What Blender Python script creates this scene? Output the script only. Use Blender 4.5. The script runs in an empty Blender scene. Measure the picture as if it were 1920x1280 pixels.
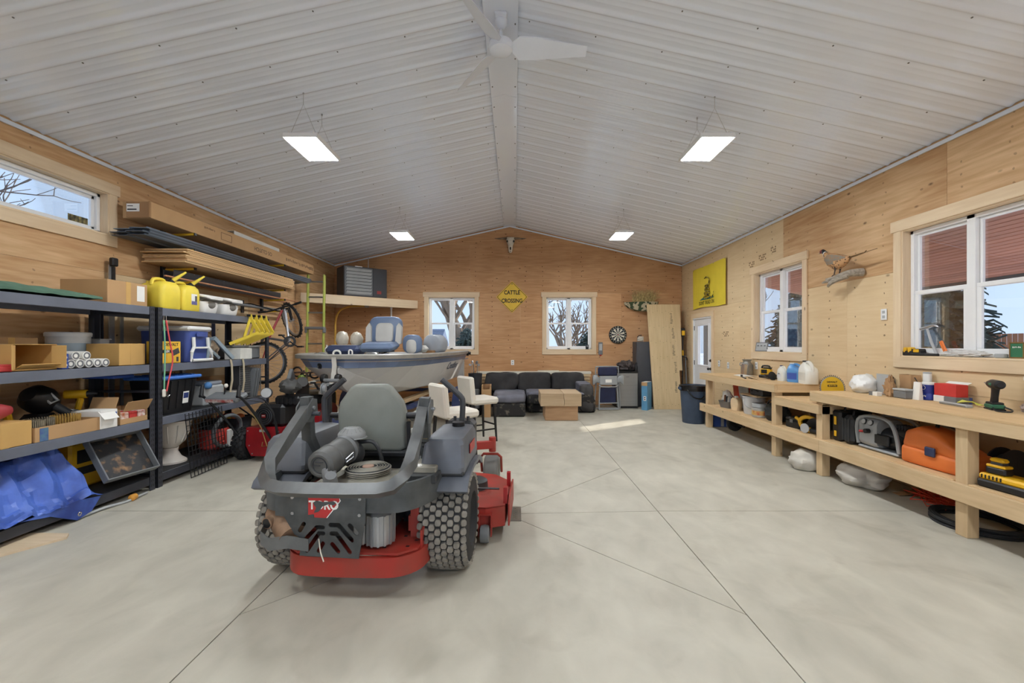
import bpy, bmesh, math, random
from mathutils import Vector, Matrix, Euler, noise as mnoise
random.seed(7)
S = bpy.context.scene
COL = S.collection

# ---------------------------------------------------------------- camera, sky, sun, exposure
CAMZ = 1.45
FPX = 800.0
cam_d = bpy.data.cameras.new('camera')
cam_d.sensor_width = 36.0
cam_d.lens = FPX / 1920.0 * 36.0
cam_d.shift_x = -5.0 / 1920.0
cam_d.shift_y = 6.0 / 1920.0
cam_d.clip_start = 0.05
cam_d.clip_end = 300
cam = bpy.data.objects.new('camera', cam_d)
COL.objects.link(cam)
cam.location = (0, 0, CAMZ)
cam.rotation_euler = (math.pi / 2, 0, 0)
S.camera = cam

S.view_settings.view_transform = 'Standard'
S.view_settings.look = 'None'
S.view_settings.gamma = 1.0
S.view_settings.use_curve_mapping = False
S.view_settings.exposure = 0.27

LAMP_STRENGTH = 84.0
SUN_STRENGTH = 5.0
SKY_STRENGTH = 1.0

world = bpy.data.worlds.new('sky')
S.world = world
world.use_nodes = True
nt = world.node_tree
nt.nodes.clear()
_o = nt.nodes.new('ShaderNodeOutputWorld')
_b = nt.nodes.new('ShaderNodeBackground')
_tc = nt.nodes.new('ShaderNodeTexCoord')
_sx = nt.nodes.new('ShaderNodeSeparateXYZ')
_cr = nt.nodes.new('ShaderNodeValToRGB')
_cr.color_ramp.elements[0].position = 0.0
_cr.color_ramp.elements[0].color = (0.60, 0.76, 0.98, 1)
_cr.color_ramp.elements[1].position = 0.8
_cr.color_ramp.elements[1].color = (0.36, 0.58, 0.95, 1)
nt.links.new(_tc.outputs['Generated'], _sx.inputs[0])
nt.links.new(_sx.outputs['Z'], _cr.inputs[0])
nt.links.new(_cr.outputs[0], _b.inputs[0])
_b.inputs[1].default_value = SKY_STRENGTH
nt.links.new(_b.outputs[0], _o.inputs[0])

sun_d = bpy.data.lights.new('sun', 'SUN')
sun_d.energy = SUN_STRENGTH
sun_d.angle = math.radians(1.0)
sun_d.color = (1.0, 0.94, 0.84)
sun = bpy.data.objects.new('sun', sun_d)
COL.objects.link(sun)
sun.rotation_euler = Vector((-0.84, -0.54, -0.53)).to_track_quat('-Z', 'Y').to_euler()
sun.location = (12, 18, 12)

# ---------------------------------------------------------------- helpers
PI = math.pi
R = math.radians

def at(px, py, Y):
    """photograph pixel + distance from the camera -> point in the room (metres)"""
    return Vector(((px - 965) * Y / FPX, Y, CAMZ - (py - 646) * Y / FPX))

def srgb(r, g, b):
    f = lambda c: (c / 12.92 if c <= 0.04045 else ((c + 0.055) / 1.055) ** 2.4)
    return (f(r / 255), f(g / 255), f(b / 255), 1)

MATS = {}
def mat(name, rgb, rough=0.55, metal=0.0, var=0.1, scale=5.0, bump=0.0, bscale=80.0, stretch=(1, 1, 1), rgb2=None,
        trans=0.0, spec=0.5, detail=4.0, lo=0.35, hi=0.65):
    """plain procedural material: noise between two tones plus fine relief"""
    if name in MATS:
        return MATS[name]
    m = bpy.data.materials.new(name)
    m.use_nodes = True
    n = m.node_tree.nodes
    l = m.node_tree.links
    p = n['Principled BSDF']
    tc = n.new('ShaderNodeTexCoord')
    mp = n.new('ShaderNodeMapping')
    mp.inputs['Scale'].default_value = stretch
    l.new(tc.outputs['Object'], mp.inputs[0])
    nz = n.new('ShaderNodeTexNoise')
    nz.inputs['Scale'].default_value = scale
    nz.inputs['Detail'].default_value = detail
    l.new(mp.outputs[0], nz.inputs['Vector'])
    cr = n.new('ShaderNodeValToRGB')
    a = srgb(*rgb)
    if rgb2:
        b = srgb(*rgb2)
    else:
        b = a
        a = tuple(c * (1 - var) for c in a[:3]) + (1,)
        b = tuple(min(1, c * (1 + var)) for c in b[:3]) + (1,)
    cr.color_ramp.elements[0].position = lo
    cr.color_ramp.elements[1].position = hi
    cr.color_ramp.elements[0].color = a
    cr.color_ramp.elements[1].color = b
    l.new(nz.outputs[0], cr.inputs[0])
    l.new(cr.outputs[0], p.inputs['Base Color'])
    p.inputs['Roughness'].default_value = rough
    p.inputs['Metallic'].default_value = metal
    p.inputs['Specular IOR Level'].default_value = spec
    if trans:
        p.inputs['Transmission Weight'].default_value = trans
    if bump:
        nb = n.new('ShaderNodeTexNoise')
        nb.inputs['Scale'].default_value = bscale
        nb.inputs['Detail'].default_value = 3
        l.new(mp.outputs[0], nb.inputs['Vector'])
        bp = n.new('ShaderNodeBump')
        bp.inputs['Strength'].default_value = bump
        bp.inputs['Distance'].default_value = 0.01
        l.new(nb.outputs[0], bp.inputs['Height'])
        l.new(bp.outputs[0], p.inputs['Normal'])
    MATS[name] = m
    return m

def math_node(n, l, op, a, b=None, c=None):
    k = n.new('ShaderNodeMath')
    k.operation = op
    for i, x in enumerate((a, b, c)):
        if x is None:
            continue
        if isinstance(x, (int, float)):
            k.inputs[i].default_value = x
        else:
            l.new(x, k.inputs[i])
    return k.outputs[0]

def wood(name, rgb, rgb2, axis=0, rough=0.65, knots=0.5, gscale=9.0, per_object=0.1, nails=0.0):
    """sawn softwood or plywood face: stretched grain, knots and a tone of its own for each board"""
    if name in MATS:
        return MATS[name]
    m = bpy.data.materials.new(name)
    m.use_nodes = True
    n = m.node_tree.nodes
    l = m.node_tree.links
    p = n['Principled BSDF']
    tc = n.new('ShaderNodeTexCoord')
    oi = n.new('ShaderNodeObjectInfo')
    off = n.new('ShaderNodeCombineXYZ')
    rv = math_node(n, l, 'MULTIPLY', oi.outputs['Random'], 37.0)
    for i in range(3):
        l.new(rv, off.inputs[i])
    add = n.new('ShaderNodeVectorMath')
    add.operation = 'ADD'
    l.new(tc.outputs['Object'], add.inputs[0])
    l.new(off.outputs[0], add.inputs[1])
    mp = n.new('ShaderNodeMapping')
    sc = [6.0, 6.0, 6.0]
    sc[axis] = 0.55
    mp.inputs['Scale'].default_value = sc
    l.new(add.outputs[0], mp.inputs[0])
    # broad cathedral figure
    n1 = n.new('ShaderNodeTexNoise')
    n1.inputs['Scale'].default_value = 0.55
    n1.inputs['Detail'].default_value = 2
    n1.inputs['Distortion'].default_value = 0.6
    l.new(mp.outputs[0], n1.inputs['Vector'])
    rings = math_node(n, l, 'SINE', math_node(n, l, 'MULTIPLY', n1.outputs[0], gscale * 6))
    rings = math_node(n, l, 'MULTIPLY_ADD', rings, 0.5, 0.5)
    n2 = n.new('ShaderNodeTexNoise')
    n2.inputs['Scale'].default_value = 6.0
    n2.inputs['Detail'].default_value = 5
    l.new(mp.outputs[0], n2.inputs['Vector'])
    f = math_node(n, l, 'ADD', math_node(n, l, 'MULTIPLY', rings, 0.10), math_node(n, l, 'MULTIPLY', n2.outputs[0], 0.5))
    n3 = n.new('ShaderNodeTexNoise')
    n3.inputs['Scale'].default_value = 1.2
    l.new(add.outputs[0], n3.inputs['Vector'])
    f = math_node(n, l, 'ADD', f, math_node(n, l, 'MULTIPLY', n3.outputs[0], 0.5))
    cr = n.new('ShaderNodeValToRGB')
    cr.color_ramp.elements[0].position = 0.3
    cr.color_ramp.elements[1].position = 0.85
    cr.color_ramp.elements[0].color = srgb(*rgb)
    cr.color_ramp.elements[1].color = srgb(*rgb2)
    l.new(f, cr.inputs[0])
    col = cr.outputs[0]
    # knots
    if knots:
        mk = n.new('ShaderNodeMapping')
        s2 = [1.0, 1.0, 1.0]
        s2[axis] = 0.55
        mk.inputs['Scale'].default_value = s2
        l.new(add.outputs[0], mk.inputs[0])
        vo = n.new('ShaderNodeTexVoronoi')
        vo.inputs['Scale'].default_value = 5.0
        l.new(mk.outputs[0], vo.inputs['Vector'])
        kn = n.new('ShaderNodeValToRGB')
        kn.color_ramp.elements[0].position = 0.035
        kn.color_ramp.elements[0].color = (1, 1, 1, 1)
        kn.color_ramp.elements[1].position = 0.09
        kn.color_ramp.elements[1].color = (0, 0, 0, 1)
        l.new(vo.outputs['Distance'], kn.inputs[0])
        mx = n.new('ShaderNodeMixRGB')
        l.new(math_node(n, l, 'MULTIPLY', kn.outputs[0], knots), mx.inputs[0])
        l.new(col, mx.inputs[1])
        mx.inputs[2].default_value = srgb(92, 58, 34)
        col = mx.outputs[0]
    # rows of nail heads and small pitch marks along the studs
    if nails:
        sp = n.new('ShaderNodeSeparateXYZ')
        l.new(tc.outputs['Object'], sp.inputs[0])
        jit = n.new('ShaderNodeTexNoise'); jit.inputs['Scale'].default_value = 5.0
        l.new(add.outputs[0], jit.inputs['Vector'])
        jx = math_node(n, l, 'MULTIPLY_ADD', jit.outputs[0], 0.16, sp.outputs['X'])
        fx = math_node(n, l, 'SUBTRACT', math_node(n, l, 'FRACT', math_node(n, l, 'MULTIPLY', jx, 1 / 0.405)), 0.5)
        fz = math_node(n, l, 'SUBTRACT', math_node(n, l, 'FRACT', math_node(n, l, 'MULTIPLY', sp.outputs['Z'], 1 / 0.115)), 0.5)
        dx = math_node(n, l, 'MULTIPLY', fx, 0.405); dz = math_node(n, l, 'MULTIPLY', fz, 0.115)
        d2 = math_node(n, l, 'SQRT', math_node(n, l, 'ADD', math_node(n, l, 'MULTIPLY', dx, dx), math_node(n, l, 'MULTIPLY', dz, dz)))
        dot = math_node(n, l, 'LESS_THAN', d2, 0.0105)
        wn = n.new('ShaderNodeTexNoise'); wn.inputs['Scale'].default_value = 3.1; wn.inputs['Detail'].default_value = 0
        l.new(add.outputs[0], wn.inputs['Vector'])
        dot = math_node(n, l, 'MULTIPLY', dot, math_node(n, l, 'GREATER_THAN', wn.outputs[0], 0.47))
        m2 = n.new('ShaderNodeMixRGB')
        l.new(math_node(n, l, 'MULTIPLY', dot, nails), m2.inputs[0])
        l.new(col, m2.inputs[1])
        m2.inputs[2].default_value = srgb(86, 52, 30)
        col = m2.outputs[0]
    # tone of each board
    hs = n.new('ShaderNodeHueSaturation')
    l.new(col, hs.inputs['Color'])
    l.new(math_node(n, l, 'MULTIPLY_ADD', oi.outputs['Random'], per_object * 2, 1 - per_object), hs.inputs['Value'])
    l.new(hs.outputs[0], p.inputs['Base Color'])
    p.inputs['Roughness'].default_value = rough
    p.inputs['Specular IOR Level'].default_value = 0.3
    bp = n.new('ShaderNodeBump')
    bp.inputs['Strength'].default_value = 0.12
    bp.inputs['Distance'].default_value = 0.004
    l.new(n2.outputs[0], bp.inputs['Height'])
    l.new(bp.outputs[0], p.inputs['Normal'])
    MATS[name] = m
    return m

def emit(name, rgb, strength):
    m = bpy.data.materials.new(name)
    m.use_nodes = True
    p = m.node_tree.nodes['Principled BSDF']
    p.inputs['Base Color'].default_value = (0.8, 0.8, 0.8, 1)
    p.inputs['Emission Color'].default_value = rgb
    p.inputs['Emission Strength'].default_value = strength
    return m

def clear_glass(name, tint=(1, 1, 1, 1), gloss=0.08, rough=0.0):
    m = bpy.data.materials.new(name)
    m.use_nodes = True
    n = m.node_tree.nodes
    l = m.node_tree.links
    n.clear()
    o = n.new('ShaderNodeOutputMaterial')
    t = n.new('ShaderNodeBsdfTransparent')
    t.inputs[0].default_value = tint
    g = n.new('ShaderNodeBsdfGlossy')
    g.inputs['Roughness'].default_value = rough
    fr = n.new('ShaderNodeFresnel')
    fr.inputs[0].default_value = 1.45
    mx = n.new('ShaderNodeMixShader')
    l.new(math_node(n, l, 'MULTIPLY', fr.outputs[0], gloss / 0.08), mx.inputs[0])
    l.new(t.outputs[0], mx.inputs[1])
    l.new(g.outputs[0], mx.inputs[2])
    l.new(mx.outputs[0], o.inputs[0])
    return m

# ---- mesh builder: prims are closures that add to a builder; part() links ONE mesh object
class MB:
    def __init__(s):
        s.v = []; s.f = []; s.m = []; s.mats = []
    def add(s, vs, fs, m):
        o = len(s.v)
        s.v += [tuple(v) for v in vs]
        if m not in s.mats:
            s.mats.append(m)
        k = s.mats.index(m)
        for f in fs:
            s.f.append(tuple(o + i for i in f)); s.m.append(k)

def rotm(r):
    return Euler(r).to_matrix() if r else Matrix.Identity(3)

def box(c, s, r=None, bev=0.0, m=None):
    def g(b, dm):
        M = rotm(r)
        h = [x / 2 for x in s]
        e = min(bev, min(h) * 0.9)
        vs = []; fs = []
        c0 = Vector(c)
        if e <= 0:
            for sx in (-1, 1):
                for sy in (-1, 1):
                    for sz in (-1, 1):
                        vs.append(c0 + M @ Vector((sx * h[0], sy * h[1], sz * h[2])))
            fs = [(0, 1, 3, 2), (4, 6, 7, 5), (0, 4, 5, 1), (2, 3, 7, 6), (0, 2, 6, 4), (1, 5, 7, 3)]
        else:
            idx = {}
            for sx in (-1, 1):
                for sy in (-1, 1):
                    for sz in (-1, 1):
                        sg = (sx, sy, sz)
                        for ax in range(3):
                            q = [sg[i] * (h[i] if i == ax else h[i] - e) for i in range(3)]
                            idx[(sg, ax)] = len(vs)
                            vs.append(c0 + M @ Vector(q))
            for ax in range(3):
                for d in (-1, 1):
                    a, b2 = [i for i in range(3) if i != ax]
                    q = []
                    for (u, w) in ((-1, -1), (1, -1), (1, 1), (-1, 1)):
                        sg = [0, 0, 0]; sg[ax] = d; sg[a] = u; sg[b2] = w
                        q.append(idx[(tuple(sg), ax)])
                    fs.append(tuple(q))
            for ax in range(3):
                a, b2 = [i for i in range(3) if i != ax]
                for u in (-1, 1):
                    for w in (-1, 1):
                        s1 = [0, 0, 0]; s1[a] = u; s1[b2] = w; s1[ax] = -1
                        s2 = list(s1); s2[ax] = 1
                        fs.append((idx[(tuple(s1), a)], idx[(tuple(s2), a)], idx[(tuple(s2), b2)], idx[(tuple(s1), b2)]))
            for sx in (-1, 1):
                for sy in (-1, 1):
                    for sz in (-1, 1):
                        sg = (sx, sy, sz)
                        fs.append((idx[(sg, 0)], idx[(sg, 1)], idx[(sg, 2)]))
        b.add(vs, fs, m or dm)
    return g

def frame_for(d):
    d = Vector(d).normalized()
    u = d.cross(Vector((0, 0, 1)))
    if u.length < 1e-4:
        u = Vector((1, 0, 0))
    u.normalize()
    return u, d.cross(u).normalized()

def cyl(p0, p1, r, r2=None, n=14, m=None, cap=True):
    def g(b, dm):
        a = Vector(p0); c = Vector(p1)
        u, w = frame_for(c - a)
        rr = r if r2 is None else r2
        vs = []
        for (q, ra) in ((a, r), (c, rr)):
            for i in range(n):
                t = 2 * PI * i / n
                vs.append(q + (u * math.cos(t) + w * math.sin(t)) * ra)
        fs = [(i, (i + 1) % n, n + (i + 1) % n, n + i) for i in range(n)]
        if cap:
            fs += [tuple(range(n))[::-1], tuple(range(n, 2 * n))]
        b.add(vs, fs, m or dm)
    return g

def smooth_path(pts, k=4, closed=False):
    P = [Vector(p) for p in pts]
    if k <= 1 or len(P) < 3:
        return P
    out = []
    N = len(P)
    rng = range(N if closed else N - 1)
    for i in rng:
        p0 = P[(i - 1) % N] if (closed or i > 0) else P[0]
        p1 = P[i]; p2 = P[(i + 1) % N]
        p3 = P[(i + 2) % N] if (closed or i + 2 < N) else P[-1]
        for j in range(k):
            t = j / k
            out.append(0.5 * ((2 * p1) + (p2 - p0) * t + (2 * p0 - 5 * p1 + 4 * p2 - p3) * t * t + (3 * p1 - p0 - 3 * p2 + p3) * t ** 3))
    if not closed:
        out.append(P[-1])
    return out

def tube(pts, r, n=8, m=None, closed=False, k=1, prof=None, up=None):
    """sweep of a round tube (or of the 2-D profile prof) along pts; r may be one radius per point"""
    def g(b, dm):
        P = smooth_path(pts, k, closed)
        N = len(P)
        rs = r
        if isinstance(r, (list, tuple)):
            rs = []
            for i in range(N):
                t = i / (N - 1) * (len(r) - 1)
                j = min(int(t), len(r) - 2)
                rs.append(r[j] + (r[j + 1] - r[j]) * (t - j))
        pr = prof or [(math.cos(2 * PI * i / n), math.sin(2 * PI * i / n)) for i in range(n)]
        K = len(pr)
        vs = []
        u = None
        for i in range(N):
            d = (P[(i + 1) % N] - P[(i - 1) % N]) if (closed or 0 < i < N - 1) else (P[min(i + 1, N - 1)] - P[max(i - 1, 0)])
            if d.length < 1e-9:
                d = Vector((0, 0, 1))
            d.normalize()
            if u is None:
                u = Vector(up) if up else frame_for(d)[0]
            if up:
                u = Vector(up)
            u = (u - d * u.dot(d))
            if u.length < 1e-5:
                u = frame_for(d)[0]
            u.normalize()
            w = d.cross(u)
            q = rs[i] if isinstance(rs, list) else rs
            for (x, y) in pr:
                vs.append(P[i] + (u * x + w * y) * q)
        fs = []
        for i in range(N if closed else N - 1):
            a = i * K; c = ((i + 1) % N) * K
            for j in range(K):
                fs.append((a + j, a + (j + 1) % K, c + (j + 1) % K, c + j))
        if not closed:
            fs += [tuple(range(K))[::-1], tuple(range((N - 1) * K, N * K))]
        b.add(vs, fs, m or dm)
    return g

def lathe(prof, at_=(0, 0, 0), n=24, m=None, r=None, sx=1.0, sy=1.0, cap=True):
    """profile [(radius, z)] turned about z, then rotated by r and moved to at_"""
    def g(b, dm):
        M = rotm(r)
        o = Vector(at_)
        vs = []
        for (ra, z) in prof:
            for i in range(n):
                t = 2 * PI * i / n
                vs.append(o + M @ Vector((ra * sx * math.cos(t), ra * sy * math.sin(t), z)))
        fs = []
        for k in range(len(prof) - 1):
            for i in range(n):
                fs.append((k * n + i, k * n + (i + 1) % n, (k + 1) * n + (i + 1) % n, (k + 1) * n + i))
        if cap and prof[0][0] > 1e-6:
            fs.append(tuple(range(n))[::-1])
        if cap and prof[-1][0] > 1e-6:
            fs.append(tuple(range((len(prof) - 1) * n, len(prof) * n)))
        b.add(vs, fs, m or dm)
    return g

def ell(c, rad, n=12, m=None, r=None):
    prof = [(max(1e-5, math.sin(PI * i / n)), -math.cos(PI * i / n)) for i in range(n + 1)]
    def g(b, dm):
        M = rotm(r)
        o = Vector(c)
        vs = []; fs = []
        q = max(8, int(n * 1.5))
        for (ra, z) in prof:
            for i in range(q):
                t = 2 * PI * i / q
                vs.append(o + M @ Vector((ra * math.cos(t) * rad[0], ra * math.sin(t) * rad[1], z * rad[2])))
        for k in range(n):
            for i in range(q):
                fs.append((k * q + i, k * q + (i + 1) % q, (k + 1) * q + (i + 1) % q, (k + 1) * q + i))
        b.add(vs, fs, m or dm)
    return g

def blob(c, rad, amp=0.15, freq=3.0, seed=0, n=18, m=None, flat=True, crease=0.0, r=None):
    """crumpled or stuffed soft body: noisy ellipsoid, flattened where it rests"""
    def g(b, dm):
        M = rotm(r)
        o = Vector(c)
        q = int(n * 1.6)
        vs = []; fs = []
        for k in range(n + 1):
            ph = PI * k / n
            for i in range(q):
                t = 2 * PI * i / q
                d = Vector((math.sin(ph) * math.cos(t), math.sin(ph) * math.sin(t), -math.cos(ph)))
                s = 1 + amp * mnoise.noise(d * freq + Vector((seed * 7.3, seed * 3.1, seed)))
                if crease:
                    s += crease * (abs(mnoise.noise(d * freq * 2.6 + Vector((seed, 5, seed)))) - 0.2)
                v = Vector((d.x * rad[0], d.y * rad[1], d.z * rad[2])) * s
                if flat and v.z < -rad[2] * 0.72:
                    v.z = -rad[2] * 0.72
                vs.append(o + M @ v)
        for k in range(n):
            for i in range(q):
                fs.append((k * q + i, k * q + (i + 1) % q, (k + 1) * q + (i + 1) % q, (k + 1) * q + i))
        b.add(vs, fs, m or dm)
    return g

def prism(poly, h, o=(0, 0, 0), axis='z', m=None, r=None):
    """2-D polygon extruded by h along axis; 'y': poly is (x, z); 'x': poly is (y, z); 'z': poly is (x, y)"""
    def g(b, dm):
        M = rotm(r)
        O = Vector(o)
        n = len(poly)
        vs = []
        for d in (0, h):
            for (p, q) in poly:
                v = {'z': (p, q, d), 'y': (p, d, q), 'x': (d, p, q)}[axis]
                vs.append(O + M @ Vector(v))
        fs = [(i, (i + 1) % n, n + (i + 1) % n, n + i) for i in range(n)] + [tuple(range(n))[::-1], tuple(range(n, 2 * n))]
        b.add(vs, fs, m or dm)
    return g

def loft(rings, m=None, closed=True, cap=True):
    def g(b, dm):
        K = len(rings[0])
        vs = [v for rg in rings for v in rg]
        fs = []
        for i in range(len(rings) - 1):
            for j in range(K if closed else K - 1):
                fs.append((i * K + j, i * K + (j + 1) % K, (i + 1) * K + (j + 1) % K, (i + 1) * K + j))
        if cap and closed:
            fs += [tuple(range(K))[::-1], tuple(range((len(rings) - 1) * K, len(rings) * K))]
        b.add(vs, fs, m or dm)
    return g

def grid(fn, nu, nv, m=None, th=0.0):
    """surface fn(u, v) with u, v in 0..1; th > 0 makes a closed shell of that thickness along -z"""
    def g(b, dm):
        vs = [Vector(fn(i / nu, j / nv)) for i in range(nu + 1) for j in range(nv + 1)]
        K = nv + 1
        fs = [(i * K + j, (i + 1) * K + j, (i + 1) * K + j + 1, i * K + j + 1) for i in range(nu) for j in range(nv)]
        if th:
            N = len(vs)
            vs += [v + (Vector(th) if not isinstance(th, (int, float)) else Vector((0, 0, -th))) for v in vs]
            fs += [tuple(N + k for k in f[::-1]) for f in fs]
            edge = [i * K for i in range(nu + 1)] + [nu * K + j for j in range(1, nv + 1)] + [i * K + nv for i in range(nu - 1, -1, -1)] + [j for j in range(nv - 1, 0, -1)]
            for a, c in zip(edge, edge[1:] + edge[:1]):
                fs.append((a, N + a, N + c, c))
        b.add(vs, fs, m or dm)
    return g

def link_mesh(name, me, parent=None):
    o = bpy.data.objects.new(name, me)
    COL.objects.link(o)
    if parent:
        o.parent = parent
    return o

def part(name, parent, m, *prims, sharp=35, loc=None, rot=None, label=None, kind=None):
    b = MB()
    for p in prims:
        p(b, m)
    me = bpy.data.meshes.new(name)
    me.from_pydata(b.v, [], b.f)
    for x in b.mats:
        me.materials.append(x)
    me.polygons.foreach_set('material_index', b.m)
    bm = bmesh.new()
    bm.from_mesh(me)
    bmesh.ops.recalc_face_normals(bm, faces=bm.faces)
    bm.to_mesh(me)
    bm.free()
    me.polygons.foreach_set('use_smooth', [True] * len(me.polygons))
    me.set_sharp_from_angle(angle=R(sharp))
    me.update()
    o = link_mesh(name, me, parent)
    if loc is not None:
        o.location = loc
    if rot is not None:
        o.rotation_euler = rot
    if label:
        o['label'] = label
    if kind:
        o['kind'] = kind
    return o

def tag(o, label, cat, group=None):
    o['label'] = label
    o['category'] = cat
    if group:
        o['group'] = group
    return o

def thing(name, label, cat, loc=(0, 0, 0), rz=0.0, group=None, rot=None):
    o = bpy.data.objects.new(name, None)
    o.empty_display_size = 0.1
    COL.objects.link(o)
    o.location = loc
    o.rotation_euler = rot if rot else (0, 0, rz)
    return tag(o, label, cat, group)

def single(name, label, cat, m, *prims, group=None, **kw):
    return tag(part(name, None, m, *prims, **kw), label, cat, group)

def dup(root, loc=None, rz=None, label=None, group=None, rot=None):
    """copy of a thing with copies of its parts and sub-parts"""
    r = root.copy()
    COL.objects.link(r)
    if loc is not None:
        r.location = loc
    if rz is not None:
        r.rotation_euler = (0, 0, rz)
    if rot is not None:
        r.rotation_euler = rot
    if label:
        r['label'] = label
    if group:
        r['group'] = group
    for ch in list(root.children):
        c = ch.copy(); COL.objects.link(c); c.parent = r
        for q in list(ch.children):
            d = q.copy(); COL.objects.link(d); d.parent = c
    return r

def curve_mesh(cu):
    o = bpy.data.objects.new('tmp', cu)
    COL.objects.link(o)
    bpy.context.view_layer.update()
    dg = bpy.context.evaluated_depsgraph_get()
    me = bpy.data.meshes.new_from_object(o.evaluated_get(dg))
    bpy.data.objects.remove(o)
    return me

def text(name, s, size, m, parent=None, loc=(0, 0, 0), rot=(PI / 2, 0, 0), ext=0.0008, align='CENTER', sx=1.0, bold=0.0):
    """lettering as a thin solid mesh"""
    cu = bpy.data.curves.new(name, 'FONT')
    cu.body = s
    cu.size = size
    cu.align_x = align
    cu.align_y = 'CENTER'
    cu.extrude = ext
    cu.offset = bold
    cu.resolution_u = 3
    me = curve_mesh(cu)
    bpy.data.curves.remove(cu)
    me.materials.clear()
    me.materials.append(m)
    o = link_mesh(name, me, parent)
    o.location = loc
    o.rotation_euler = rot
    o.scale = (sx, 1, 1)
    return o

def marks(name, parent, m, loc, rot, n, w, h, seed=1):
    """a line of print too small to read"""
    rnd = random.Random(seed)
    return part(name, parent, m, *[box((-w / 2 + w * (k + 0.5) / n, rnd.choice((0, h * 0.12, -h * 0.1)), 0), (w / n * rnd.uniform(0.4, 0.85), h * rnd.uniform(0.5, 0.95), 0.0006)) for k in range(n)], loc=loc, rot=rot, kind='stuff')

def plate(name, parent, m, outer, holes, th, loc=(0, 0, 0), rot=(PI / 2, 0, 0)):
    """flat plate with real holes cut through it"""
    cu = bpy.data.curves.new(name, 'CURVE')
    cu.dimensions = '2D'
    cu.fill_mode = 'BOTH'
    cu.extrude = th / 2
    for lp in [outer] + holes:
        sp = cu.splines.new('POLY')
        sp.points.add(len(lp) - 1)
        for i, q in enumerate(lp):
            sp.points[i].co = (q[0], q[1], 0, 1)
        sp.use_cyclic_u = True
    me = curve_mesh(cu)
    bpy.data.curves.remove(cu)
    me.materials.clear()
    me.materials.append(m)
    o = link_mesh(name, me, parent)
    o.location = loc
    o.rotation_euler = rot
    return o

def slot(x0, y0, x1, y1, r, n=6):
    """rounded slot outline between two centres"""
    a = math.atan2(y1 - y0, x1 - x0)
    out = []
    for i in range(n + 1):
        t = a + PI / 2 + PI * i / n
        out.append((x0 + r * math.cos(t), y0 + r * math.sin(t)))
    for i in range(n + 1):
        t = a - PI / 2 + PI * i / n
        out.append((x1 + r * math.cos(t), y1 + r * math.sin(t)))
    return out

def rrect(w, h, r, n=4, cx=0, cy=0):
    out = []
    for (sx, sy, a0) in ((1, 1, 0), (-1, 1, PI / 2), (-1, -1, PI), (1, -1, 1.5 * PI)):
        for i in range(n + 1):
            t = a0 + PI / 2 * i / n
            out.append((cx + sx * (w / 2 - r) + r * math.cos(t), cy + sy * (h / 2 - r) + r * math.sin(t)))
    return out

def struct(o):
    o['kind'] = 'structure'
    return o

def empty(name, parent=None, loc=(0, 0, 0), rz=0):
    o = bpy.data.objects.new(name, None)
    COL.objects.link(o)
    o.location = loc
    o.rotation_euler = (0, 0, rz)
    if parent:
        o.parent = parent
    return o

# ---------------------------------------------------------------- shared materials
PLY_BACK = wood('plywood_brown', (174, 126, 84), (216, 172, 128), 0, knots=0.7, per_object=0.05, nails=0.9)
PLY_TAN = wood('plywood_tan', (182, 136, 90), (232, 198, 154), 0, knots=0.75, per_object=0.05, nails=0.4)
PLY_PALE = wood('plywood_pale', (214, 184, 142), (232, 208, 168), 0, knots=0.6, gscale=5, per_object=0.03, nails=0.7)
PINE_X = wood('pine_x', (216, 188, 152), (238, 217, 184), 0, knots=0.7, per_object=0.05)
PINE_Y = wood('pine_y', (216, 188, 152), (238, 217, 184), 1, knots=0.7, per_object=0.05)
PINE_Z = wood('pine_z', (216, 188, 152), (238, 217, 184), 2, knots=0.7, per_object=0.05)
BENCH_X = wood('bench_lumber_x', (196, 166, 126), (226, 200, 160), 0, knots=0.6, per_object=0.06)
BENCH_Y = wood('bench_lumber_y', (196, 166, 126), (226, 200, 160), 1, knots=0.6, per_object=0.06)
BENCH_Z = wood('bench_lumber_z', (196, 166, 126), (226, 200, 160), 2, knots=0.6, per_object=0.06)
VINYL = mat('white_vinyl', (240, 240, 240), 0.35, var=0.02)
WHITE = mat('white_plastic', (232, 232, 228), 0.4, var=0.03)
CREAMW = mat('offwhite_plastic', (222, 216, 204), 0.5, var=0.05)
BLACK = mat('black_plastic', (26, 26, 28), 0.45, var=0.2)
BLACKM = mat('black_metal', (28, 29, 32), 0.38, var=0.2)
RUBBER = mat('black_rubber', (38, 38, 39), 0.75, var=0.2, bump=0.1)
DGREY = mat('dark_grey', (62, 64, 68), 0.5, var=0.12)
GREY = mat('mid_grey', (118, 120, 122), 0.5, var=0.08)
LGREY = mat('light_grey', (176, 178, 178), 0.5, var=0.06)
STEEL = mat('steel', (176, 178, 182), 0.32, 0.9, var=0.08)
CHROME = mat('chrome', (215, 215, 218), 0.15, 1.0, var=0.03)
YELLOW = mat('tool_yellow', (232, 180, 30), 0.45, var=0.06)
CARD = mat('cardboard', (186, 148, 104), 0.8, var=0.06, scale=3, bump=0.05, bscale=200)
CARD_D = mat('cardboard_dark', (160, 122, 84), 0.8, var=0.06, scale=3)
CARD_Y = mat('cardboard_yellow', (206, 164, 98), 0.8, var=0.06, scale=3)
PAPER = mat('white_paper', (236, 234, 228), 0.7, var=0.03)
RED = mat('red_paint', (170, 34, 34), 0.4, var=0.12)
BLUE = mat('blue_plastic', (50, 84, 168), 0.4, var=0.08)
INK = mat('black_ink', (28, 26, 26), 0.6, var=0.05)
BAG = mat('white_film', (228, 228, 224), 0.3, var=0.05, bump=0.3, bscale=18)
GLASS = clear_glass('window_glass', gloss=0.03)
CLEAR = clear_glass('clear_plastic', (0.92, 0.93, 0.94, 1), gloss=0.2, rough=0.15)
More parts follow.
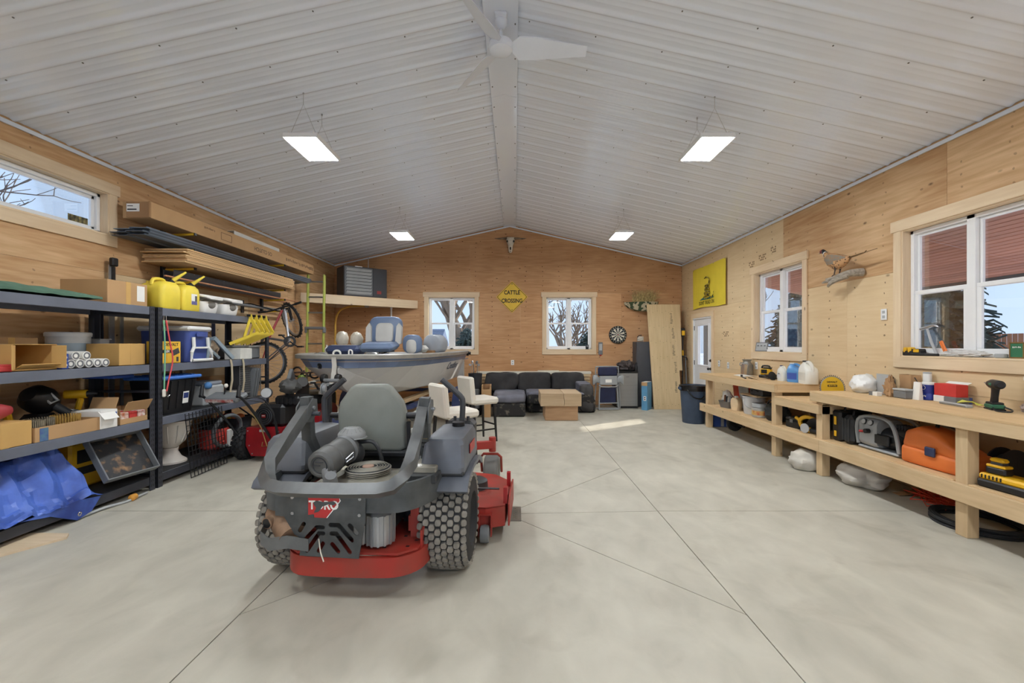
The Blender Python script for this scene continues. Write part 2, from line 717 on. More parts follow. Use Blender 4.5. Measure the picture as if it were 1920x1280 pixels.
# ================================================================ THE SHELL
XL, XR, YB, YF = -4.35, 4.04, 10.30, -3.20
EAVE, RIDGE, RX = 3.40, 4.35, -0.12
def ceil_z(x):
    return RIDGE - (RIDGE - EAVE) * (abs(x - RX) / ((RX - XL) if x < RX else (XR - RX)))

# ---- floor: saw-cut concrete, each slab a piece of its own, joints recessed
def concrete():
    m = bpy.data.materials.new('concrete')
    m.use_nodes = True
    n = m.node_tree.nodes; l = m.node_tree.links
    p = n['Principled BSDF']
    tc = n.new('ShaderNodeTexCoord')
    def nz(scale, detail, dist=0.0, st=(1, 1, 1)):
        mp = n.new('ShaderNodeMapping'); mp.inputs['Scale'].default_value = st
        l.new(tc.outputs['Object'], mp.inputs[0])
        k = n.new('ShaderNodeTexNoise')
        k.inputs['Scale'].default_value = scale
        k.inputs['Detail'].default_value = detail
        k.inputs['Distortion'].default_value = dist
        l.new(mp.outputs[0], k.inputs['Vector'])
        return k.outputs[0]
    f = math_node(n, l, 'ADD', math_node(n, l, 'MULTIPLY', nz(0.7, 5, 0.3), 0.45), math_node(n, l, 'MULTIPLY', nz(4.5, 8, 0.4, (1, 0.6, 1)), 0.55))
    cr = n.new('ShaderNodeValToRGB')
    cr.color_ramp.elements[0].position = 0.30; cr.color_ramp.elements[0].color = srgb(167, 162, 148)
    cr.color_ramp.elements[1].position = 0.68; cr.color_ramp.elements[1].color = srgb(199, 194, 179)
    l.new(f, cr.inputs[0])
    st = n.new('ShaderNodeValToRGB')
    st.color_ramp.elements[0].position = 0.56; st.color_ramp.elements[0].color = (0, 0, 0, 1)
    st.color_ramp.elements[1].position = 0.72; st.color_ramp.elements[1].color = (1, 1, 1, 1)
    l.new(nz(2.0, 8, 1.2), st.inputs[0])
    mx = n.new('ShaderNodeMixRGB')
    l.new(math_node(n, l, 'MULTIPLY', st.outputs[0], 0.22), mx.inputs[0])
    l.new(cr.outputs[0], mx.inputs[1])
    mx.inputs[2].default_value = srgb(120, 106, 86)
    l.new(mx.outputs[0], p.inputs['Base Color'])
    p.inputs['Roughness'].default_value = 0.55
    p.inputs['Specular IOR Level'].default_value = 0.35
    bp = n.new('ShaderNodeBump'); bp.inputs['Strength'].default_value = 0.08; bp.inputs['Distance'].default_value = 0.01
    l.new(nz(30, 4), bp.inputs['Height']); l.new(bp.outputs[0], p.inputs['Normal'])
    return m
CONC = concrete()
JOINT = mat('joint_dust', (92, 82, 70), 0.9)
floor = struct(part('floor', None, JOINT, box(((XL + XR) / 2, (YB + YF) / 2, -0.106), (XR - XL + 0.4, YB - YF + 0.4, 0.2))))
CUT1, CUT2 = -1.48, 1.247
def slab(poly):
    cx = sum(p[0] for p in poly) / len(poly); cy = sum(p[1] for p in poly) / len(poly)
    q = []
    g = 0.0032
    n = len(poly)
    for i in range(n):        # inset every edge by half the saw cut
        a = Vector(poly[i - 1]); b = Vector(poly[i]); c = Vector(poly[(i + 1) % n])
        d1 = (b - a).normalized(); d2 = (c - b).normalized()
        n1 = Vector((-d1.y, d1.x)); n2 = Vector((-d2.y, d2.x))
        bis = (n1 + n2)
        bis = bis / max(0.2, bis.length_squared) * 2
        q.append(tuple(b + bis * g))
    part('slab', floor, CONC, prism(q, 0.012, (0, 0, -0.012)))
DR = (-0.08, 3.66)
y1, y2 = 2.29, 5.02
for (xa, xb) in ((XL, CUT1), (CUT2, XR)):
    slab([(xa, YF), (xb, YF), (xb, 3.72), (xa, 3.72)])
    slab([(xa, 3.72), (xb, 3.72), (xb, YB), (xa, YB)])
slab([(CUT1, YF), (CUT2, YF), (CUT2, y1), (DR[0], DR[1]), (CUT1, y1)])
slab([(CUT1, y1), (DR[0], DR[1]), (CUT1, 3.72)])
slab([(CUT2, y1), (CUT2, 3.72), (DR[0], DR[1])])
slab([(CUT1, 3.72), (DR[0], DR[1]), (CUT1, y2)])
slab([(CUT2, 3.72), (CUT2, y2), (DR[0], DR[1])])
slab([(CUT1, y2), (DR[0], DR[1]), (CUT2, y2), (CUT2, YB), (CUT1, YB)])

# ---- walls with plywood sheets; local frame: x along the wall, z up, room on -y
WIN = {  # wall: openings (u0, u1, z0, z1) in room coordinates along the wall
    'left': [(3.00, 4.57, 2.61, 3.07)],
    'back': [(-2.10, -0.953, 1.32, 2.61), (0.747, 1.88, 1.32, 2.61)],
    'right': [(5.97, 7.18, 1.32, 2.64), (3.24, 4.45, 1.32, 2.64), (8.72, 9.65, 0.0, 2.04)],
    'front': [(-3.4, 3.1, 0.0, 2.75)],  # unseen opening behind the camera, added to bring in sky light
}
def cells(u0, u1, z0, z1, holes):
    us = sorted({u0, u1} | {h for q in holes for h in q[:2] if u0 < h < u1})
    zs = sorted({z0, z1} | {h for q in holes for h in q[2:] if z0 < h < z1})
    for a, b in zip(us, us[1:]):
        for c, d in zip(zs, zs[1:]):
            x, z = (a + b) / 2, (c + d) / 2
            if not any(h[0] < x < h[1] and h[2] < z < h[3] for h in holes):
                yield a, b, c, d

def clip_roof(o, to_x):
    """cut a back or front wall mesh along the slopes of the roof"""
    bm = bmesh.new(); bm.from_mesh(o.data)
    for sx, ex in ((-1, XL), (1, XR)):
        no = Vector((sx * (RIDGE - EAVE), 0, abs(ex - RX))).normalized()
        r = bmesh.ops.bisect_plane(bm, geom=bm.verts[:] + bm.edges[:] + bm.faces[:], plane_co=(RX - to_x, 0, RIDGE), plane_no=no, clear_outer=True)
        ed = [e for e in r['geom_cut'] if isinstance(e, bmesh.types.BMEdge)]
        if ed:
            bmesh.ops.holes_fill(bm, edges=ed)
    bm.to_mesh(o.data); bm.free()

def wall(side, loc, rz, u0, u1, flip, top, sheets, rows, roof=False):
    """flip: local x runs against the room coordinate"""
    sg = -1 if flip else 1
    holes = [tuple(sorted((sg * h[0], sg * h[1]))) + h[2:] for h in WIN[side]]
    a0, a1 = sorted((sg * u0, sg * u1))
    prims = [box(((a + b) / 2, 0.085, (c + d) / 2), (b - a, 0.14, d - c)) for a, b, c, d in cells(a0, a1, 0, top, holes)]
    w = struct(part('wall_' + side, None, PINE_Z, *prims, loc=loc, rot=(0, 0, rz)))
    if roof:
        clip_roof(w, loc[0])
    g = 0.0012
    for (z0, z1, seams, ms) in rows:
        ss = sorted([a0, a1] + [sg * s for s in seams if a0 < sg * s < a1])
        for i, (a, b) in enumerate(zip(ss, ss[1:])):
            cs = list(cells(a + g, b - g, z0 + g, z1 - g, holes))
            if not cs:
                continue
            cx, cz = (a + b) / 2, (z0 + z1) / 2
            o = part('plywood_sheet', w, ms[i % len(ms)], *[box(((p + q) / 2 - cx, 0.009, (c + d) / 2 - cz), (q - p, 0.012, d - c)) for p, q, c, d in cs], loc=(cx, 0, cz))
            if roof:
                bm = bmesh.new(); bm.from_mesh(o.data)
                for sx, ex in ((-1, XL), (1, XR)):
                    no = Vector((sx * (RIDGE - EAVE), 0, abs(ex - RX))).normalized()
                    bmesh.ops.bisect_plane(bm, geom=bm.verts[:] + bm.edges[:] + bm.faces[:], plane_co=(RX - cx, 0, RIDGE - cz), plane_no=no, clear_outer=True)
                bm.to_mesh(o.data); bm.free()
    return w

TAN, PALE, BRN = [PLY_TAN], [PLY_PALE], [PLY_BACK]
wall("left", (XL, 0, 0), PI / 2, YF - 0.16, YB + 0.16, False, EAVE + 0.03, None, [
    (0.0, 1.0, [-1.57, 0.87, 3.31, 5.75, 8.19], TAN),
    (1.0, 2.22, [-2.8, -0.35, 2.09, 4.53, 6.97, 9.41], [PLY_TAN, PLY_PALE, PLY_TAN]),
    (2.22, EAVE + 0.02, [-1.57, 0.87, 3.31, 5.75, 8.19], TAN)])
wall("right", (XR, 0, 0), -PI / 2, YF - 0.16, YB + 0.16, True, EAVE + 0.03, None, [
    (0.0, 1.0, [-1, 1.53, 3.97, 6.41, 8.85], PALE),
    (1.0, 2.22, [-2.13, 0.31, 2.75, 5.19, 7.65, 10.05], PALE),
    (2.22, EAVE + 0.02, [-3.33, -0.89, 1.55, 3.99, 6.42, 8.86], [PLY_PALE, PLY_PALE, PLY_TAN, PLY_TAN, PLY_TAN])])
wall('back', (0, YB, 0), 0, XL, XR, False, RIDGE + 0.2, None, [
    (0.0, 0.25, [-2.5, 0, 2.44], BRN),
    (0.25, 1.47, [-3.5, -1.06, 1.38], BRN),
    (1.47, 2.69, [-2.3, 0.14, 2.58], BRN),
    (2.69, 3.86, [-3.52, -1.08, 1.36], BRN),
    (3.86, 4.6, [-0.02], BRN)], roof=True)
wall('front', (0, YF, 0), PI, XL, XR, True, RIDGE + 0.2, None, [
    (0.0, 1.22, [-2.3, 0.14, 2.58], TAN), (1.22, 2.75, [-2.3, 0.14, 2.58], TAN), (2.75, 4.6, [-1.1, 1.3], TAN)], roof=True)

wr = bpy.data.objects['wall_right']
STMP = mat('grade_stamp_ink', (132, 104, 74), 0.8)
for (yy, zz, nb) in ((7.35, 2.78, 5), (7.05, 2.84, 6), (6.72, 2.90, 4), (8.25, 1.62, 6)):
    part('grade_stamp', wr, STMP, *[box((-yy + 0.035 * k, 0.0024, zz + 0.035 * j), (0.024, 0.002, 0.022)) for k in range(nb) for j in range(3) if (k * 3 + j) % 4], kind='stuff')
# ---- ceiling: ribbed white steel sheets running from ridge to eave
CEIL = mat('white_ceiling_steel', (236, 243, 255), 0.14, 0.0, var=0.015, scale=1.5, spec=0.8)
SCREW = mat('screw_grey', (120, 120, 120), 0.4, 0.6)
ROOFM = mat('roof_deck', (150, 130, 105), 0.8)
ceiling = struct(part('ceiling', None, ROOFM,
    prism([(XL - 0.3, EAVE + 0.05 - 0.3 * 0.22), (RX, RIDGE + 0.10), (XR + 0.3, EAVE + 0.05 - 0.3 * 0.22), (XR + 0.3, EAVE + 0.2), (RX, RIDGE + 0.3), (XL - 0.3, EAVE + 0.2)], YB - YF + 0.6, (0, YF - 0.3, 0), 'y')))
PITCH = 0.2286
def rib_profile():
    """rounded major ribs with two shallow stiffeners between them"""
    pr = []
    for k in range(4):
        y = k * PITCH
        pr.append((y, 0.0))
        pr += [(y + 0.012 + 0.07 * i / 10, -0.0125 * (0.5 - 0.5 * math.cos(2 * PI * i / 10)) ** 0.7) for i in range(11)]
        for d in (0.112, 0.168):
            pr += [(y + d + 0.03 * i / 4, -0.0022 * (0.5 - 0.5 * math.cos(2 * PI * i / 4))) for i in range(5)]
    pr.append((4 * PITCH, 0.0))
    return pr
RP = rib_profile()
def ceiling_mesh(sx):
    xe = XL if sx < 0 else XR
    L = abs(xe - RX)
    ca = math.cos(math.atan2(RIDGE - EAVE, L))
    vs = []
    for (y, h) in RP:
        vs += [Vector((0, y, h / ca)), Vector((xe - RX, y, EAVE - RIDGE + h / ca))]
    fs = [(2 * i, 2 * i + 2, 2 * i + 3, 2 * i + 1) for i in range(len(RP) - 1)]
    def g(b, dm):
        b.add(vs, fs, dm)
    return g
for sx in (-1, 1):
    first = None
    k = 0
    y = YF
    while y < YB - 0.01:
        if first is None:
            first = part('ceiling_sheet', ceiling, CEIL, ceiling_mesh(sx), loc=(RX, y, RIDGE), sharp=80)
            scr = part('screws', first, SCREW, *[box((t * ((XL if sx < 0 else XR) - RX), 0.094, t * (EAVE - RIDGE) - 0.004), (0.009, 0.009, 0.006)) for t in (0.06, 0.2, 0.34, 0.48, 0.62, 0.76, 0.9)],
                       *[box((t * ((XL if sx < 0 else XR) - RX), 0.551, t * (EAVE - RIDGE) - 0.004), (0.009, 0.009, 0.006)) for t in (0.06, 0.2, 0.34, 0.48, 0.62, 0.76, 0.9)], kind='stuff')
        else:
            c = link_mesh('ceiling_sheet', first.data, ceiling)
            c.location = (RX, y, RIDGE)
            d = link_mesh('screws', scr.data, c)
            d['kind'] = 'stuff'
        y += 4 * PITCH
# ridge cap in two folded strips of lengths
for k in range(5):
    ya = YF + k * 2.7; yb = min(YB, ya + 2.72)
    part('ridge_cap', ceiling, CEIL, prism([(RX - 0.15, RIDGE - 0.062), (RX - 0.145, RIDGE - 0.064), (RX, RIDGE - 0.03), (RX + 0.145, RIDGE - 0.064), (RX + 0.15, RIDGE - 0.062), (RX, RIDGE - 0.022)], yb - ya, (0, ya, 0.0 if k % 2 else 0.003), 'y'))
    part('screws', ceiling, SCREW, *[box((RX + s * 0.125, ya + 0.2 + j * 0.46, RIDGE - 0.062), (0.012, 0.012, 0.006)) for s in (-1, 1) for j in range(6) if ya + 0.2 + j * 0.46 < YB], kind='stuff')
# white edge trims
for i, (sx, xe) in enumerate(((-1, XL), (1, XR))):
    struct(part('trim_%d' % (i + 1), None, CEIL, box((xe - sx * 0.012, (YB + YF) / 2, EAVE - 0.045), (0.016, YB - YF - 0.02, 0.035))))
    ln = math.hypot(xe - RX, RIDGE - EAVE)
    an = math.atan2(RIDGE - EAVE, abs(xe - RX)) * -sx * -1
    struct(part('trim_%d' % (i + 3), None, CEIL, box(((xe + RX) / 2, YB - 0.012, (EAVE + RIDGE) / 2 - 0.048), (ln, 0.016, 0.03), (0, sx * abs(an), 0))))

# ---- windows; local frame like the wall, origin at the lower corner of the opening
def window(idx, loc, rz, w, h, lites=2, hung=True):
    o = struct(empty('window_%d' % idx, None, loc, rz))
    d = 0.135
    # pine jambs (reveal)
    for (nm, c, s) in (('jamb', (0.009, d / 2 - 0.005, h / 2), (0.018, d + 0.01, h)), ('jamb', (w - 0.009, d / 2 - 0.005, h / 2), (0.018, d + 0.01, h)),
                       ('head_jamb', (w / 2, d / 2 - 0.005, h - 0.009), (w - 0.036, d + 0.01, 0.018)), ('stool', (w / 2, d / 2 - 0.012, 0.009), (w - 0.036, d + 0.024, 0.018))):
        part(nm, o, PINE_Z if nm == 'jamb' else PINE_X, box(c, s, bev=0.002))
    part('side_casing', o, PINE_Z, box((-0.04, -0.010, h / 2), (0.09, 0.02, h), bev=0.003))
    part('side_casing', o, PINE_Z, box((w + 0.04, -0.010, h / 2), (0.09, 0.02, h), bev=0.003))
    part('head_casing', o, PINE_X, box((w / 2, -0.014, h + 0.05), (w + 0.22, 0.028, 0.115), bev=0.003))
    part('apron', o, PINE_X, box((w / 2, -0.010, -0.05), (w + 0.17, 0.02, 0.115), bev=0.003))
    # vinyl frame
    fr = 0.036; a = 0.019
    W = w - 2 * a; H = h - 2 * a
    yF = 0.105
    fo = part('frame', o, VINYL, box((a + fr / 2, yF, h / 2), (fr, 0.07, H), bev=0.004), box((w - a - fr / 2, yF, h / 2), (fr, 0.07, H), bev=0.004),
              box((w / 2, yF, a + fr / 2), (W, 0.07, fr), bev=0.004), box((w / 2, yF, h - a - fr / 2), (W, 0.07, fr), bev=0.004),
              *([box((w / 2, yF, h / 2), (0.075, 0.07, H), bev=0.004)] if lites == 2 else []))
    if lites == 1:
        x0, x1 = a + fr, w - a - fr
        z0, z1 = a + fr, h - a - fr
        s = 0.032
        part('sash', o, VINYL, box(((x0 + x1) / 2, 0.115, z0 + s / 2), (x1 - x0, 0.03, s), bev=0.003), box(((x0 + x1) / 2, 0.115, z1 - s / 2), (x1 - x0, 0.03, s), bev=0.003),
             box((x0 + s / 2, 0.115, h / 2), (s, 0.03, z1 - z0), bev=0.003), box((x1 - s / 2, 0.115, h / 2), (s, 0.03, z1 - z0), bev=0.003))
        part('pane', o, GLASS, box(((x0 + x1) / 2, 0.118, h / 2), (x1 - x0 - 0.03, 0.006, z1 - z0 - 0.03)))
        return o
    for (x0, x1) in ((a + fr, w / 2 - 0.037), (w / 2 + 0.037, w - a - fr)):
        z0, z1 = a + fr, h - a - fr
        zm = z0 + (z1 - z0) * 0.5
        for (lo, hi, y, s) in ((zm - 0.02, z1, 0.122, 0.026), (z0, zm + 0.022, 0.096, 0.04)):
            part('sash', o, VINYL, box(((x0 + x1) / 2, y, lo + s / 2), (x1 - x0, 0.026, s), bev=0.003), box(((x0 + x1) / 2, y, hi - s / 2), (x1 - x0, 0.026, s), bev=0.003),
                 box((x0 + s / 2, y, (lo + hi) / 2), (s, 0.026, hi - lo - 2 * s), bev=0.003), box((x1 - s / 2, y, (lo + hi) / 2), (s, 0.026, hi - lo - 2 * s), bev=0.003))
            part('pane', o, GLASS, box(((x0 + x1) / 2, y + 0.004, (lo + hi) / 2), (x1 - x0 - 0.03, 0.006, hi - lo - 0.03)))
    return o
h = WIN['left'][0]
w1_ = window(1, (XL, h[0], h[2]), PI / 2, h[1] - h[0], h[3] - h[2], lites=1)
part('energy_label', w1_, mat('label_olive', (150, 138, 92), 0.7, rgb2=(70, 66, 50), scale=24), box((1.36, 0.112, 0.115), (0.2, 0.002, 0.08)), *[box((1.28 + 0.04 * k, 0.1105, 0.115), (0.004, 0.002, 0.07), m=INK) for k in range(5)])
for i, h in enumerate(WIN['back']):
    window(2 + i, (h[0], YB, h[2]), 0, h[1] - h[0], h[3] - h[2])
for i, h in enumerate(WIN['right'][:2]):
    window(4 + i, (XR, h[1], h[2]), -PI / 2, h[1] - h[0], h[3] - h[2])

# ---- door with a glass light (right wall), hinges at the far side; local x runs towards the camera
DOORW = mat('door_white', (236, 237, 240), 0.35, var=0.02)
door = struct(empty('door_1', None, (XR, 9.65, 0), -PI / 2))
w, hh = 0.93, 2.04
part('side_casing', door, PINE_Z, box((-0.035, -0.011, hh / 2), (0.09, 0.022, hh), bev=0.003))
part('side_casing', door, PINE_Z, box((w + 0.035, -0.011, hh / 2), (0.09, 0.022, hh), bev=0.003))
part('head_casing', door, PINE_X, box((w / 2, -0.011, hh + 0.05), (w + 0.16, 0.022, 0.1), bev=0.003))
part('frame', door, DOORW, box((0.015, 0.06, hh / 2), (0.03, 0.14, hh)), box((w - 0.015, 0.06, hh / 2), (0.03, 0.14, hh)), box((w / 2, 0.06, hh - 0.015), (w, 0.14, 0.03)))
dx0, dx1, dz0, dz1 = 0.2, 0.73, 1.0, 1.88
leaf = part('door_leaf', door, DOORW, *[box(((p + q) / 2, 0.04, (c + d) / 2), (q - p, 0.045, d - c)) for p, q, c, d in cells(0.032, w - 0.032, 0.01, hh - 0.032, [(dx0, dx1, dz0, dz1)])])
part('glazing_bead', leaf, DOORW, *[box(c, s, bev=0.004) for c, s in (((dx0, 0.036, (dz0 + dz1) / 2), (0.035, 0.06, dz1 - dz0 + 0.035)), ((dx1, 0.036, (dz0 + dz1) / 2), (0.035, 0.06, dz1 - dz0 + 0.035)),
     (((dx0 + dx1) / 2, 0.036, dz0), (dx1 - dx0, 0.06, 0.035)), (((dx0 + dx1) / 2, 0.036, dz1), (dx1 - dx0, 0.06, 0.035)))])
part('pane', leaf, GLASS, box(((dx0 + dx1) / 2, 0.04, (dz0 + dz1) / 2), (dx1 - dx0 - 0.03, 0.006, dz1 - dz0 - 0.03)))
for z in (0.95, 1.12):
    part('knob' if z < 1 else 'deadbolt', leaf, BLACKM, cyl((w - 0.09, 0.02, z), (w - 0.09, -0.005, z), 0.028), *([ell((w - 0.09, -0.045, z), (0.028, 0.024, 0.028)), cyl((w - 0.09, 0, z), (w - 0.09, -0.04, z), 0.011)] if z < 1 else [cyl((w - 0.09, 0, z), (w - 0.09, -0.02, z), 0.02)]))
for z in (0.3, 1.05, 1.82):
    part('hinge', leaf, BLACKM, cyl((0.03, 0.012, z - 0.05), (0.03, 0.012, z + 0.05), 0.009))

# ---- unseen front-wall opening, added to let sky light in; lined with white trim
struct(part('trim_5', None, VINYL, box((-3.4, YF + 0.0, 1.4), (0.1, 0.2, 2.8)), box((3.1, YF + 0.0, 1.4), (0.1, 0.2, 2.8)), box((-0.15, YF + 0.0, 2.78), (6.6, 0.2, 0.1))))

# ---- floor drain
DRAINM = mat('drain_steel', (132, 126, 116), 0.5, 0.6, var=0.15)
dr = thing('floor_drain', 'square perforated metal floor drain beside the mower deck', 'drain', (DR[0] - 0.02, DR[1], 0))
part('rim', dr, DRAINM, box((0, 0.145, 0.002), (0.31, 0.02, 0.004)), box((0, -0.145, 0.002), (0.31, 0.02, 0.004)), box((0.145, 0, 0.002), (0.02, 0.27, 0.004)), box((-0.145, 0, 0.002), (0.02, 0.27, 0.004)))
plate('grate', dr, DRAINM, rrect(0.268, 0.268, 0.005), [rrect(0.03, 0.012, 0.005, 2, -0.1 + 0.05 * i, -0.1 + 0.04 * j) for i in range(5) for j in range(6)], 0.003, (0, 0, 0.002), (0, 0, 0))

# ---- LED high-bay panels hung on wire
LED = emit('led_diffuser', (0.93, 0.97, 1.0, 1), LAMP_STRENGTH)
LAMPW = mat('lamp_white', (235, 235, 235), 0.4, var=0.02)
def led_panel(x, y, label):
    z = 3.44
    t = thing('led_panel', label, 'light', (x, y, z), 0, 'hanging LED panels')
    part('diffuser', t, LED, box((0, 0, -0.002), (0.3, 0.5, 0.004)))
    part('housing', t, LAMPW, box((0, 0, 0.024), (0.34, 0.54, 0.044), bev=0.006), box((0.165, 0, 0.004), (0.012, 0.54, 0.02)), box((-0.165, 0, 0.004), (0.012, 0.54, 0.02)))
    part('driver_box', t, LAMPW, box((0, 0, 0.075), (0.16, 0.2, 0.055), bev=0.008))
    part('fins', t, LAMPW, *[box((s * 0.12, 0, 0.056), (0.012, 0.5, 0.02)) for s in (-1, 1)])
    hz = ceil_z(x) - z - 0.02
    for s in (-1, 1):
        hook = (0, s * 0.2, hz)
        part('hanging_wire', t, STEEL, tube([(-0.13, s * 0.2, 0.05), (0, s * 0.2, hz - 0.1), (0.13, s * 0.2, 0.05)], 0.0022, 5), tube([(0, s * 0.2, hz - 0.1), hook], 0.0022, 5), cyl((0, s * 0.2, hz), (0, s * 0.2, hz + 0.02), 0.008))
    return t
led_panel(-2.06, 4.36, 'white LED panel on wires above the shelves, large one on the left')
led_panel(1.95, 4.36, 'white LED panel on wires over the workbench side, large one on the right')
led_panel(-2.06, 7.84, 'white LED panel on wires near the back wall above the boat')
led_panel(1.95, 7.84, 'white LED panel on wires near the back wall above the fridge')
for y in (0.88, -1.9):
    for x, s in ((-2.06, 'left'), (1.95, 'right')):
        led_panel(x, y, 'white LED panel on wires overhead on the %s, %s' % (s, 'just before the camera' if y > 0 else 'by the front opening'))

# ---- ceiling fan
fan = thing('ceiling_fan', 'white three-blade ceiling fan hanging from the ridge', 'fan', (RX, 3.74, 4.06))
FANW = mat('fan_white', (232, 238, 248), 0.35, var=0.02)
part('canopy', fan, FANW, box((0, 0, 0.245), (0.11, 0.16, 0.03), bev=0.008), lathe([(0.055, 0.235), (0.05, 0.2), (0.03, 0.16), (0.012, 0.15)], n=20))
part('downrod', fan, FANW, cyl((0, 0, 0.06), (0, 0, 0.2), 0.014), cyl((0, 0, 0.05), (0, 0, 0.085), 0.034, 0.024))
part('motor', fan, FANW, lathe([(0.01, -0.062), (0.07, -0.058), (0.098, -0.038), (0.108, 0.0), (0.1, 0.03), (0.07, 0.05), (0.03, 0.056)], n=32))
for k in range(3):
    a = R(3 + 120 * k)
    rings = []
    for (rr, wd, sh) in ((0.1, 0.07, 0.0), (0.16, 0.16, 0.01), (0.3, 0.155, 0.01), (0.5, 0.115, 0.015), (0.7, 0.08, 0.02), (0.76, 0.072, 0.02)):
        rg = []
        for (q, zz) in ((-0.5, 0.026), (0.5, -0.032), (0.5, -0.026), (-0.5, 0.032)):
            v = Vector((rr, sh + q * wd, zz * wd / 0.1))
            rg.append(Matrix.Rotation(a, 3, 'Z') @ v)
        rings.append(rg)
    part('blade', fan, FANW, loft(rings))
# ================================================================ OUTSIDE (seen through the windows)
SNOW = mat('snow', (232, 235, 242), 0.8, var=0.05, scale=0.6, bump=0.3, bscale=3)
struct(part('ground', None, SNOW, box((10, 10, -0.32), (140, 140, 0.3))))
SOFF = wood('soffit_cedar', (146, 100, 84), (176, 126, 106), 1, knots=0.2, per_object=0.12)
POSTG = mat('post_grey', (84, 90, 98), 0.6)
porch = thing('porch_roof', 'red cedar planked porch ceiling outside the right windows', 'porch roof')
def sof_z(x):
    return 2.88 - 0.21 * (x - 4.2)
ang = math.atan(0.21)
npl = 26
first = None
for k in range(npl):
    x = 4.2 + (k + 0.5) * 2.4 / npl
    if first is None:
        first = part('soffit_plank', porch, SOFF, box((0, 0, 0.01), (0.086, 11.0, 0.02), bev=0.006), loc=(x, 3.5, sof_z(x)), rot=(0, ang, 0))
    else:
        o = link_mesh('soffit_plank', first.data, porch)
        o.location = (x, 3.5, sof_z(x)); o.rotation_euler = (0, ang, 0)
part('roof_deck', porch, ROOFM, box((5.4, 3.5, sof_z(5.4) + 0.12), (2.5, 11.1, 0.16), (0, ang, 0)))
part('fascia', porch, POSTG, box((6.62, 3.5, sof_z(6.6) + 0.06), (0.04, 11.1, 0.2)))
for y in (-1.6, 2.6, 8.8):
    part('porch_post', porch, POSTG, box((6.45, y, 1.05), (0.14, 0.14, 2.7)))
part('recessed_light', porch, CHROME, cyl((4.75, 4.55, sof_z(4.75) - 0.012), (4.75, 4.55, sof_z(4.75) + 0.002), 0.07, n=20))
single('yard_post', 'grey square post outside the glazed door', 'post', POSTG, box((5.0, 10.95, 1.2), (0.22, 0.22, 3.0), bev=0.01), box((5.0, 10.95, 2.72), (0.3, 0.3, 0.06), bev=0.01))

BARK = mat('bark', (128, 110, 92), 0.9, var=0.25, scale=8, bump=0.4, bscale=30, stretch=(1, 1, 0.3))
BARK2 = mat('bark_dark', (86, 76, 70), 0.9, var=0.25, scale=8)
def bare_tree(name, label, loc, hgt, seed, bark, spread=0.55, depth=5, trunk=0.2, first=0.3):
    rnd = random.Random(seed)
    prims = []
    def grow(p, d, ln, r, lv):
        pts = [p]
        q = p.copy(); dd = d.copy()
        for i in range(3):
            dd = (dd + Vector((rnd.uniform(-1, 1), rnd.uniform(-1, 1), rnd.uniform(-0.5, 0.8))) * 0.16).normalized()
            q = q + dd * ln / 3
            pts.append(q.copy())
        prims.append(tube(pts, [r, r * 0.68], 6 if lv < 2 else 4))
        if lv >= depth:
            return
        for k in range(rnd.choice((2, 3, 3)) if lv else 4):
            nd = (dd + Vector((rnd.uniform(-1, 1), rnd.uniform(-1, 1), rnd.uniform(-0.25, 0.7))) * spread * 1.5).normalized()
            grow(pts[rnd.choice((2, 3, 3))] if lv else pts[rnd.choice((1, 2, 3))], nd, ln * rnd.uniform(0.58, 0.82), r * 0.62, lv + 1)
    t = thing(name, label, 'tree', loc, 0, 'bare trees outside')
    grow(Vector((0, 0, -0.3)), Vector((0.05, 0, 1)), hgt * first, trunk, 0)
    part('trunk', t, bark, prims[0])
    part('branches', t, bark, *prims[1:], kind='stuff')
    return t
bare_tree('bare_tree', 'thick leafless tree outside the left back window', (-2.9, 19.5, 0), 8.5, 5, BARK, trunk=0.3)
bare_tree('bare_tree', 'leafless tree with fine twigs outside the right back window', (2.7, 20.5, 0), 7.5, 11, BARK, spread=0.7, trunk=0.17, first=0.26)
bare_tree('bare_tree', 'slim leafless tree behind the right back window', (0.2, 24, 0), 8.0, 21, BARK2, spread=0.7, trunk=0.15)
bare_tree('bare_tree', 'leafless tree seen high through the left transom window', (-17.5, 11.0, 0), 10.5, 8, BARK2, spread=0.75, trunk=0.13, first=0.3)
bare_tree('bare_tree', 'leafless tree outside the near right window beside the fence', (11.8, 7.6, 0), 6.0, 31, BARK2, spread=0.7, trunk=0.12, first=0.25)
bare_tree('bare_tree', 'leafless tree outside the window above the paint jugs', (12.0, 22.0, 0), 8.5, 37, BARK2, spread=0.7, trunk=0.14, first=0.25)

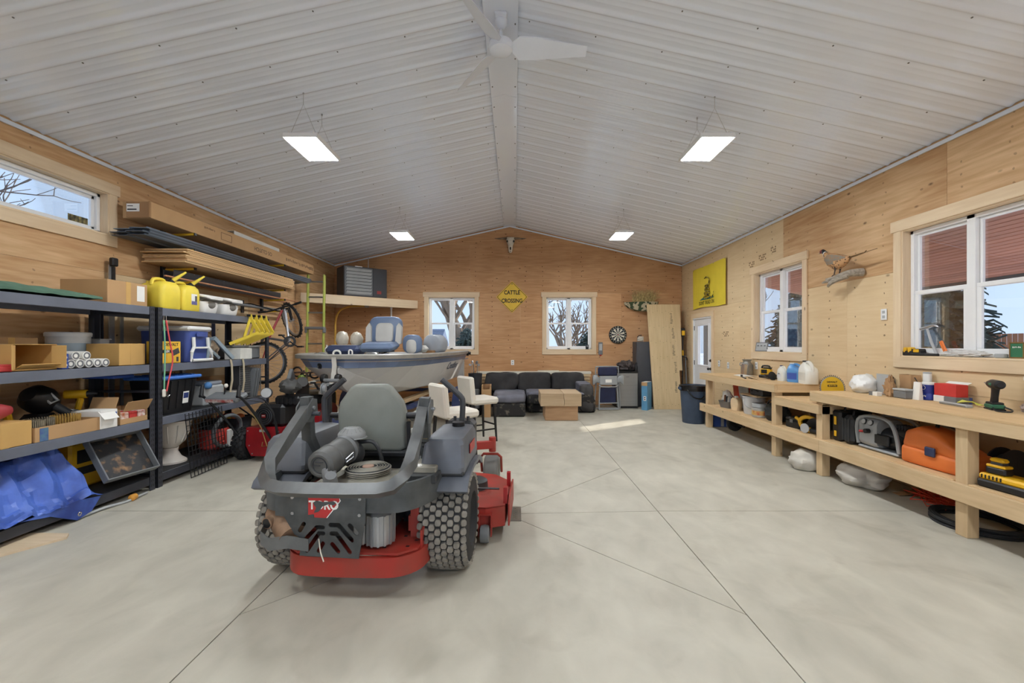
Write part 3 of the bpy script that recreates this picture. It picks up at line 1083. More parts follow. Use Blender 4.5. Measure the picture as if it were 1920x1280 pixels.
NEEDLE = mat('needles', (52, 66, 58), 0.85, var=0.35, scale=10)
def spruce(label, loc, hgt, seed, rad=1.5):
    rnd = random.Random(seed)
    t = thing('spruce_tree', label, 'tree', loc, 0, 'evergreens outside')
    part('trunk', t, BARK2, cyl((0, 0, -0.3), (0, 0, hgt * 0.95), 0.11, 0.02, 8))
    prims = []
    n = 44
    for k in range(n):
        z = 0.35 + (hgt - 0.4) * (k + rnd.uniform(-0.6, 0.6)) / n
        rr = rad * (1 - k / n) ** 0.85 + 0.1
        m_ = max(6, int(16 * rr / rad) + 4)
        for j in range(m_):
            a = 2 * PI * (j + rnd.random()) / m_
            d = Vector((math.cos(a), math.sin(a), 0)); s = Vector((-math.sin(a), math.cos(a), 0))
            L = rr * rnd.uniform(0.75, 1.1)
            pts = []
            for i in range(6):
                f = i / 5
                c = d * L * f + Vector((0, 0, z - L * rnd.uniform(0.2, 0.5) * f))
                w = (0.03 + 0.10 * math.sin(PI * min(1, f + 0.12))) * (0.4 + L * 0.5) * rnd.uniform(0.6, 1.2)
                pts.append([c + s * w - Vector((0, 0, w * 0.5)), c + Vector((0, 0, 0.02)), c - s * w - Vector((0, 0, w * 0.5)), c - Vector((0, 0, 0.02 + w * 0.15))])
            prims.append(loft(pts))
    part('foliage', t, NEEDLE, *prims, kind='stuff')
spruce('dark spruce outside the near right window behind the hammer', (10.6, 10.6, 0), 4.6, 1, 1.5)
spruce('dark spruce outside the far right window on its left', (9.6, 14.6, 0), 3.8, 2, 1.5)
spruce('dark spruce outside the far right window on its right', (12.5, 17.4, 0), 4.2, 3, 1.7)
spruce('small spruce in the lower panes of the right back window', (2.9, 16.4, 0), 2.1, 4, 1.3)
spruce('small spruce in the lower panes of the left back window', (-1.9, 17.0, 0), 2.2, 5, 1.2)
spruce('dark spruce behind the fence at the far right', (19.6, 14.0, 0), 6.5, 6, 1.9)

FEN = wood('fence_cedar', (150, 94, 64), (190, 132, 96), 2, knots=0.3, per_object=0.15)
fence = thing('cedar_fence', 'brown vertical board fence beyond the right windows', 'fence', (15.6, 13.0, 0), R(90))
first = None
for k in range(64):
    if first is None:
        first = part('fence_board', fence, FEN, box((0, 0, 0.85), (0.135, 0.02, 1.9), bev=0.004), loc=(-4.8 + k * 0.15, 0, 0))
    else:
        o = link_mesh('fence_board', first.data, fence); o.location = (-4.8 + k * 0.15, 0, 0)
for z in (0.3, 1.4):
    part('rail', fence, FEN, box((-0.1, 0.035, z), (9.6, 0.045, 0.09)))

SHING = mat('shingle_blue', (96, 108, 128), 0.85, var=0.2, scale=20)
HWALL = mat('house_siding', (176, 178, 182), 0.8, var=0.05)
hs = thing('neighbour_house', 'low grey house with blue shingled roof behind the left back window', 'house', (-9.2, 29, 0))
part('wall', hs, HWALL, box((0, 2, 0.4), (7.6, 4, 1.6)))
rf = part('roof', hs, SHING, prism([(-0.4, 1.15), (2.2, 2.55), (4.6, 1.15), (4.6, 1.05), (-0.4, 1.05)], 8.2, (-4.1, 0, 0), 'x'))
for k in range(7):
    f = (k + 0.5) / 7
    part('shingle_course', rf, SHING, box((0, -0.4 + 2.6 * f, 1.16 + 1.4 * f + 0.02), (8.2, 0.4, 0.03), (math.atan2(1.4, 2.6), 0, 0)))
part('chimney', hs, HWALL, box((2.3, 2.2, 2.7), (0.7, 0.6, 1.0)))
# ================================================================ RIDE-ON MOWER
def thick(pl, r, n=5):
    """closed outline of a polyline of half width r with round ends"""
    P = [Vector((p[0], p[1])) for p in pl]
    L_, R_ = [], []
    for i in range(len(P)):
        if i == 0: d = (P[1] - P[0]).normalized(); nn = Vector((-d.y, d.x)); k = 1
        elif i == len(P) - 1: d = (P[-1] - P[-2]).normalized(); nn = Vector((-d.y, d.x)); k = 1
        else:
            d1 = (P[i] - P[i - 1]).normalized(); d2 = (P[i + 1] - P[i]).normalized()
            nn = Vector((-d1.y - d2.y, d1.x + d2.x)); k = 2 / max(0.5, nn.length_squared)
        L_.append(P[i] + nn * r * k); R_.append(P[i] - nn * r * k)
    def capp(c, a0):
        return [c + Vector((math.cos(a0 - PI * j / n), math.sin(a0 - PI * j / n))) * r for j in range(1, n)]
    d = P[-1] - P[-2]; a = math.atan2(d.y, d.x)
    out = L_ + capp(P[-1], a + PI / 2) + R_[::-1]
    d = P[0] - P[1]; a = math.atan2(d.y, d.x)
    out += capp(P[0], a + PI / 2)
    return [tuple(p) for p in out]

MROPS = mat('mower_roll_bar', (104, 106, 106), 0.42, 0.25, var=0.22, scale=7)
MFASC = mat('mower_fascia', (74, 77, 78), 0.55, var=0.25, scale=9)
MTANK = mat('mower_tank', (98, 101, 106), 0.5, var=0.14, scale=4)
MBLUE = mat('mower_fender', (92, 96, 104), 0.45, var=0.15, scale=5)
MRED = mat('mower_red', (164, 48, 38), 0.5, var=0.2, scale=6, rgb2=(146, 60, 48))
MSEAT = mat('mower_seat', (134, 137, 130), 0.55, var=0.1, scale=4, bump=0.06, bscale=160)
MENG = mat('engine_dust', (146, 142, 130), 0.7, var=0.14, scale=10)
MBLK = mat('engine_black', (52, 53, 54), 0.5, var=0.25, scale=9)
MAIR = mat('air_cleaner_grey', (88, 88, 86), 0.55, var=0.15, scale=8)
MLUG = mat('dusty_tread', (134, 129, 120), 0.85, var=0.2, scale=20)
RUST = mat('rusty_muffler', (150, 122, 98), 0.7, 0.3, var=0.25, scale=9)
ALUM = mat('cast_aluminium', (168, 170, 172), 0.4, 0.7, var=0.1)
mow = thing('riding_mower', 'grey and red ride-on mower with folded roll bar seen from behind', 'mower', (-0.93, 2.87, 0), R(-3))

def wheel(name, parent, c, rad, wid, rim_r, tread=None, tire_m=RUBBER, hub_m=None, n=40, flip=1):
    hw = wid / 2
    prof = []
    for i in range(13):
        t = -PI / 2 + PI * i / 12
        s_ = math.sin(t); c_ = math.cos(t)
        u = hw * math.copysign(abs(s_) ** 0.55, s_)
        rr = rim_r + (rad - rim_r) * (0.12 + 0.88 * abs(c_) ** 0.42)
        prof.append((rr, u))
    prof = [(rim_r, -hw * 0.75)] + prof + [(rim_r, hw * 0.75)]
    w = part(name, parent, tire_m, lathe(prof, (0, 0, 0), n, r=(0, PI / 2, 0)), loc=c)
    part('wheel_rim', w, hub_m or LGREY, lathe([(0.02, -hw * 0.5), (rim_r * 0.4, -hw * 0.5), (rim_r * 0.9, -hw * 0.35), (rim_r * 1.01, -hw * 0.75), (rim_r * 1.01, hw * 0.75), (rim_r * 0.9, hw * 0.35), (rim_r * 0.4, hw * 0.5), (0.02, hw * 0.5)], n=24, r=(0, PI / 2, 0)))
    if tread:
        rows, cnt, hgt, m_ = tread
        pr = []
        for a_ in range(rows):
            u = (a_ - (rows - 1) / 2) / ((rows - 1) / 2) * hw * 0.86
            f = abs(u) / hw
            rr = rim_r + (rad - rim_r) * (0.12 + 0.88 * max(0.05, 1 - f ** 3.6) ** 0.21) - 0.004
            tilt = -math.copysign(0.85 * f ** 4, u)
            for j in range(cnt):
                th = 2 * PI * (j + 0.5 * (a_ % 2)) / cnt
                M = Matrix.Rotation(th, 3, 'X')
                lw = hw * 2 * 0.86 / (rows - 1) * 0.53; ll = 2 * PI * rad / cnt * 0.39
                vs = []
                for (z, s) in ((-0.004, 1.0), (hgt, 0.86)):
                    for (p, q) in ((-1, -0.45), (-0.62, -1), (0.62, -1), (1, -0.45), (1, 0.45), (0.62, 1), (-0.62, 1), (-1, 0.45)):
                        v = Matrix.Rotation(tilt * -1, 3, 'Y') @ Vector((p * lw * s, q * ll * s, z))
                        vs.append(M @ (v + Vector((u, 0, rr))))
                def g(b, dm, vs=vs):
                    b.add(vs, [(i, (i + 1) % 8, 8 + (i + 1) % 8, 8 + i) for i in range(8)] + [tuple(range(8, 16))], dm)
                pr.append(g)
        part('tread', w, m_, *pr, kind='stuff')
    return w
for s in (-1, 1):
    wheel('rear_tyre', mow, (s * 0.505, 0, 0.305), 0.30, 0.30, 0.15, (8, 36, 0.016, MLUG), n=48, hub_m=GREY)
# rear engine guard (red)
gp = [(-0.42, 0.0), (-0.40, -0.28), (-0.36, -0.40), (-0.27, -0.475), (-0.1, -0.49), (0.12, -0.49), (0.29, -0.475), (0.39, -0.40), (0.43, -0.28), (0.45, 0.0)]
part('engine_guard', mow, MRED, tube([(x, y, 0.205) for x, y in gp], 1.0, prof=[(-0.012, -0.052), (0.012, -0.052), (0.012, 0.052), (-0.012, 0.052)], k=3, up=(0, 0, 1)) if False else
     loft([[Vector((x, y, 0.152)), Vector((x, y, 0.262)), Vector((x * 0.93, y * 0.94, 0.262)), Vector((x * 0.93, y * 0.94, 0.152))] for x, y in [tuple(v)[:2] for v in smooth_path([(a, b, 0) for a, b in gp], 3)]]))
part('guard_plate', mow, MRED, prism([(-0.37, -0.40), (-0.28, -0.465), (0.3, -0.465), (0.39, -0.39), (0.44, 0.0), (-0.42, 0.0)], 0.014, (0, 0, 0.268)),
     *[box((x, y, 0.2825), (0.02, 0.016, 0.002), m=BLACK) for x, y in ((0.2, -0.4), (0.33, -0.38), (-0.3, -0.42), (0.28, -0.25), (0.36, -0.3))])
part('frame', mow, MRED, box((-0.30, 0.5, 0.36), (0.05, 1.5, 0.09)), box((0.32, 0.5, 0.36), (0.05, 1.5, 0.09)), box((0.335, -0.24, 0.40), (0.05, 0.03, 0.30)), box((0.335, -0.1, 0.48), (0.03, 0.3, 0.10)),
     box((-0.34, -0.22, 0.50), (0.03, 0.30, 0.14)), box((0.0, 1.15, 0.36), (0.66, 0.06, 0.09)), box((0.0, 0.05, 0.34), (1.0, 0.09, 0.09), m=DGREY), box((0.40, -0.30, 0.31), (0.012, 0.09, 0.10)), cyl((0.39, -0.3, 0.3), (0.41, -0.3, 0.3), 0.02, m=BLACK))
for s, lbl in ((-1, 0), (1, 1)):
    part('hydro_motor', mow, MBLK, cyl((s * 0.2, 0.02, 0.33), (s * 0.37, 0.02, 0.33), 0.075), box((s * 0.22, 0.08, 0.4), (0.14, 0.2, 0.14), bev=0.02))
# slotted rear plate
def mp(cx, cy):
    return ((460 + cx / 5.82 - 965) * 2.36 / 800 + 0.955, 1.45 - (880 + cy / 5.82 - 646) * 2.36 / 800)
outer = [mp(*q) for q in ((300, 300), (1315, 300), (1315, 540), (1240, 975), (575, 955), (600, 770), (520, 725), (400, 530), (300, 520))]
pls = [[(1140, 612), (1215, 695)], [(925, 612), (1015, 612), (1165, 775)], [(935, 705), (990, 705), (1140, 905)], [(945, 822), (1010, 900)]]
holes = []
for pl in pls:
    holes.append(thick([mp(*q) for q in pl], 0.0125))
for pl in ([(625, 605), (580, 680)], [(845, 705), (795, 705), (660, 900)], [(840, 815), (790, 900)], [(840, 640), (770, 640), (650, 765)]):
    holes.append(thick([mp(*q) for q in pl], 0.0115))
rp = plate('rear_plate', mow, MFASC, outer, holes, 0.006, (0, -0.503, 0))
for x, z in (mp(498, 315), mp(1255, 320), mp(498, 490), mp(1250, 497), mp(560, 815)):
    part('bolt', rp, ALUM, cyl((x, z, 0.003), (x, z, 0.009), 0.009, n=8))
dec = part('badge', rp, mat('badge_red', (178, 44, 44), 0.5), prism([mp(675, 312), mp(1015, 303), mp(1040, 345), mp(885, 535), mp(745, 532), mp(740, 495), mp(675, 505)], 0.0012, (0, 0, 0.0032)))
text('lettering', 'TORO', 0.066, PAPER, rp, (*mp(850, 400), 0.0048), (0, 0, 0), 0.0003, sx=0.9, bold=0.002)
part('torn_patch', rp, MFASC, prism([mp(735, 365), mp(770, 345), mp(850, 360), mp(960, 350), mp(990, 370), mp(960, 395), mp(905, 385), mp(835, 410), mp(810, 450), mp(790, 470), mp(740, 480), mp(765, 425), mp(740, 390)], 0.0003, (0, 0, 0.0053)))
part('stripe', rp, PAPER, prism([mp(1025, 312), mp(1042, 345), mp(890, 535), mp(880, 533), mp(1030, 345)], 0.0006, (0, 0, 0.0044)))
# curved rear fascia
fp = smooth_path([(-0.53, 0.02, 0), (-0.53, -0.24, 0), (-0.50, -0.40, 0), (-0.43, -0.475, 0), (-0.34, -0.493, 0), (0.0, -0.494, 0), (0.26, -0.493, 0), (0.37, -0.46, 0), (0.45, -0.37, 0), (0.50, -0.22, 0), (0.50, 0.02, 0)], 3)
def fz(i):
    f = i / (len(fp) - 1)
    return (0.515 + 0.04 * max(0, f - 0.6) * 2, 0.672 + 0.05 * max(0, f - 0.55))
part('rear_fascia', mow, MFASC, loft([[Vector((p.x, p.y, fz(i)[0])), Vector((p.x, p.y, fz(i)[1])), Vector((p.x * 0.96, p.y * 0.97, fz(i)[1])), Vector((p.x * 0.96, p.y * 0.97, fz(i)[0]))] for i, p in enumerate(fp)]))
part('battery_tray', mow, MBLK, box((0.40, -0.22, 0.66), (0.18, 0.26, 0.05), bev=0.006), box((0.4, -0.2, 0.70), (0.15, 0.2, 0.04), bev=0.006, m=MENG), box((0.37, -0.28, 0.715), (0.03, 0.03, 0.03), bev=0.006, m=PAPER))
# roll bar hoop folded to the rear, square tube
sq = [(-0.03, -0.03), (0.03, -0.03), (0.03, 0.03), (-0.03, 0.03)]
hp = [(sx * x, y, z) for sx, L_ in ((-1, 1), (1, -1)) for x, y, z in [(0.37, -0.20, 1.045), (0.382, -0.38, 0.91), (0.392, -0.53, 0.805), (0.372, -0.60, 0.75), (0.328, -0.645, 0.712), (0.26, -0.66, 0.70), (0.1, -0.665, 0.697)][::L_]]
part('roll_bar_hoop', mow, MROPS, tube(hp, 1.0, prof=sq, up=(0, 0.62, 0.78)), sharp=50)
for s in (-1, 1):
    u = part('roll_bar_post', mow, MFASC, tube([(s * 0.36, 0.0, 0.52), (s * 0.365, -0.05, 0.66), (s * 0.375, -0.17, 0.86), (s * 0.38, -0.185, 1.12)], 1.0, prof=[(-0.03, -0.028), (0.03, -0.028), (0.03, 0.028), (-0.03, 0.028)], up=(1, 0, 0)))
    part('hinge_plate', u, MROPS, prism([(-0.25, 0.97), (-0.19, 0.96), (-0.12, 1.02), (-0.13, 1.10), (-0.18, 1.11), (-0.24, 1.06)], 0.008, (s * 0.415 - 0.004, 0, 0), 'x'), prism([(-0.25, 0.97), (-0.19, 0.96), (-0.12, 1.02), (-0.13, 1.10), (-0.18, 1.11), (-0.24, 1.06)], 0.008, (s * 0.345 - 0.004, 0, 0), 'x'))
    part('hinge_pin', u, ALUM, cyl((s * 0.33, -0.18, 1.05), (s * 0.44, -0.18, 1.05), 0.012), cyl((s * 0.29 if s < 0 else 0.27, -0.19, 1.015), (s * 0.35, -0.19, 1.015), 0.014, m=DGREY))
    part('post_bracket', u, MBLK, box((s * 0.36, -0.03, 0.58), (0.09, 0.1, 0.16), bev=0.01), cyl((s * 0.36, -0.09, 0.60), (s * 0.36, -0.075, 0.60), 0.018, m=ALUM))
part('warning_label', mow, YELLOW, box((0.375, -0.165, 0.81), (0.045, 0.004, 0.13), (0.5, 0, 0)), *[box((0.375, -0.155 - 0.018 * k, 0.78 + 0.03 * k), (0.03, 0.006, 0.008), (0.5, 0, 0), m=INK) for k in range(3)])
# engine
part('engine_cover', mow, MENG, box((0.0, -0.25, 0.575), (0.56, 0.40, 0.12), bev=0.05), box((0.03, -0.10, 0.565), (0.52, 0.3, 0.10), bev=0.03), ell((0.05, -0.27, 0.625), (0.2, 0.18, 0.045)))
part('engine_block', mow, MBLK, box((0, -0.22, 0.44), (0.44, 0.36, 0.26), bev=0.03), box((-0.18, -0.2, 0.46), (0.14, 0.4, 0.16), bev=0.02))
part('oil_filter', mow, ALUM, lathe([(0.03, 0.285), (0.078, 0.30), (0.08, 0.47), (0.06, 0.49)], (0.16, -0.36, 0), 20), *[box((0.16 + 0.081 * math.cos(a), -0.36 + 0.081 * math.sin(a), 0.385), (0.012, 0.012, 0.17), (0, 0, a)) for a in [k * PI / 7 for k in range(14)]], box((0.06, -0.40, 0.36), (0.07, 0.06, 0.12), bev=0.01))
fanp = part('cooling_fan_screen', mow, MBLK, lathe([(0.128, 0.70), (0.132, 0.705), (0.132, 0.758), (0.126, 0.765), (0.0, 0.765)], (0.045, -0.25, -0.062), 32))
for k in range(5):
    part('screen_ring', fanp, MENG, lathe([(0.131, 0.708 + 0.011 * k), (0.137, 0.711 + 0.011 * k), (0.137, 0.714 + 0.011 * k), (0.131, 0.717 + 0.011 * k)], (0.045, -0.25, -0.062), 32, cap=False))
for k in range(5):
    rr = 0.055 + 0.016 * k
    part('screen_ring', fanp, MENG, lathe([(rr - 0.003, 0.766), (rr, 0.770), (rr + 0.003, 0.766)], (0.045, -0.25, -0.062), 32, cap=False))
part('screen_hub', fanp, mat('hub_tan', (170, 140, 122), 0.6), lathe([(0.035, 0.765), (0.033, 0.772), (0.0, 0.773)], (0.045, -0.25, -0.062), 20))
ax0, ax1 = Vector((-0.15, -0.46, 0.765)), Vector((-0.115, -0.15, 0.80))
dv = (ax1 - ax0).normalized()
rt = dv.to_track_quat('Z', 'Y').to_euler()
ac = part('air_cleaner', mow, MAIR, lathe([(0.0000, 0.0), (0.0498, 0.0), (0.0548, -0.008), (0.0647, -0.008), (0.0705, 0.0), (0.0813, 0.006), (0.0847, 0.03), (0.0847, 0.09), (0.0895, 0.095), (0.0895, 0.105), (0.0830, 0.11), (0.0847, 0.2), (0.0880, 0.205), (0.0880, 0.25), (0.0747, 0.29), (0.0498, 0.34)], ax0, 28, r=rt))
part('air_cleaner_band', ac, GREY, lathe([(0.0909, 0.22), (0.0909, 0.252)], ax0, 28, r=rt, cap=False))
part('cap_star', ac, ALUM, *[box(ax0 + dv * -0.004 + Matrix(((1, 0, 0), (0, 1, 0), (0, 0, 1))) @ (rotm(rt) @ Vector((0.02 * math.cos(a), 0.02 * math.sin(a), 0))), (0.045, 0.004, 0.008), (rt[0], rt[1], rt[2]), m=DGREY) for a in (0, PI / 2)], lathe([(0.0415, -0.001), (0.0432, -0.006), (0.0456, -0.001)], ax0, 24, r=rt, m=DGREY, cap=False))
part('latch', ac, STEEL, tube([ax0 + dv * 0.1 + Vector((0.093, 0, 0.0)), ax0 + dv * 0.18 + Vector((0.095, 0, 0.012)), ax0 + dv * 0.18 + Vector((0.095, 0, -0.015)), ax0 + dv * 0.1 + Vector((0.093, 0, -0.02))], 0.004, 5, closed=True))
part('dust_valve', ac, GREY, lathe([(0.0, 0.0), (0.036, 0.0), (0.042, 0.03), (0.036, 0.06), (0.03, 0.1)], (-0.085, -0.47, 0.645), 16, r=(0.5, 0.3, 0)), cyl((-0.085, -0.47, 0.68), (-0.12, -0.42, 0.74), 0.036, 0.042))
part('intake_neck', mow, MBLK, cyl((-0.10, -0.12, 0.68), (-0.112, -0.12, 0.865), 0.052, 0.045, 18), ell((-0.10, -0.13, 0.75), (0.07, 0.07, 0.075)))
part('intake_cap', mow, mat('cap_grey', (142, 143, 142), 0.55), lathe([(0.03, 0.852), (0.095, 0.852), (0.086, 0.857), (0.086, 0.877), (0.08, 0.887), (0.05, 0.915), (0.0, 0.919)], (-0.115, -0.12, 0), 28), *[box((-0.115 + 0.062 * math.cos(a), -0.12 + 0.062 * math.sin(a), 0.903), (0.035, 0.003, 0.006), (0, 0.75, a)) for a in [k * PI / 8 for k in range(16)]])
part('breather_hose', mow, MBLK, tube([(-0.06, -0.11, 0.82), (0.02, -0.12, 0.825), (0.06, -0.11, 0.77), (0.08, -0.10, 0.68)], 0.013, 8, k=4))
part('muffler', mow, RUST, cyl((-0.46, -0.34, 0.46), (-0.30, -0.47, 0.36), 0.078, n=22), cyl((-0.44, -0.40, 0.44), (-0.455, -0.47, 0.435), 0.034, n=16), cyl((-0.455, -0.468, 0.435), (-0.4555, -0.472, 0.4349), 0.027, n=16, m=BLACK))
part('muffler_guard', mow, MROPS, loft([[Vector((x, y, z - 0.035)), Vector((x, y, z + 0.035)), Vector((x, y + 0.006, z + 0.035)), Vector((x, y + 0.006, z - 0.035))] for x, y, z in ((-0.5, -0.36, 0.44), (-0.46, -0.52, 0.375), (-0.40, -0.535, 0.345), (-0.30, -0.53, 0.36), (-0.19, -0.51, 0.335))]), sharp=20)
part('pull_cord', mow, CREAMW, tube([(-0.13, -0.512, 0.375), (-0.11, -0.53, 0.31), (-0.09, -0.535, 0.26)], 0.0035, 5))
# side tanks and fenders
for s in (-1, 1):
    def ring(x0, x1, y0, y1, z, r_=0.04):
        return [Vector((s * px, py, z)) for px, py in rrect(x1 - x0, y1 - y0, r_, 3, (x0 + x1) / 2, (y0 + y1) / 2)]
    tk = part('fuel_tank', mow, MTANK if s < 0 else MBLUE, loft([ring(0.365, 0.635, -0.245, 0.33, 0.665), ring(0.36, 0.64, -0.25, 0.33, 0.70), ring(0.375, 0.63, -0.215, 0.32, 0.83), ring(0.39, 0.615, -0.19, 0.31, 0.862), ring(0.41, 0.59, -0.16, 0.28, 0.872)]), sharp=24)
    part('tank_base', mow, MBLK, box((s * 0.50, 0.03, 0.66), (0.27, 0.54, 0.03), bev=0.01))
    if s > 0:
        part('tank_cap', tk, BLACK, cyl((0.52, 0.2, 0.87), (0.52, 0.2, 0.90), 0.045, n=18))
    arc = [(-0.27, 0.555), (-0.30, 0.575), (-0.28, 0.61), (-0.22, 0.645), (0.0, 0.665), (0.25, 0.655), (0.40, 0.60), (0.42, 0.56), (0.38, 0.56), (0.24, 0.625), (0.0, 0.64), (-0.2, 0.62), (-0.25, 0.595)]
    part('fender', mow, MBLUE, prism(arc, 0.31, (0.355 if s > 0 else -0.665, 0, 0), 'x'))
    lv = part('control_lever', mow, BLACK, tube([(s * 0.515, 0.33, 0.84), (s * 0.525, 0.33, 0.93), (s * 0.527, 0.33, 1.03), (s * 0.515, 0.33, 1.06), (s * 0.48, 0.33, 1.095), (s * 0.37, 0.33, 1.19)], 0.021, 10, k=3, m=DGREY))
    part('lever_rod', lv, BLACKM, tube([(s * 0.42, 0.30, 0.68), (s * 0.44, 0.32, 0.74), (s * 0.515, 0.33, 0.85)], 0.011, 8))
    part('tank_strip', tk, RED, box((s * 0.642, 0.05, 0.77), (0.004, 0.2, 0.06)))
part('control_panel', mow, BLACK, box((0.50, 0.42, 0.78), (0.22, 0.18, 0.2), bev=0.03), *[cyl((0.46 + 0.05 * k, 0.38, 0.88), (0.46 + 0.05 * k, 0.38, 0.91), 0.012, m=RED if k == 1 else DGREY) for k in range(3)])
# seat
def seat_ring(y, k, z0, z1, w):
    pts = []
    for (x, z) in [(-0.5, 0.0), (-0.5, 0.55), (-0.46, 0.72), (-0.30, 0.95), (-0.22, 1.0), (0.22, 1.0), (0.30, 0.95), (0.46, 0.72), (0.5, 0.55), (0.5, 0.0), (0.42, -0.06), (-0.42, -0.06)]:
        pts.append(Vector((x * w * k - 0.05, y + (z * (z1 - z0)) * -0.10, z0 + (z1 - z0) * (0.5 + (z - 0.5) * k))))
    return pts
sb = part('seat_back', mow, MSEAT, loft([seat_ring(0.05, 0.90, 0.745, 1.18, 0.47), seat_ring(0.055, 0.97, 0.745, 1.18, 0.47), seat_ring(0.075, 1.0, 0.745, 1.18, 0.47), seat_ring(0.13, 1.0, 0.745, 1.18, 0.46), seat_ring(0.17, 0.9, 0.745, 1.18, 0.46)]), sharp=60)
part('seat_pan', mow, BLACKM, box((0, 0.12, 0.70), (0.44, 0.14, 0.06), bev=0.02), box((0.21, 0.045, 0.80), (0.025, 0.02, 0.26), (0.1, 0, 0)), box((0, 0.3, 0.62), (0.3, 0.4, 0.12)))
part('seat_cushion', mow, MSEAT, box((-0.05, 0.33, 0.74), (0.47, 0.46, 0.10), bev=0.045))
for s in (-1, 1):
    part('armrest', mow, MSEAT, box((s * 0.27 - 0.05, 0.22, 0.96), (0.055, 0.30, 0.05), (0.1, 0, 0), bev=0.02), cyl((s * 0.2 - 0.05, 0.08, 0.96), (s * 0.3 - 0.05, 0.08, 0.96), 0.02, m=BLACK))
# deck, front end
dk = part('cutting_deck', mow, MRED, prism([(-0.72, 0.36), (-0.30, 0.32), (0.30, 0.32), (0.70, 0.30), (0.84, 0.36), (0.86, 0.90), (0.70, 1.10), (0.28, 1.22), (-0.28, 1.22), (-0.68, 1.08), (-0.80, 0.85), (-0.80, 0.45)], 0.012, (0, 0, 0.243)),
          loft([[Vector((x, y, 0.10)), Vector((x, y, 0.25)), Vector((x * 0.985, y * 0.985 + 0.01, 0.25)), Vector((x * 0.985, y * 0.985 + 0.01, 0.10))] for x, y in [(-0.72, 0.36), (-0.30, 0.32), (0.30, 0.32), (0.70, 0.30), (0.84, 0.36), (0.86, 0.90), (0.70, 1.10), (0.28, 1.22), (-0.28, 1.22), (-0.68, 1.08), (-0.80, 0.85), (-0.80, 0.45), (-0.72, 0.36)]]), sharp=20)
for x in (-0.5, 0.0, 0.56):
    part('spindle_cover', dk, MBLK, lathe([(0.11, 0.255), (0.105, 0.315), (0.08, 0.33), (0.0, 0.335)], (x, 0.74, 0), 20))
part('discharge_chute', dk, MRED, prism([(0.36, 0.10), (0.92, 0.10), (0.90, 0.28), (0.50, 0.30), (0.36, 0.26)], 0.012, (0.862, 0, 0), 'x'), box((0.84, 0.42, 0.31), (0.03, 0.05, 0.12), m=RED), box((0.84, 0.8, 0.31), (0.03, 0.05, 0.12), m=RED))
part('height_rod', dk, BLACKM, tube([(0.55, 0.5, 0.27), (0.62, 0.5, 0.33), (0.78, 0.55, 0.31)], 0.008, 6))
for x, y in ((0.70, 0.34), (-0.66, 0.38)):
    rl = part('anti_scalp_wheel', dk, GREY, lathe([(0.02, -0.035), (0.058, -0.03), (0.064, 0.0), (0.058, 0.03), (0.02, 0.035)], (x, y - 0.07, 0.075), 18, r=(0, PI / 2, 0)))
    part('wheel_bracket', rl, MRED, box((x - 0.045, y - 0.05, 0.13), (0.008, 0.05, 0.15)), box((x + 0.045, y - 0.05, 0.13), (0.008, 0.05, 0.15)), box((x, y - 0.03, 0.205), (0.1, 0.05, 0.01)))
for s in (-1, 1):
    part('caster_arm', mow, MRED, box((s * 0.47, 1.30, 0.47), (0.40, 0.055, 0.075), (0, 0, s * 0.35), bev=0.005), cyl((s * 0.64, 1.37, 0.40), (s * 0.64, 1.37, 0.54), 0.035))
    wh = wheel('caster_tyre', mow, (s * 0.62, 1.50, 0.168), 0.165, 0.15, 0.07, tire_m=mat('caster_grey', (112, 112, 108), 0.8, var=0.1), n=32)
    part('caster_fork', mow, MRED, tube([(s * 0.62 - 0.10, 1.50, 0.165), (s * 0.62 - 0.10, 1.43, 0.33), (s * 0.62 - 0.07, 1.39, 0.37), (s * 0.62 + 0.07, 1.39, 0.37), (s * 0.62 + 0.10, 1.43, 0.33), (s * 0.62 + 0.10, 1.50, 0.165)], 0.013, 8, m=MRED))
part('foot_deck', mow, BLACK, box((0, 0.95, 0.42), (0.6, 0.5, 0.03), bev=0.01), box((0, 1.2, 0.48), (0.6, 0.03, 0.14), (0.4, 0, 0)))
# ================================================================ WORKBENCH ALONG THE RIGHT WALL
BX = 3.345
bench = thing('workbench', 'long stepped workbench of raw lumber along the right wall', 'workbench')
TOPM = wood('bench_plywood', (198, 164, 120), (226, 196, 152), 1, knots=0.35, per_object=0.04)
for (y0, y1, z) in ((5.50, 7.72, 0.94), (4.70, 5.50, 0.79), (1.9, 4.84, 0.9265)):
    part('bench_top', bench, TOPM, box(((BX + 4.03) / 2, (y0 + y1) / 2, z - 0.009), (4.03 - BX, y1 - y0, 0.018), bev=0.002))
    part('front_rail', bench, BENCH_Y, box((BX + 0.019, (y0 + y1) / 2, z - 0.063), (0.038, y1 - y0, 0.09), bev=0.003))
    part('end_rail', bench, BENCH_X, box(((BX + 4.03) / 2 + 0.019, y0 + 0.019, z - 0.063), (4.03 - BX - 0.04, 0.038, 0.09), bev=0.003))
    part('end_rail', bench, BENCH_X, box(((BX + 4.03) / 2 + 0.019, y1 - 0.019, z - 0.063), (4.03 - BX - 0.04, 0.038, 0.09), bev=0.003))
for y, h in ((7.52, 0.83), (5.58, 0.83), (4.745, 0.815), (3.235, 0.815), (2.0, 0.815)):
    part('post', bench, BENCH_Z, box((BX + 0.085, y, h / 2 + 0.001), (0.09, 0.09, h), bev=0.003))
    part('back_post', bench, BENCH_Z, box((3.985, y, h / 2 + 0.001), (0.04, 0.09, h), bev=0.003))
for (y0, y1) in ((4.70, 7.72), (1.9, 4.695)):
    part('lower_rail', bench, BENCH_Y, box((BX + 0.019, (y0 + y1) / 2, 0.335), (0.038, y1 - y0, 0.135), bev=0.003))
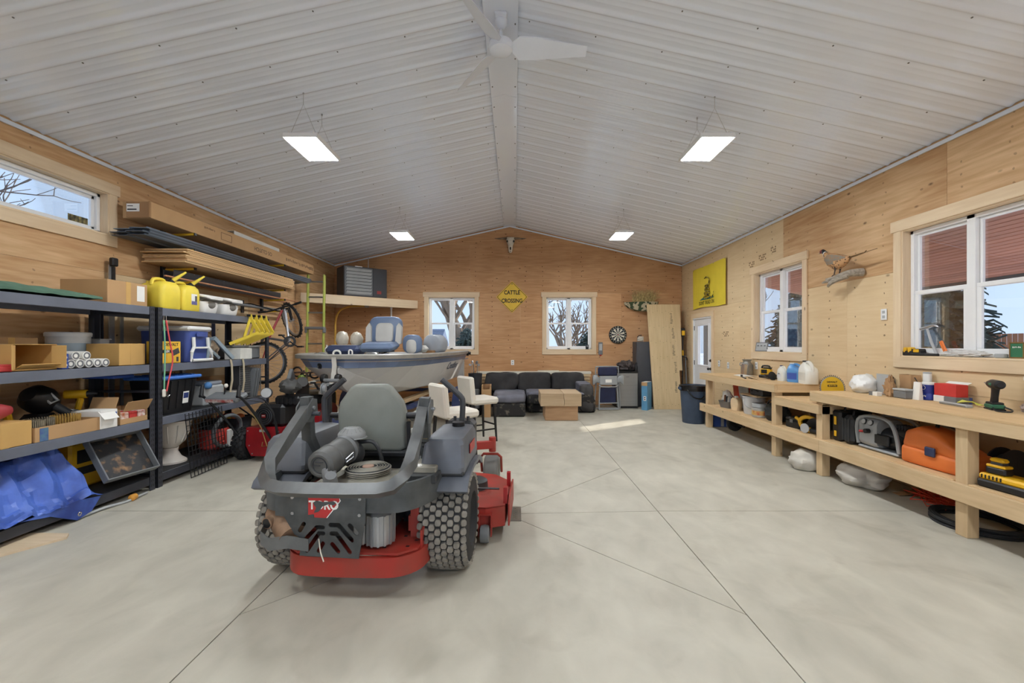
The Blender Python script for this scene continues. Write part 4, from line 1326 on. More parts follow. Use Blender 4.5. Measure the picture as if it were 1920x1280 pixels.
for (y0, y1) in ((5.63, 7.46), (4.8, 5.53), (3.29, 4.69), (1.9, 3.18)):
    part('lower_shelf', bench, TOPM, box((3.68, (y0 + y1) / 2, 0.402), (0.60, y1 - y0, 0.016), bev=0.002))

# ---- bins
def can_thing(name, label, cat, loc, rad, h, m, lid=None, neck=None, band=None, group=None, n=24):
    t = thing(name, label, cat, loc, 0, group)
    part('body', t, m, lathe([(rad * 0.9, 0.0), (rad, 0.008), (rad, h * 0.92), (rad * 0.96, h * 0.95)], n=n))
    if lid:
        part('lid', t, lid, lathe([(rad * 0.98, h * 0.93), (rad * 0.98, h * 0.985), (rad * 0.8, h), (0.0, h)], n=n))
    if band:
        part('label_band', t, band, lathe([(rad * 1.004, h * 0.25), (rad * 1.004, h * 0.7)], n=n, cap=False))
    return t

def jug(name, label, loc, w, d, h, m, cap, rz=0.0, lab=None, group='jugs on the far bench'):
    """moulded jug with a handle hole and a screw cap"""
    t = thing(name, label, 'jug', loc, rz, group)
    def rg(k, z, sh=0.0, kd=1.0):
        return [Vector((p[0] + sh, p[1], z)) for p in rrect(w * k, d * kd, min(w * k, d * kd) * 0.3, 3)]
    part('body', t, m, loft([rg(0.94, 0.0), rg(1.0, 0.012), rg(1.0, h * 0.55), rg(0.92, h * 0.66, -w * 0.03, 0.95), rg(0.55, h * 0.80, -w * 0.18, 0.7), rg(0.26, h * 0.90, -w * 0.26, 0.36), rg(0.26, h * 0.95, -w * 0.26, 0.36)]), sharp=50)
    part('handle', t, m, tube([(-w * 0.16, 0, h * 0.91), (w * 0.1, 0, h * 0.93), (w * 0.34, 0, h * 0.82), (w * 0.44, 0, h * 0.64), (w * 0.40, 0, h * 0.5)], w * 0.085, 8, k=3))
    part('cap', t, cap, cyl((-w * 0.26, 0, h * 0.945), (-w * 0.26, 0, h), w * 0.15, n=16))
    if lab:
        part('front_label', t, lab, box((0, -d / 2 - 0.0005, h * 0.32), (w * 0.7, 0.002, h * 0.34)))
    return t
JUGW = mat('milky_plastic', (232, 230, 220), 0.4, var=0.04)
JUGB = mat('washer_blue', (92, 152, 212), 0.3, var=0.06)
JUGT = mat('milky_clear', (206, 218, 230), 0.3, var=0.05)
jug('bleach_jug', 'large white jug with black cap at the near end of the far bench', (3.84, 5.58, 0.94), 0.25, 0.16, 0.30, JUGW, BLACK, R(-100), mat('jug_label', (216, 214, 204), 0.6))
t = jug('washer_fluid_jug', 'clear jug of blue washer fluid between two white jugs', (3.84, 5.83, 0.94), 0.19, 0.15, 0.26, JUGB, WHITE, R(-70), mat('fluid_label', (66, 92, 176), 0.6))
t = jug('cleaner_bottle', 'smaller white bottle with blue cap left of the blue fluid', (3.80, 6.04, 0.94), 0.15, 0.11, 0.215, JUGW, mat('navy_cap', (40, 56, 110), 0.4), R(-95), mat('cleaner_label', (226, 226, 226), 0.6))
marks('lettering', t, INK, (0, -0.0575, 0.1), (PI / 2, 0, 0), 4, 0.05, 0.02)
dup(t, (3.93, 5.98, 0.94), R(-60), 'white bottle with blue cap hidden behind the blue fluid', 'jugs on the far bench')
# milk can lying in the corner of the bench, papers, sander
t = thing('milk_can', 'dented grey metal milk can at the far end of the bench', 'can', (3.93, 7.22, 0.94))
part('body', t, mat('galvanised', (150, 148, 142), 0.45, 0.7, var=0.2, scale=9), lathe([(0.085, 0.0), (0.092, 0.008), (0.092, 0.16), (0.088, 0.17), (0.062, 0.215), (0.062, 0.235), (0.078, 0.262), (0.075, 0.262), (0.058, 0.24)], n=24))
part('handle', t, STEEL, tube([(-0.09, 0, 0.14), (-0.12, 0, 0.17), (-0.11, 0, 0.205), (-0.07, 0, 0.2)], 0.006, 6, k=3))
t = thing('foil_roll', 'shiny foil wrapped carton leaning beside the milk can', 'carton', (3.82, 7.10, 0.94))
part('body', t, CHROME, box((0, 0, 0.095), (0.055, 0.09, 0.19), (0, R(7), 0), bev=0.006))
part('flap', t, WHITE, box((0.003, 0, 0.192), (0.05, 0.088, 0.004), (0, R(20), 0)))
single('paper_sheet', 'white paper sheets lying before the milk can', 'paper', PAPER, grid(lambda u, v: (3.60 + 0.22 * u, 6.72 + 0.3 * v, 0.944 + 0.012 * math.sin(u * 3) + 0.008 * v), 8, 8, th=0.002))
t = thing('palm_sander', 'yellow and black power tool standing on the far bench', 'power tool', (3.88, 6.58, 0.94), R(20))
part('body', t, YELLOW, box((0, 0, 0.09), (0.09, 0.17, 0.10), bev=0.02), box((0, -0.02, 0.15), (0.07, 0.12, 0.03), bev=0.012, m=BLACK))
part('base', t, BLACK, box((0, 0, 0.021), (0.11, 0.19, 0.042), bev=0.01), box((-0.047, 0, 0.1), (0.01, 0.1, 0.06), bev=0.004))
part('handle', t, BLACK, tube([(0, 0.07, 0.13), (0, 0.06, 0.18), (0, -0.05, 0.18), (0, -0.07, 0.13)], 0.013, 8, k=3))
t = thing('hand_brush', 'dark wire brush with wooden handle lying on the far bench', 'brush', (3.55, 6.35, 0.94), R(80))
part('handle', t, BENCH_X, box((0, 0, 0.018), (0.3, 0.03, 0.018), bev=0.006))
part('bristles', t, BLACK, box((0.1, 0, 0.006), (0.12, 0.03, 0.012)))
t = thing('pry_bar', 'flat black pry bar lying at the bench edge', 'pry bar', (3.50, 6.52, 0.94), R(70))
part('shaft', t, BLACKM, box((0, 0, 0.008), (0.34, 0.025, 0.012), bev=0.003))
part('claw', t, BLACKM, prism([(0, 0), (0.05, 0.03), (0.06, 0.026), (0.012, -0.008)], 0.03, (0.165, -0.015, 0.008), 'y'))
single('grinding_disc', 'round black disc standing on edge by the cleaner bottle', 'disc', BLACK, lathe([(0.015, -0.004), (0.062, -0.004), (0.065, 0), (0.062, 0.004), (0.015, 0.006)], (3.72, 6.16, 0.998), 24, r=(R(75), 0, R(10))))
single('wire_tangle', 'loose tangle of dark wire and fittings behind the brush', 'wire', mat('tarnished', (84, 74, 62), 0.6, 0.4, var=0.3), tube([(3.82 + 0.07 * math.sin(k * 1.9), 6.36 + 0.10 * math.cos(k * 2.3), 0.975 + 0.028 * math.sin(k * 1.3)) for k in range(26)], 0.007, 5, k=3))
# saw blade on the low bench
t = thing('saw_blade', 'round yellow saw blade standing on the low bench step', 'saw blade', (3.69, 4.955, 0.945), 0, rot=(R(-6), 0, 0))
BY = mat('blade_yellow', (226, 184, 44), 0.5, var=0.04)
part('disc', t, STEEL, lathe([(0.012, -0.001), (0.145, -0.001), (0.145, 0.001), (0.012, 0.001)], n=48, r=(PI / 2, 0, 0)))
part('face', t, BY, lathe([(0.012, 0.001), (0.132, 0.001), (0.132, 0.0024), (0.012, 0.0024)], n=48, r=(PI / 2, 0, 0)))
part('teeth', t, DGREY, *[box((0.148 * math.cos(a), 0, 0.148 * math.sin(a)), (0.012, 0.003, 0.006), (0, -a - 0.4, 0)) for a in [2 * PI * k / 40 for k in range(40)]], kind='stuff')
text('lettering', 'DEWALT', 0.03, INK, t, (0, -0.0036, 0.07), (PI / 2, 0, 0), 0.0003, bold=0.0008)
part('label_bar', t, INK, box((0, -0.003, 0.028), (0.11, 0.001, 0.024)))
marks('lettering', t, BY, (0, -0.0038, 0.028), (PI / 2, 0, 0), 6, 0.09, 0.016)
# items on the near bench
single('plastic_bag', 'crumpled white plastic bag on the near bench beside the saw blade', 'bag', BAG, blob((3.83, 4.67, 1.012), (0.13, 0.12, 0.115), 0.22, 1.9, 3, 26, crease=0.14))
t = thing('tool_pack', 'clear bag of black and chrome tools on the near bench', 'bag', (3.90, 4.455, 0.9275), R(80))
part('tool', t, BLACK, box((0.0, -0.02, 0.085), (0.035, 0.02, 0.16), (0, R(28), 0), bev=0.006))
part('tool', t, CHROME, cyl((-0.03, -0.035, 0.02), (0.03, -0.035, 0.12), 0.01))
part('bag', t, CLEAR, box((0, 0.0, 0.10), (0.2, 0.085, 0.19), bev=0.035))
part('header_card', t, LGREY, box((0, 0.046, 0.11), (0.21, 0.002, 0.21)))
t = thing('fastener_box', 'small white box lying below the tool bag', 'box', (3.72, 4.40, 0.9265), R(85))
part('body', t, PAPER, box((0, 0, 0.02), (0.11, 0.05, 0.04), bev=0.002)); part('band', t, GREY, box((0.03, 0, 0.02), (0.05, 0.0515, 0.0415)))
KRAFT = mat('kraft_paper', (176, 138, 98), 0.85, var=0.08, bump=0.35, bscale=14)
t = thing('paper_bag', 'open brown paper bag with red stamp on the near bench', 'bag', (3.93, 4.24, 0.9265), R(82))
part('body', t, KRAFT, loft([[Vector((p[0] + 0.006 * math.sin(5 * i + z * 40), p[1], z)) for i, p in enumerate(rrect(0.15 + k, 0.09 + k * 0.6, 0.012, 2))] for z, k in ((0.0, 0.0), (0.06, 0.008), (0.12, 0.0), (0.19, 0.012), (0.225, 0.004))], cap=False), grid(lambda u, v: (-0.07 + 0.14 * u, -0.04 + 0.08 * v, 0.003), 2, 2))
part('stamp', t, mat('stamp_red', (160, 60, 54), 0.7), box((0, -0.051, 0.085), (0.075, 0.001, 0.05))); marks('lettering', t, KRAFT, (0, -0.0518, 0.085), (PI / 2, 0, 0), 5, 0.06, 0.03)
single('crumpled_paper', 'crumpled brown paper beside the open paper bag', 'paper', KRAFT, blob((3.78, 4.30, 1.007), (0.04, 0.045, 0.11), 0.5, 3.5, 9, 18, crease=0.6))
t = thing('parts_case', 'small grey parts case with orange latch before the paper bag', 'case', (3.80, 4.17, 0.9265), R(84))
part('body', t, GREY, box((0, 0, 0.038), (0.15, 0.09, 0.076), bev=0.01)); part('lid', t, LGREY, box((0, 0, 0.085), (0.156, 0.096, 0.018), bev=0.006)); part('latch', t, mat('latch_orange', (226, 110, 50), 0.5), box((0.05, -0.049, 0.035), (0.05, 0.008, 0.03), bev=0.003))
single('pencil', 'black pencil sticking up from the parts case', 'pencil', BLACK, cyl((3.90, 4.08, 1.015), (3.90, 4.16, 1.13), 0.004))
t = thing('wipes_canister', 'dark blue wipes canister with white lid on the near bench', 'canister', (3.93, 4.05, 0.9265))
part('body', t, mat('wipes_blue', (38, 54, 140), 0.35, var=0.08), lathe([(0.05, 0), (0.055, 0.006), (0.055, 0.05), (0.05, 0.06), (0.05, 0.07), (0.055, 0.08), (0.055, 0.148)], n=24))
part('lid', t, WHITE, lathe([(0.056, 0.146), (0.056, 0.162), (0.045, 0.168), (0.0, 0.168)], n=24))
part('emblem', t, WHITE, lathe([(0.016, 0), (0.02, 0.0005), (0.016, 0.001)], (-0.0555, -0.006, 0.118), 18, r=(0, -PI / 2, 0), cap=False), *[box((-0.054, 0.02 - 0.011 * k, 0.038 + 0.004 * (k % 2)), (0.004, 0.005, 0.012)) for k in range(5)])
can_thing('spray_can', 'white spray can behind the blue wipes canister', 'spray can', (3.985, 4.12, 0.9265), 0.033, 0.26, WHITE, lid=LGREY)
single('paper_pouch', 'flat white pouch standing left of the wipes canister', 'pouch', PAPER, loft([[Vector((3.84 + p[0], 4.065 + p[1], 0.925 + z)) for p in rrect(0.02 + 0.03 * (1 - z / 0.17), 0.07, 0.008, 2)] for z in (0, 0.05, 0.12, 0.17)]))
t = thing('red_carton', 'open red and white carton on small boxes against the wall', 'carton', (3.945, 3.86, 0.985), R(84))
part('body', t, mat('carton_red', (206, 58, 52), 0.6), box((0, 0, 0.055), (0.22, 0.10, 0.11), bev=0.002))
part('front_panel', t, PAPER, box((0.055, -0.051, 0.055), (0.10, 0.001, 0.10)), *[box((-0.075 + 0.022 * i, -0.051, 0.03 + 0.024 * j), (0.016, 0.001, 0.016), bev=0.0004) for i in range(3) for j in range(2)])
part('flap', t, PAPER, box((0, -0.06, 0.118), (0.22, 0.04, 0.002), (R(-30), 0, 0)))
t = thing('bit_boxes', 'small white and grey boxes under the red carton', 'boxes', (3.94, 3.85, 0.9265), R(84))
part('box', t, GREY, box((-0.05, 0, 0.029), (0.12, 0.11, 0.058), bev=0.003)); part('box', t, PAPER, box((0.07, 0, 0.029), (0.11, 0.1, 0.058), bev=0.003)); part('tube', t, mat('bit_blue', (70, 88, 150), 0.4), cyl((-0.10, -0.07, 0.0), (-0.10, -0.07, 0.058), 0.012))
t = thing('screw_strip', 'white collated screw strips lying along the bench', 'screws', (3.78, 3.66, 0.9265), R(80))
part('strip', t, LGREY, box((0, 0, 0.012), (0.28, 0.05, 0.022), bev=0.004)); part('screws', t, STEEL, *[cyl((-0.13 + 0.013 * k, -0.03, 0.014), (-0.13 + 0.013 * k, 0.035, 0.014), 0.0035, n=6) for k in range(20)], kind='stuff')
single('zip_ties', 'bundle of yellow green zip ties behind the drill', 'zip ties', mat('lime', (206, 204, 84), 0.5), *[tube([(3.88 + 0.01 * k, 3.74, 0.945 + 0.005 * k), (3.9 + 0.008 * k, 3.64, 0.965 - 0.004 * k), (3.86 + 0.012 * k, 3.56, 0.945)], 0.004, 5, k=3) for k in range(5)])
DGN = mat('drill_green', (52, 110, 82), 0.45, var=0.08)
t = thing('cordless_drill', 'green and black cordless drill standing on the near bench', 'drill', (3.87, 3.44, 0.9265), R(62))
bt = part('battery', t, DGN, box((0, 0, 0.028), (0.12, 0.085, 0.034), bev=0.008), box((0, 0, 0.006), (0.124, 0.088, 0.012), bev=0.004, m=BLACK), box((0.0, 0, 0.052), (0.1, 0.075, 0.02), bev=0.006, m=BLACK))
part('grip', t, BLACK, loft([[Vector((x + p[0], p[1], z)) for p in rrect(0.055 * k, 0.042 * k, 0.016 * k, 3)] for z, x, k in ((0.055, 0.01, 1.0), (0.10, 0.0, 0.9), (0.15, -0.01, 0.95), (0.185, -0.018, 1.1))]))
part('motor', t, BLACK, lathe([(0.02, -0.07), (0.034, -0.06), (0.037, 0.0), (0.037, 0.05), (0.03, 0.065)], (-0.02, 0, 0.205), 18, r=(0, PI / 2, 0)), box((-0.02, 0, 0.205), (0.05, 0.078, 0.03), bev=0.008, m=DGN))
part('chuck', t, BLACKM, lathe([(0.026, 0.0), (0.026, 0.03), (0.014, 0.05), (0.006, 0.055)], (0.045, 0, 0.205), 16, r=(0, PI / 2, 0)), cyl((0.1, 0, 0.205), (0.165, 0, 0.205), 0.004, m=STEEL))
part('trigger', t, DGN, box((0.022, 0, 0.155), (0.016, 0.02, 0.04), bev=0.005))
part('hand_strap', t, BLACK, tube([(-0.05, -0.03, 0.03), (-0.12, -0.05, 0.016), (-0.20, -0.01, 0.009), (-0.16, 0.05, 0.009), (-0.06, 0.03, 0.02)], 0.006, 6, k=4))
single('bag_of_bits', 'clear bag of red and grey fittings right of the drill', 'bag', mat('film_fittings', (150, 132, 126), 0.35, var=0.35, scale=30), blob((3.88, 3.17, 0.966), (0.06, 0.09, 0.05), 0.3, 3, 5, 16, crease=0.3))
t = thing('level_box', 'pale blue flat box standing against the wall at the frame edge', 'box', (4.0, 3.22, 0.9265), R(-90))
part('body', t, mat('pale_blue', (168, 190, 214), 0.5), box((-0.02, 0, 0.14), (0.2, 0.03, 0.28), bev=0.004)); part('edge', t, WHITE, box((-0.02, -0.016, 0.26), (0.2, 0.002, 0.03)))

# ---- on the window sills of the right wall
SZ = 1.339
t = thing('tool_batteries', 'black and yellow tool batteries on the near window sill', 'battery', (4.055, 4.33, SZ), R(-90))
part('base', t, BLACK, box((0, 0, 0.025), (0.20, 0.07, 0.05), bev=0.008), box((0.05, 0, 0.055), (0.10, 0.066, 0.03), bev=0.01))
for x in (-0.075, -0.025):
    part('yellow_shell', t, YELLOW, box((x, -0.002, 0.055), (0.034, 0.073, 0.06), bev=0.012))
part('yellow_face', t, YELLOW, box((0.055, -0.0345, 0.05), (0.06, 0.004, 0.03), bev=0.002))
t = thing('claw_hammer', 'claw hammer with grey shaft leaning in the near window', 'hammer', (4.09, 4.17, SZ + 0.001), R(-90))
part('shaft', t, LGREY, tube([(0.06, -0.02, 0.01), (-0.02, 0.0, 0.14), (-0.08, 0.02, 0.265)], [0.013, 0.012, 0.01], 8))
part('head', t, STEEL, cyl((-0.15, 0.02, 0.268), (-0.07, 0.02, 0.285), 0.014), tube([(-0.07, 0.02, 0.285), (-0.02, 0.02, 0.298), (0.03, 0.02, 0.285)], [0.016, 0.012, 0.004], 6, k=3))
single('orange_chisel', 'orange handled chisel leaning beside the hammer', 'chisel', mat('tool_orange', (228, 122, 54), 0.5), box((4.085, 4.06, SZ + 0.078), (0.02, 0.035, 0.15), (R(-24), 0, 0), bev=0.007))
single('black_tube', 'black rubber handle lying along the near window sill', 'handle', BLACK, cyl((4.03, 4.33, SZ + 0.014), (4.03, 4.06, SZ + 0.014), 0.013))
single('bubble_wrap', 'clear packet of plastic film lying on the near window sill', 'packet', mat('film_grey', (206, 204, 200), 0.25, var=0.1, scale=30, bump=0.4, bscale=40), blob((4.06, 3.86, SZ + 0.026), (0.045, 0.20, 0.036), 0.35, 4, 2, 18, crease=0.3))
single('small_puck', 'small grey round tin on the near window sill', 'tin', LGREY, lathe([(0.035, 0), (0.04, 0.005), (0.04, 0.03), (0.035, 0.035), (0, 0.035)], (4.06, 3.56, SZ), 20))
t = thing('green_tin', 'green and gold rectangular tin on the near window sill', 'tin', (4.06, 3.43, SZ), R(-90))
part('body', t, mat('tin_green', (56, 118, 84), 0.4, var=0.1), box((0, 0, 0.065), (0.10, 0.05, 0.12), bev=0.006)); part('rim', t, mat('tin_gold', (150, 116, 70), 0.4, 0.5), box((0, 0, 0.006), (0.104, 0.054, 0.012), bev=0.003), box((0, 0, 0.126), (0.104, 0.054, 0.012), bev=0.003), *[box((s * 0.047, -0.024, 0.065), (0.008, 0.006, 0.11)) for s in (-1, 1)])
marks('lettering', t, PAPER, (0, -0.0254, 0.09), (PI / 2, 0, 0), 6, 0.06, 0.014)
t = thing('sill_plaque', 'small grey framed plaque leaning in the far right window', 'plaque', (4.07, 7.05, SZ), R(-68))
part('frame', t, GREY, box((0, 0.02, 0.075), (0.22, 0.014, 0.15), (R(-12), 0, 0), bev=0.003)); part('face', t, LGREY, box((0, 0.012, 0.075), (0.19, 0.004, 0.12), (R(-12), 0, 0)), *[box((-0.06 + 0.06 * i, 0.008, 0.05 + 0.045 * j), (0.03, 0.004, 0.02), (R(-12), 0, 0), m=GREY) for i in range(3) for j in range(2)])

# ---- on the lower shelf (z 0.41)
LZ = 0.411
t = thing('tool_basket', 'grey plastic basket of hand tools at the far end of the lower shelf', 'basket', (3.53, 7.05, LZ), R(-80))
part('tub', t, mat('basket_grey', (112, 108, 104), 0.6), loft([[Vector((p[0], p[1], z)) for p in rrect(w_, w_ * 0.72, 0.03, 2)] for z, w_ in ((0, 0.22), (0.10, 0.27), (0.11, 0.28), (0.10, 0.255), (0.03, 0.21))]))
for k in range(5):
    part('tool_handle', t, [mat('handle_brown', (130, 84, 56), 0.6), DGREY, CREAMW, LGREY, BLACK][k], cyl((-0.09 + 0.045 * k, 0, 0.06), (-0.13 + 0.07 * k, 0.04 - 0.02 * k, 0.19 - 0.01 * (k % 3)), 0.016))
single('white_sack', 'white plastic sack behind the tool basket', 'sack', BAG, blob((3.64, 7.30, LZ + 0.11), (0.09, 0.10, 0.15), 0.2, 2.0, 7, 20, crease=0.12))
t = thing('red_tote', 'red plastic tote under the far bench top', 'tote', (3.87, 7.2, LZ), 0)
part('body', t, mat('tote_red', (214, 70, 44), 0.5), loft([[Vector((p[0], p[1], z)) for p in rrect(w_ * 0.62, w_, 0.03, 2)] for z, w_ in ((0, 0.3), (0.38, 0.36))])); part('rim', t, mat('tote_red', (214, 70, 44), 0.5), box((0, 0, 0.385), (0.25, 0.4, 0.02), bev=0.006))
single('pale_board', 'pale grey board leaning under the far bench', 'board', LGREY, box((3.70, 6.86, LZ + 0.18), (0.02, 0.28, 0.36), (0, R(-8), 0), bev=0.003))
t = thing('cream_jug', 'cream coloured jug beside the white bucket on the lower shelf', 'jug', (3.52, 6.77, LZ), R(-70))
part('body', t, mat('cream', (222, 196, 158), 0.5), loft([[Vector((p[0], p[1], z)) for p in rrect(w_, 0.12, 0.03, 2)] for z, w_ in ((0, 0.12), (0.1, 0.16), (0.17, 0.14), (0.20, 0.08))])); part('neck', t, WHITE, cyl((0, 0, 0.2), (0, 0, 0.225), 0.03))
t = thing('white_bucket', 'white plastic bucket with wire handle on the lower shelf', 'bucket', (3.60, 6.42, LZ))
part('body', t, mat('bucket_white', (214, 214, 214), 0.45), lathe([(0.13, 0.0), (0.135, 0.01), (0.155, 0.25), (0.165, 0.255), (0.165, 0.27), (0.15, 0.27), (0.13, 0.02), (0.0, 0.02)], n=28)); part('handle', t, STEEL, tube([(-0.16, -0.02, 0.24), (-0.16, -0.05, 0.14), (-0.10, -0.14, 0.09), (0.05, -0.165, 0.11), (0.14, -0.08, 0.2)], 0.004, 6, k=4))
single('plank_offcut', 'brown plank offcut lying on the white bucket', 'plank', BENCH_Y, box((3.60, 6.40, LZ + 0.281), (0.2, 0.46, 0.02), bev=0.002))
t = thing('storage_case', 'clear grey storage case on the plank over the bucket', 'case', (3.64, 6.28, LZ + 0.292), 0)
part('body', t, DGREY, box((0, 0, 0.05), (0.2, 0.32, 0.10), bev=0.02)); part('handle', t, BLACK, tube([(-0.1, -0.08, 0.06), (-0.125, -0.05, 0.085), (-0.125, 0.05, 0.085), (-0.1, 0.08, 0.06)], 0.008, 6, k=3))
t = can_thing('paint_tin', 'stack of round tins with a red and yellow label on the lower shelf', 'tin', (3.52, 6.13, LZ), 0.10, 0.14, mat('tin_steel', (190, 188, 182), 0.35, 0.5), lid=LGREY, band=mat('tin_label', (214, 190, 110), 0.6, rgb2=(190, 70, 50), scale=12))
can_thing('paint_tin', 'round tin with grey lid on top of the labelled tin', 'tin', (3.52, 6.13, LZ + 0.141), 0.10, 0.06, LGREY, lid=GREY)
t = thing('tool_bag', 'black fabric tool bag on the lower shelf by the post', 'bag', (3.58, 5.82, LZ), R(10))
part('body', t, mat('bag_black', (40, 42, 40), 0.8, var=0.3, scale=14), blob((0, 0, 0.105), (0.13, 0.17, 0.145), 0.25, 3, 4, 20, crease=0.2)); part('strap', t, BLACK, tube([(-0.06, -0.12, 0.18), (-0.08, -0.05, 0.27), (-0.08, 0.05, 0.27), (-0.06, 0.12, 0.18)], 0.01, 6, k=3))
t = thing('open_carton', 'small open brown carton on the tool bag shelf behind', 'carton', (3.86, 5.95, LZ), 0)
part('body', t, CARD_D, box((0, 0, 0.11), (0.16, 0.2, 0.22))); part('flap', t, CARD_Y, box((-0.1, 0, 0.235), (0.07, 0.19, 0.003), (0, R(25), 0)))
t = thing('socket_case', 'black moulded case under the low bench step', 'case', (3.60, 5.36, LZ), R(5))
part('body', t, BLACK, box((0, 0, 0.045), (0.26, 0.22, 0.09), bev=0.012)); part('lid', t, BLACKM, box((0, 0, 0.112), (0.26, 0.22, 0.04), bev=0.012)); part('latch', t, GREY, box((-0.133, 0.0, 0.085), (0.008, 0.05, 0.04), bev=0.002))
single('parts_organizer', 'small grey parts drawer behind the black case', 'drawer', DGREY, box((3.84, 5.30, LZ + 0.11), (0.14, 0.3, 0.22), bev=0.01))
def yellow_saw(label, loc, rz):
    t = thing('circular_saw', label, 'saw', loc, rz, 'yellow saws under the low bench')
    part('handle', t, YELLOW, tube([(-0.10, 0, 0.05), (-0.12, 0, 0.12), (-0.05, 0, 0.17), (0.04, 0, 0.15), (0.07, 0, 0.08)], 0.024, 8, k=3), tube([(-0.12, 0, 0.12), (-0.17, 0, 0.15)], 0.02, 8))
    part('blade_guard', t, BLACKM, lathe([(0.0, -0.02), (0.08, -0.02), (0.085, 0.0), (0.08, 0.02), (0, 0.02)], (0.05, -0.02, 0.086), 22, r=(PI / 2, 0, 0)))
    part('shoe', t, STEEL, box((0.02, 0, 0.004), (0.24, 0.12, 0.008)))
    part('motor', t, YELLOW, cyl((0.03, 0.0, 0.09), (0.03, 0.10, 0.09), 0.045), cyl((0.03, 0.1, 0.09), (0.03, 0.115, 0.09), 0.04, m=BLACK))
    return t
a = yellow_saw('yellow and black circular saw under the low bench step', (3.54, 5.10, LZ), R(-60))
t = thing('grinder', 'yellow angle grinder lying at the front of the low step shelf', 'grinder', (3.50, 4.90, LZ), R(-75))
part('body', t, BLACK, cyl((-0.10, 0, 0.035), (0.06, 0, 0.035), 0.03)); part('gear_head', t, YELLOW, box((-0.14, 0, 0.035), (0.08, 0.06, 0.06), bev=0.015)); part('wheel', t, LGREY, cyl((-0.15, -0.035, 0.055), (-0.15, -0.045, 0.055), 0.055, n=20))
t = thing('tool_case', 'tall black tool case with yellow latches under the near bench', 'case', (3.66, 4.625, LZ), 0)
part('body', t, BLACK, box((0, 0, 0.165), (0.36, 0.12, 0.33), bev=0.02)); part('latch', t, YELLOW, box((-0.185, 0.0, 0.22), (0.012, 0.03, 0.09), bev=0.004)); part('latch', t, YELLOW, box((-0.185, 0.0, 0.08), (0.012, 0.03, 0.06), bev=0.004)); part('handle', t, BLACK, tube([(-0.08, 0, 0.33), (-0.07, 0, 0.37), (0.07, 0, 0.37), (0.08, 0, 0.33)], 0.012, 6))
t = thing('drill_case', 'dark ribbed moulded case beside the air compressor', 'case', (3.64, 4.475, LZ), 0)
part('body', t, mat('case_charcoal', (44, 46, 48), 0.55), box((0, 0, 0.15), (0.34, 0.14, 0.30), bev=0.04), *[box((-0.17, -0.04 + 0.04 * k, 0.15), (0.012, 0.018, 0.24), bev=0.004) for k in range(3)]); part('handle', t, BLACK, tube([(-0.09, 0, 0.29), (-0.08, 0, 0.335), (0.08, 0, 0.335), (0.09, 0, 0.29)], 0.014, 6))
# air compressor
t = thing('air_compressor', 'grey portable air compressor on the lower shelf', 'compressor', (3.63, 4.125, LZ), R(-90))
CG = mat('compressor_grey', (150, 153, 154), 0.5, var=0.06)
part('shroud', t, CG, loft([[Vector((x, p[0], 0.17 + p[1])) for p in rrect(w_, h_, 0.05, 3)] for x, w_, h_ in ((-0.24, 0.16, 0.18), (-0.21, 0.26, 0.26), (-0.05, 0.28, 0.28), (0.0, 0.26, 0.26))]))
part('handle_frame', t, CG, tube([(-0.24, -0.11, 0.04), (-0.25, -0.12, 0.20), (-0.22, -0.11, 0.30), (-0.05, -0.10, 0.335), (0.12, -0.11, 0.31), (0.2, -0.12, 0.2), (0.22, -0.11, 0.04)], 0.018, 8, k=3), tube([(-0.24, 0.11, 0.04), (-0.25, 0.12, 0.20), (-0.22, 0.11, 0.30), (-0.05, 0.10, 0.335), (0.12, 0.11, 0.31), (0.2, 0.12, 0.2), (0.22, 0.11, 0.04)], 0.018, 8, k=3), box((0, 0, 0.02), (0.46, 0.26, 0.025), bev=0.01))
part('tank', t, BLACKM, lathe([(0.02, -0.2), (0.08, -0.18), (0.1, -0.12), (0.1, 0.12), (0.08, 0.18), (0.02, 0.2)], (0.04, 0, 0.14), 20, r=(0, PI / 2, 0)))
for k in range(2):
    part('gauge', t, DGREY, cyl((-0.14 + 0.08 * k, -0.12, 0.27), (-0.14 + 0.08 * k, -0.145, 0.275), 0.028, n=18), cyl((-0.14 + 0.08 * k, -0.145, 0.275), (-0.14 + 0.08 * k, -0.147, 0.2755), 0.024, n=18, m=LGREY))
part('regulator', t, BLACK, cyl((-0.08, -0.13, 0.19), (-0.08, -0.18, 0.19), 0.022), cyl((-0.12, -0.14, 0.18), (-0.16, -0.17, 0.175), 0.012, m=RED), box((0.05, -0.12, 0.13), (0.16, 0.03, 0.1), bev=0.01, m=BLACK))
part('motor', t, BLACK, cyl((0.1, 0, 0.2), (0.26, 0, 0.2), 0.07), *[box((0.12 + 0.03 * k, 0, 0.26), (0.006, 0.1, 0.06), m=DGREY) for k in range(4)])
# orange chainsaw case
OR = mat('case_orange', (222, 118, 52), 0.5, var=0.07, scale=3)
t = thing('chainsaw_case', 'orange moulded chainsaw case on the lower shelf', 'case', (3.60, 3.575, LZ), R(-90))
def orr(x, wd, z0, z1, r_=0.03):
    return [Vector((x, p[0], (z0 + z1) / 2 + p[1])) for p in rrect(wd, z1 - z0, r_, 3)]
part('lower_shell', t, OR, loft([orr(-0.27, 0.22, 0.01, 0.14), orr(-0.25, 0.26, 0.0, 0.15), orr(0.0, 0.27, 0.0, 0.14), orr(0.26, 0.24, 0.0, 0.13), orr(0.285, 0.2, 0.01, 0.12)]))
part('upper_shell', t, OR, loft([orr(-0.265, 0.20, 0.12, 0.20), orr(-0.22, 0.25, 0.12, 0.29, 0.05), orr(-0.12, 0.26, 0.12, 0.335, 0.06), orr(0.02, 0.25, 0.12, 0.31, 0.05), orr(0.16, 0.23, 0.12, 0.22, 0.03), orr(0.28, 0.2, 0.11, 0.17, 0.02)]), sharp=50)
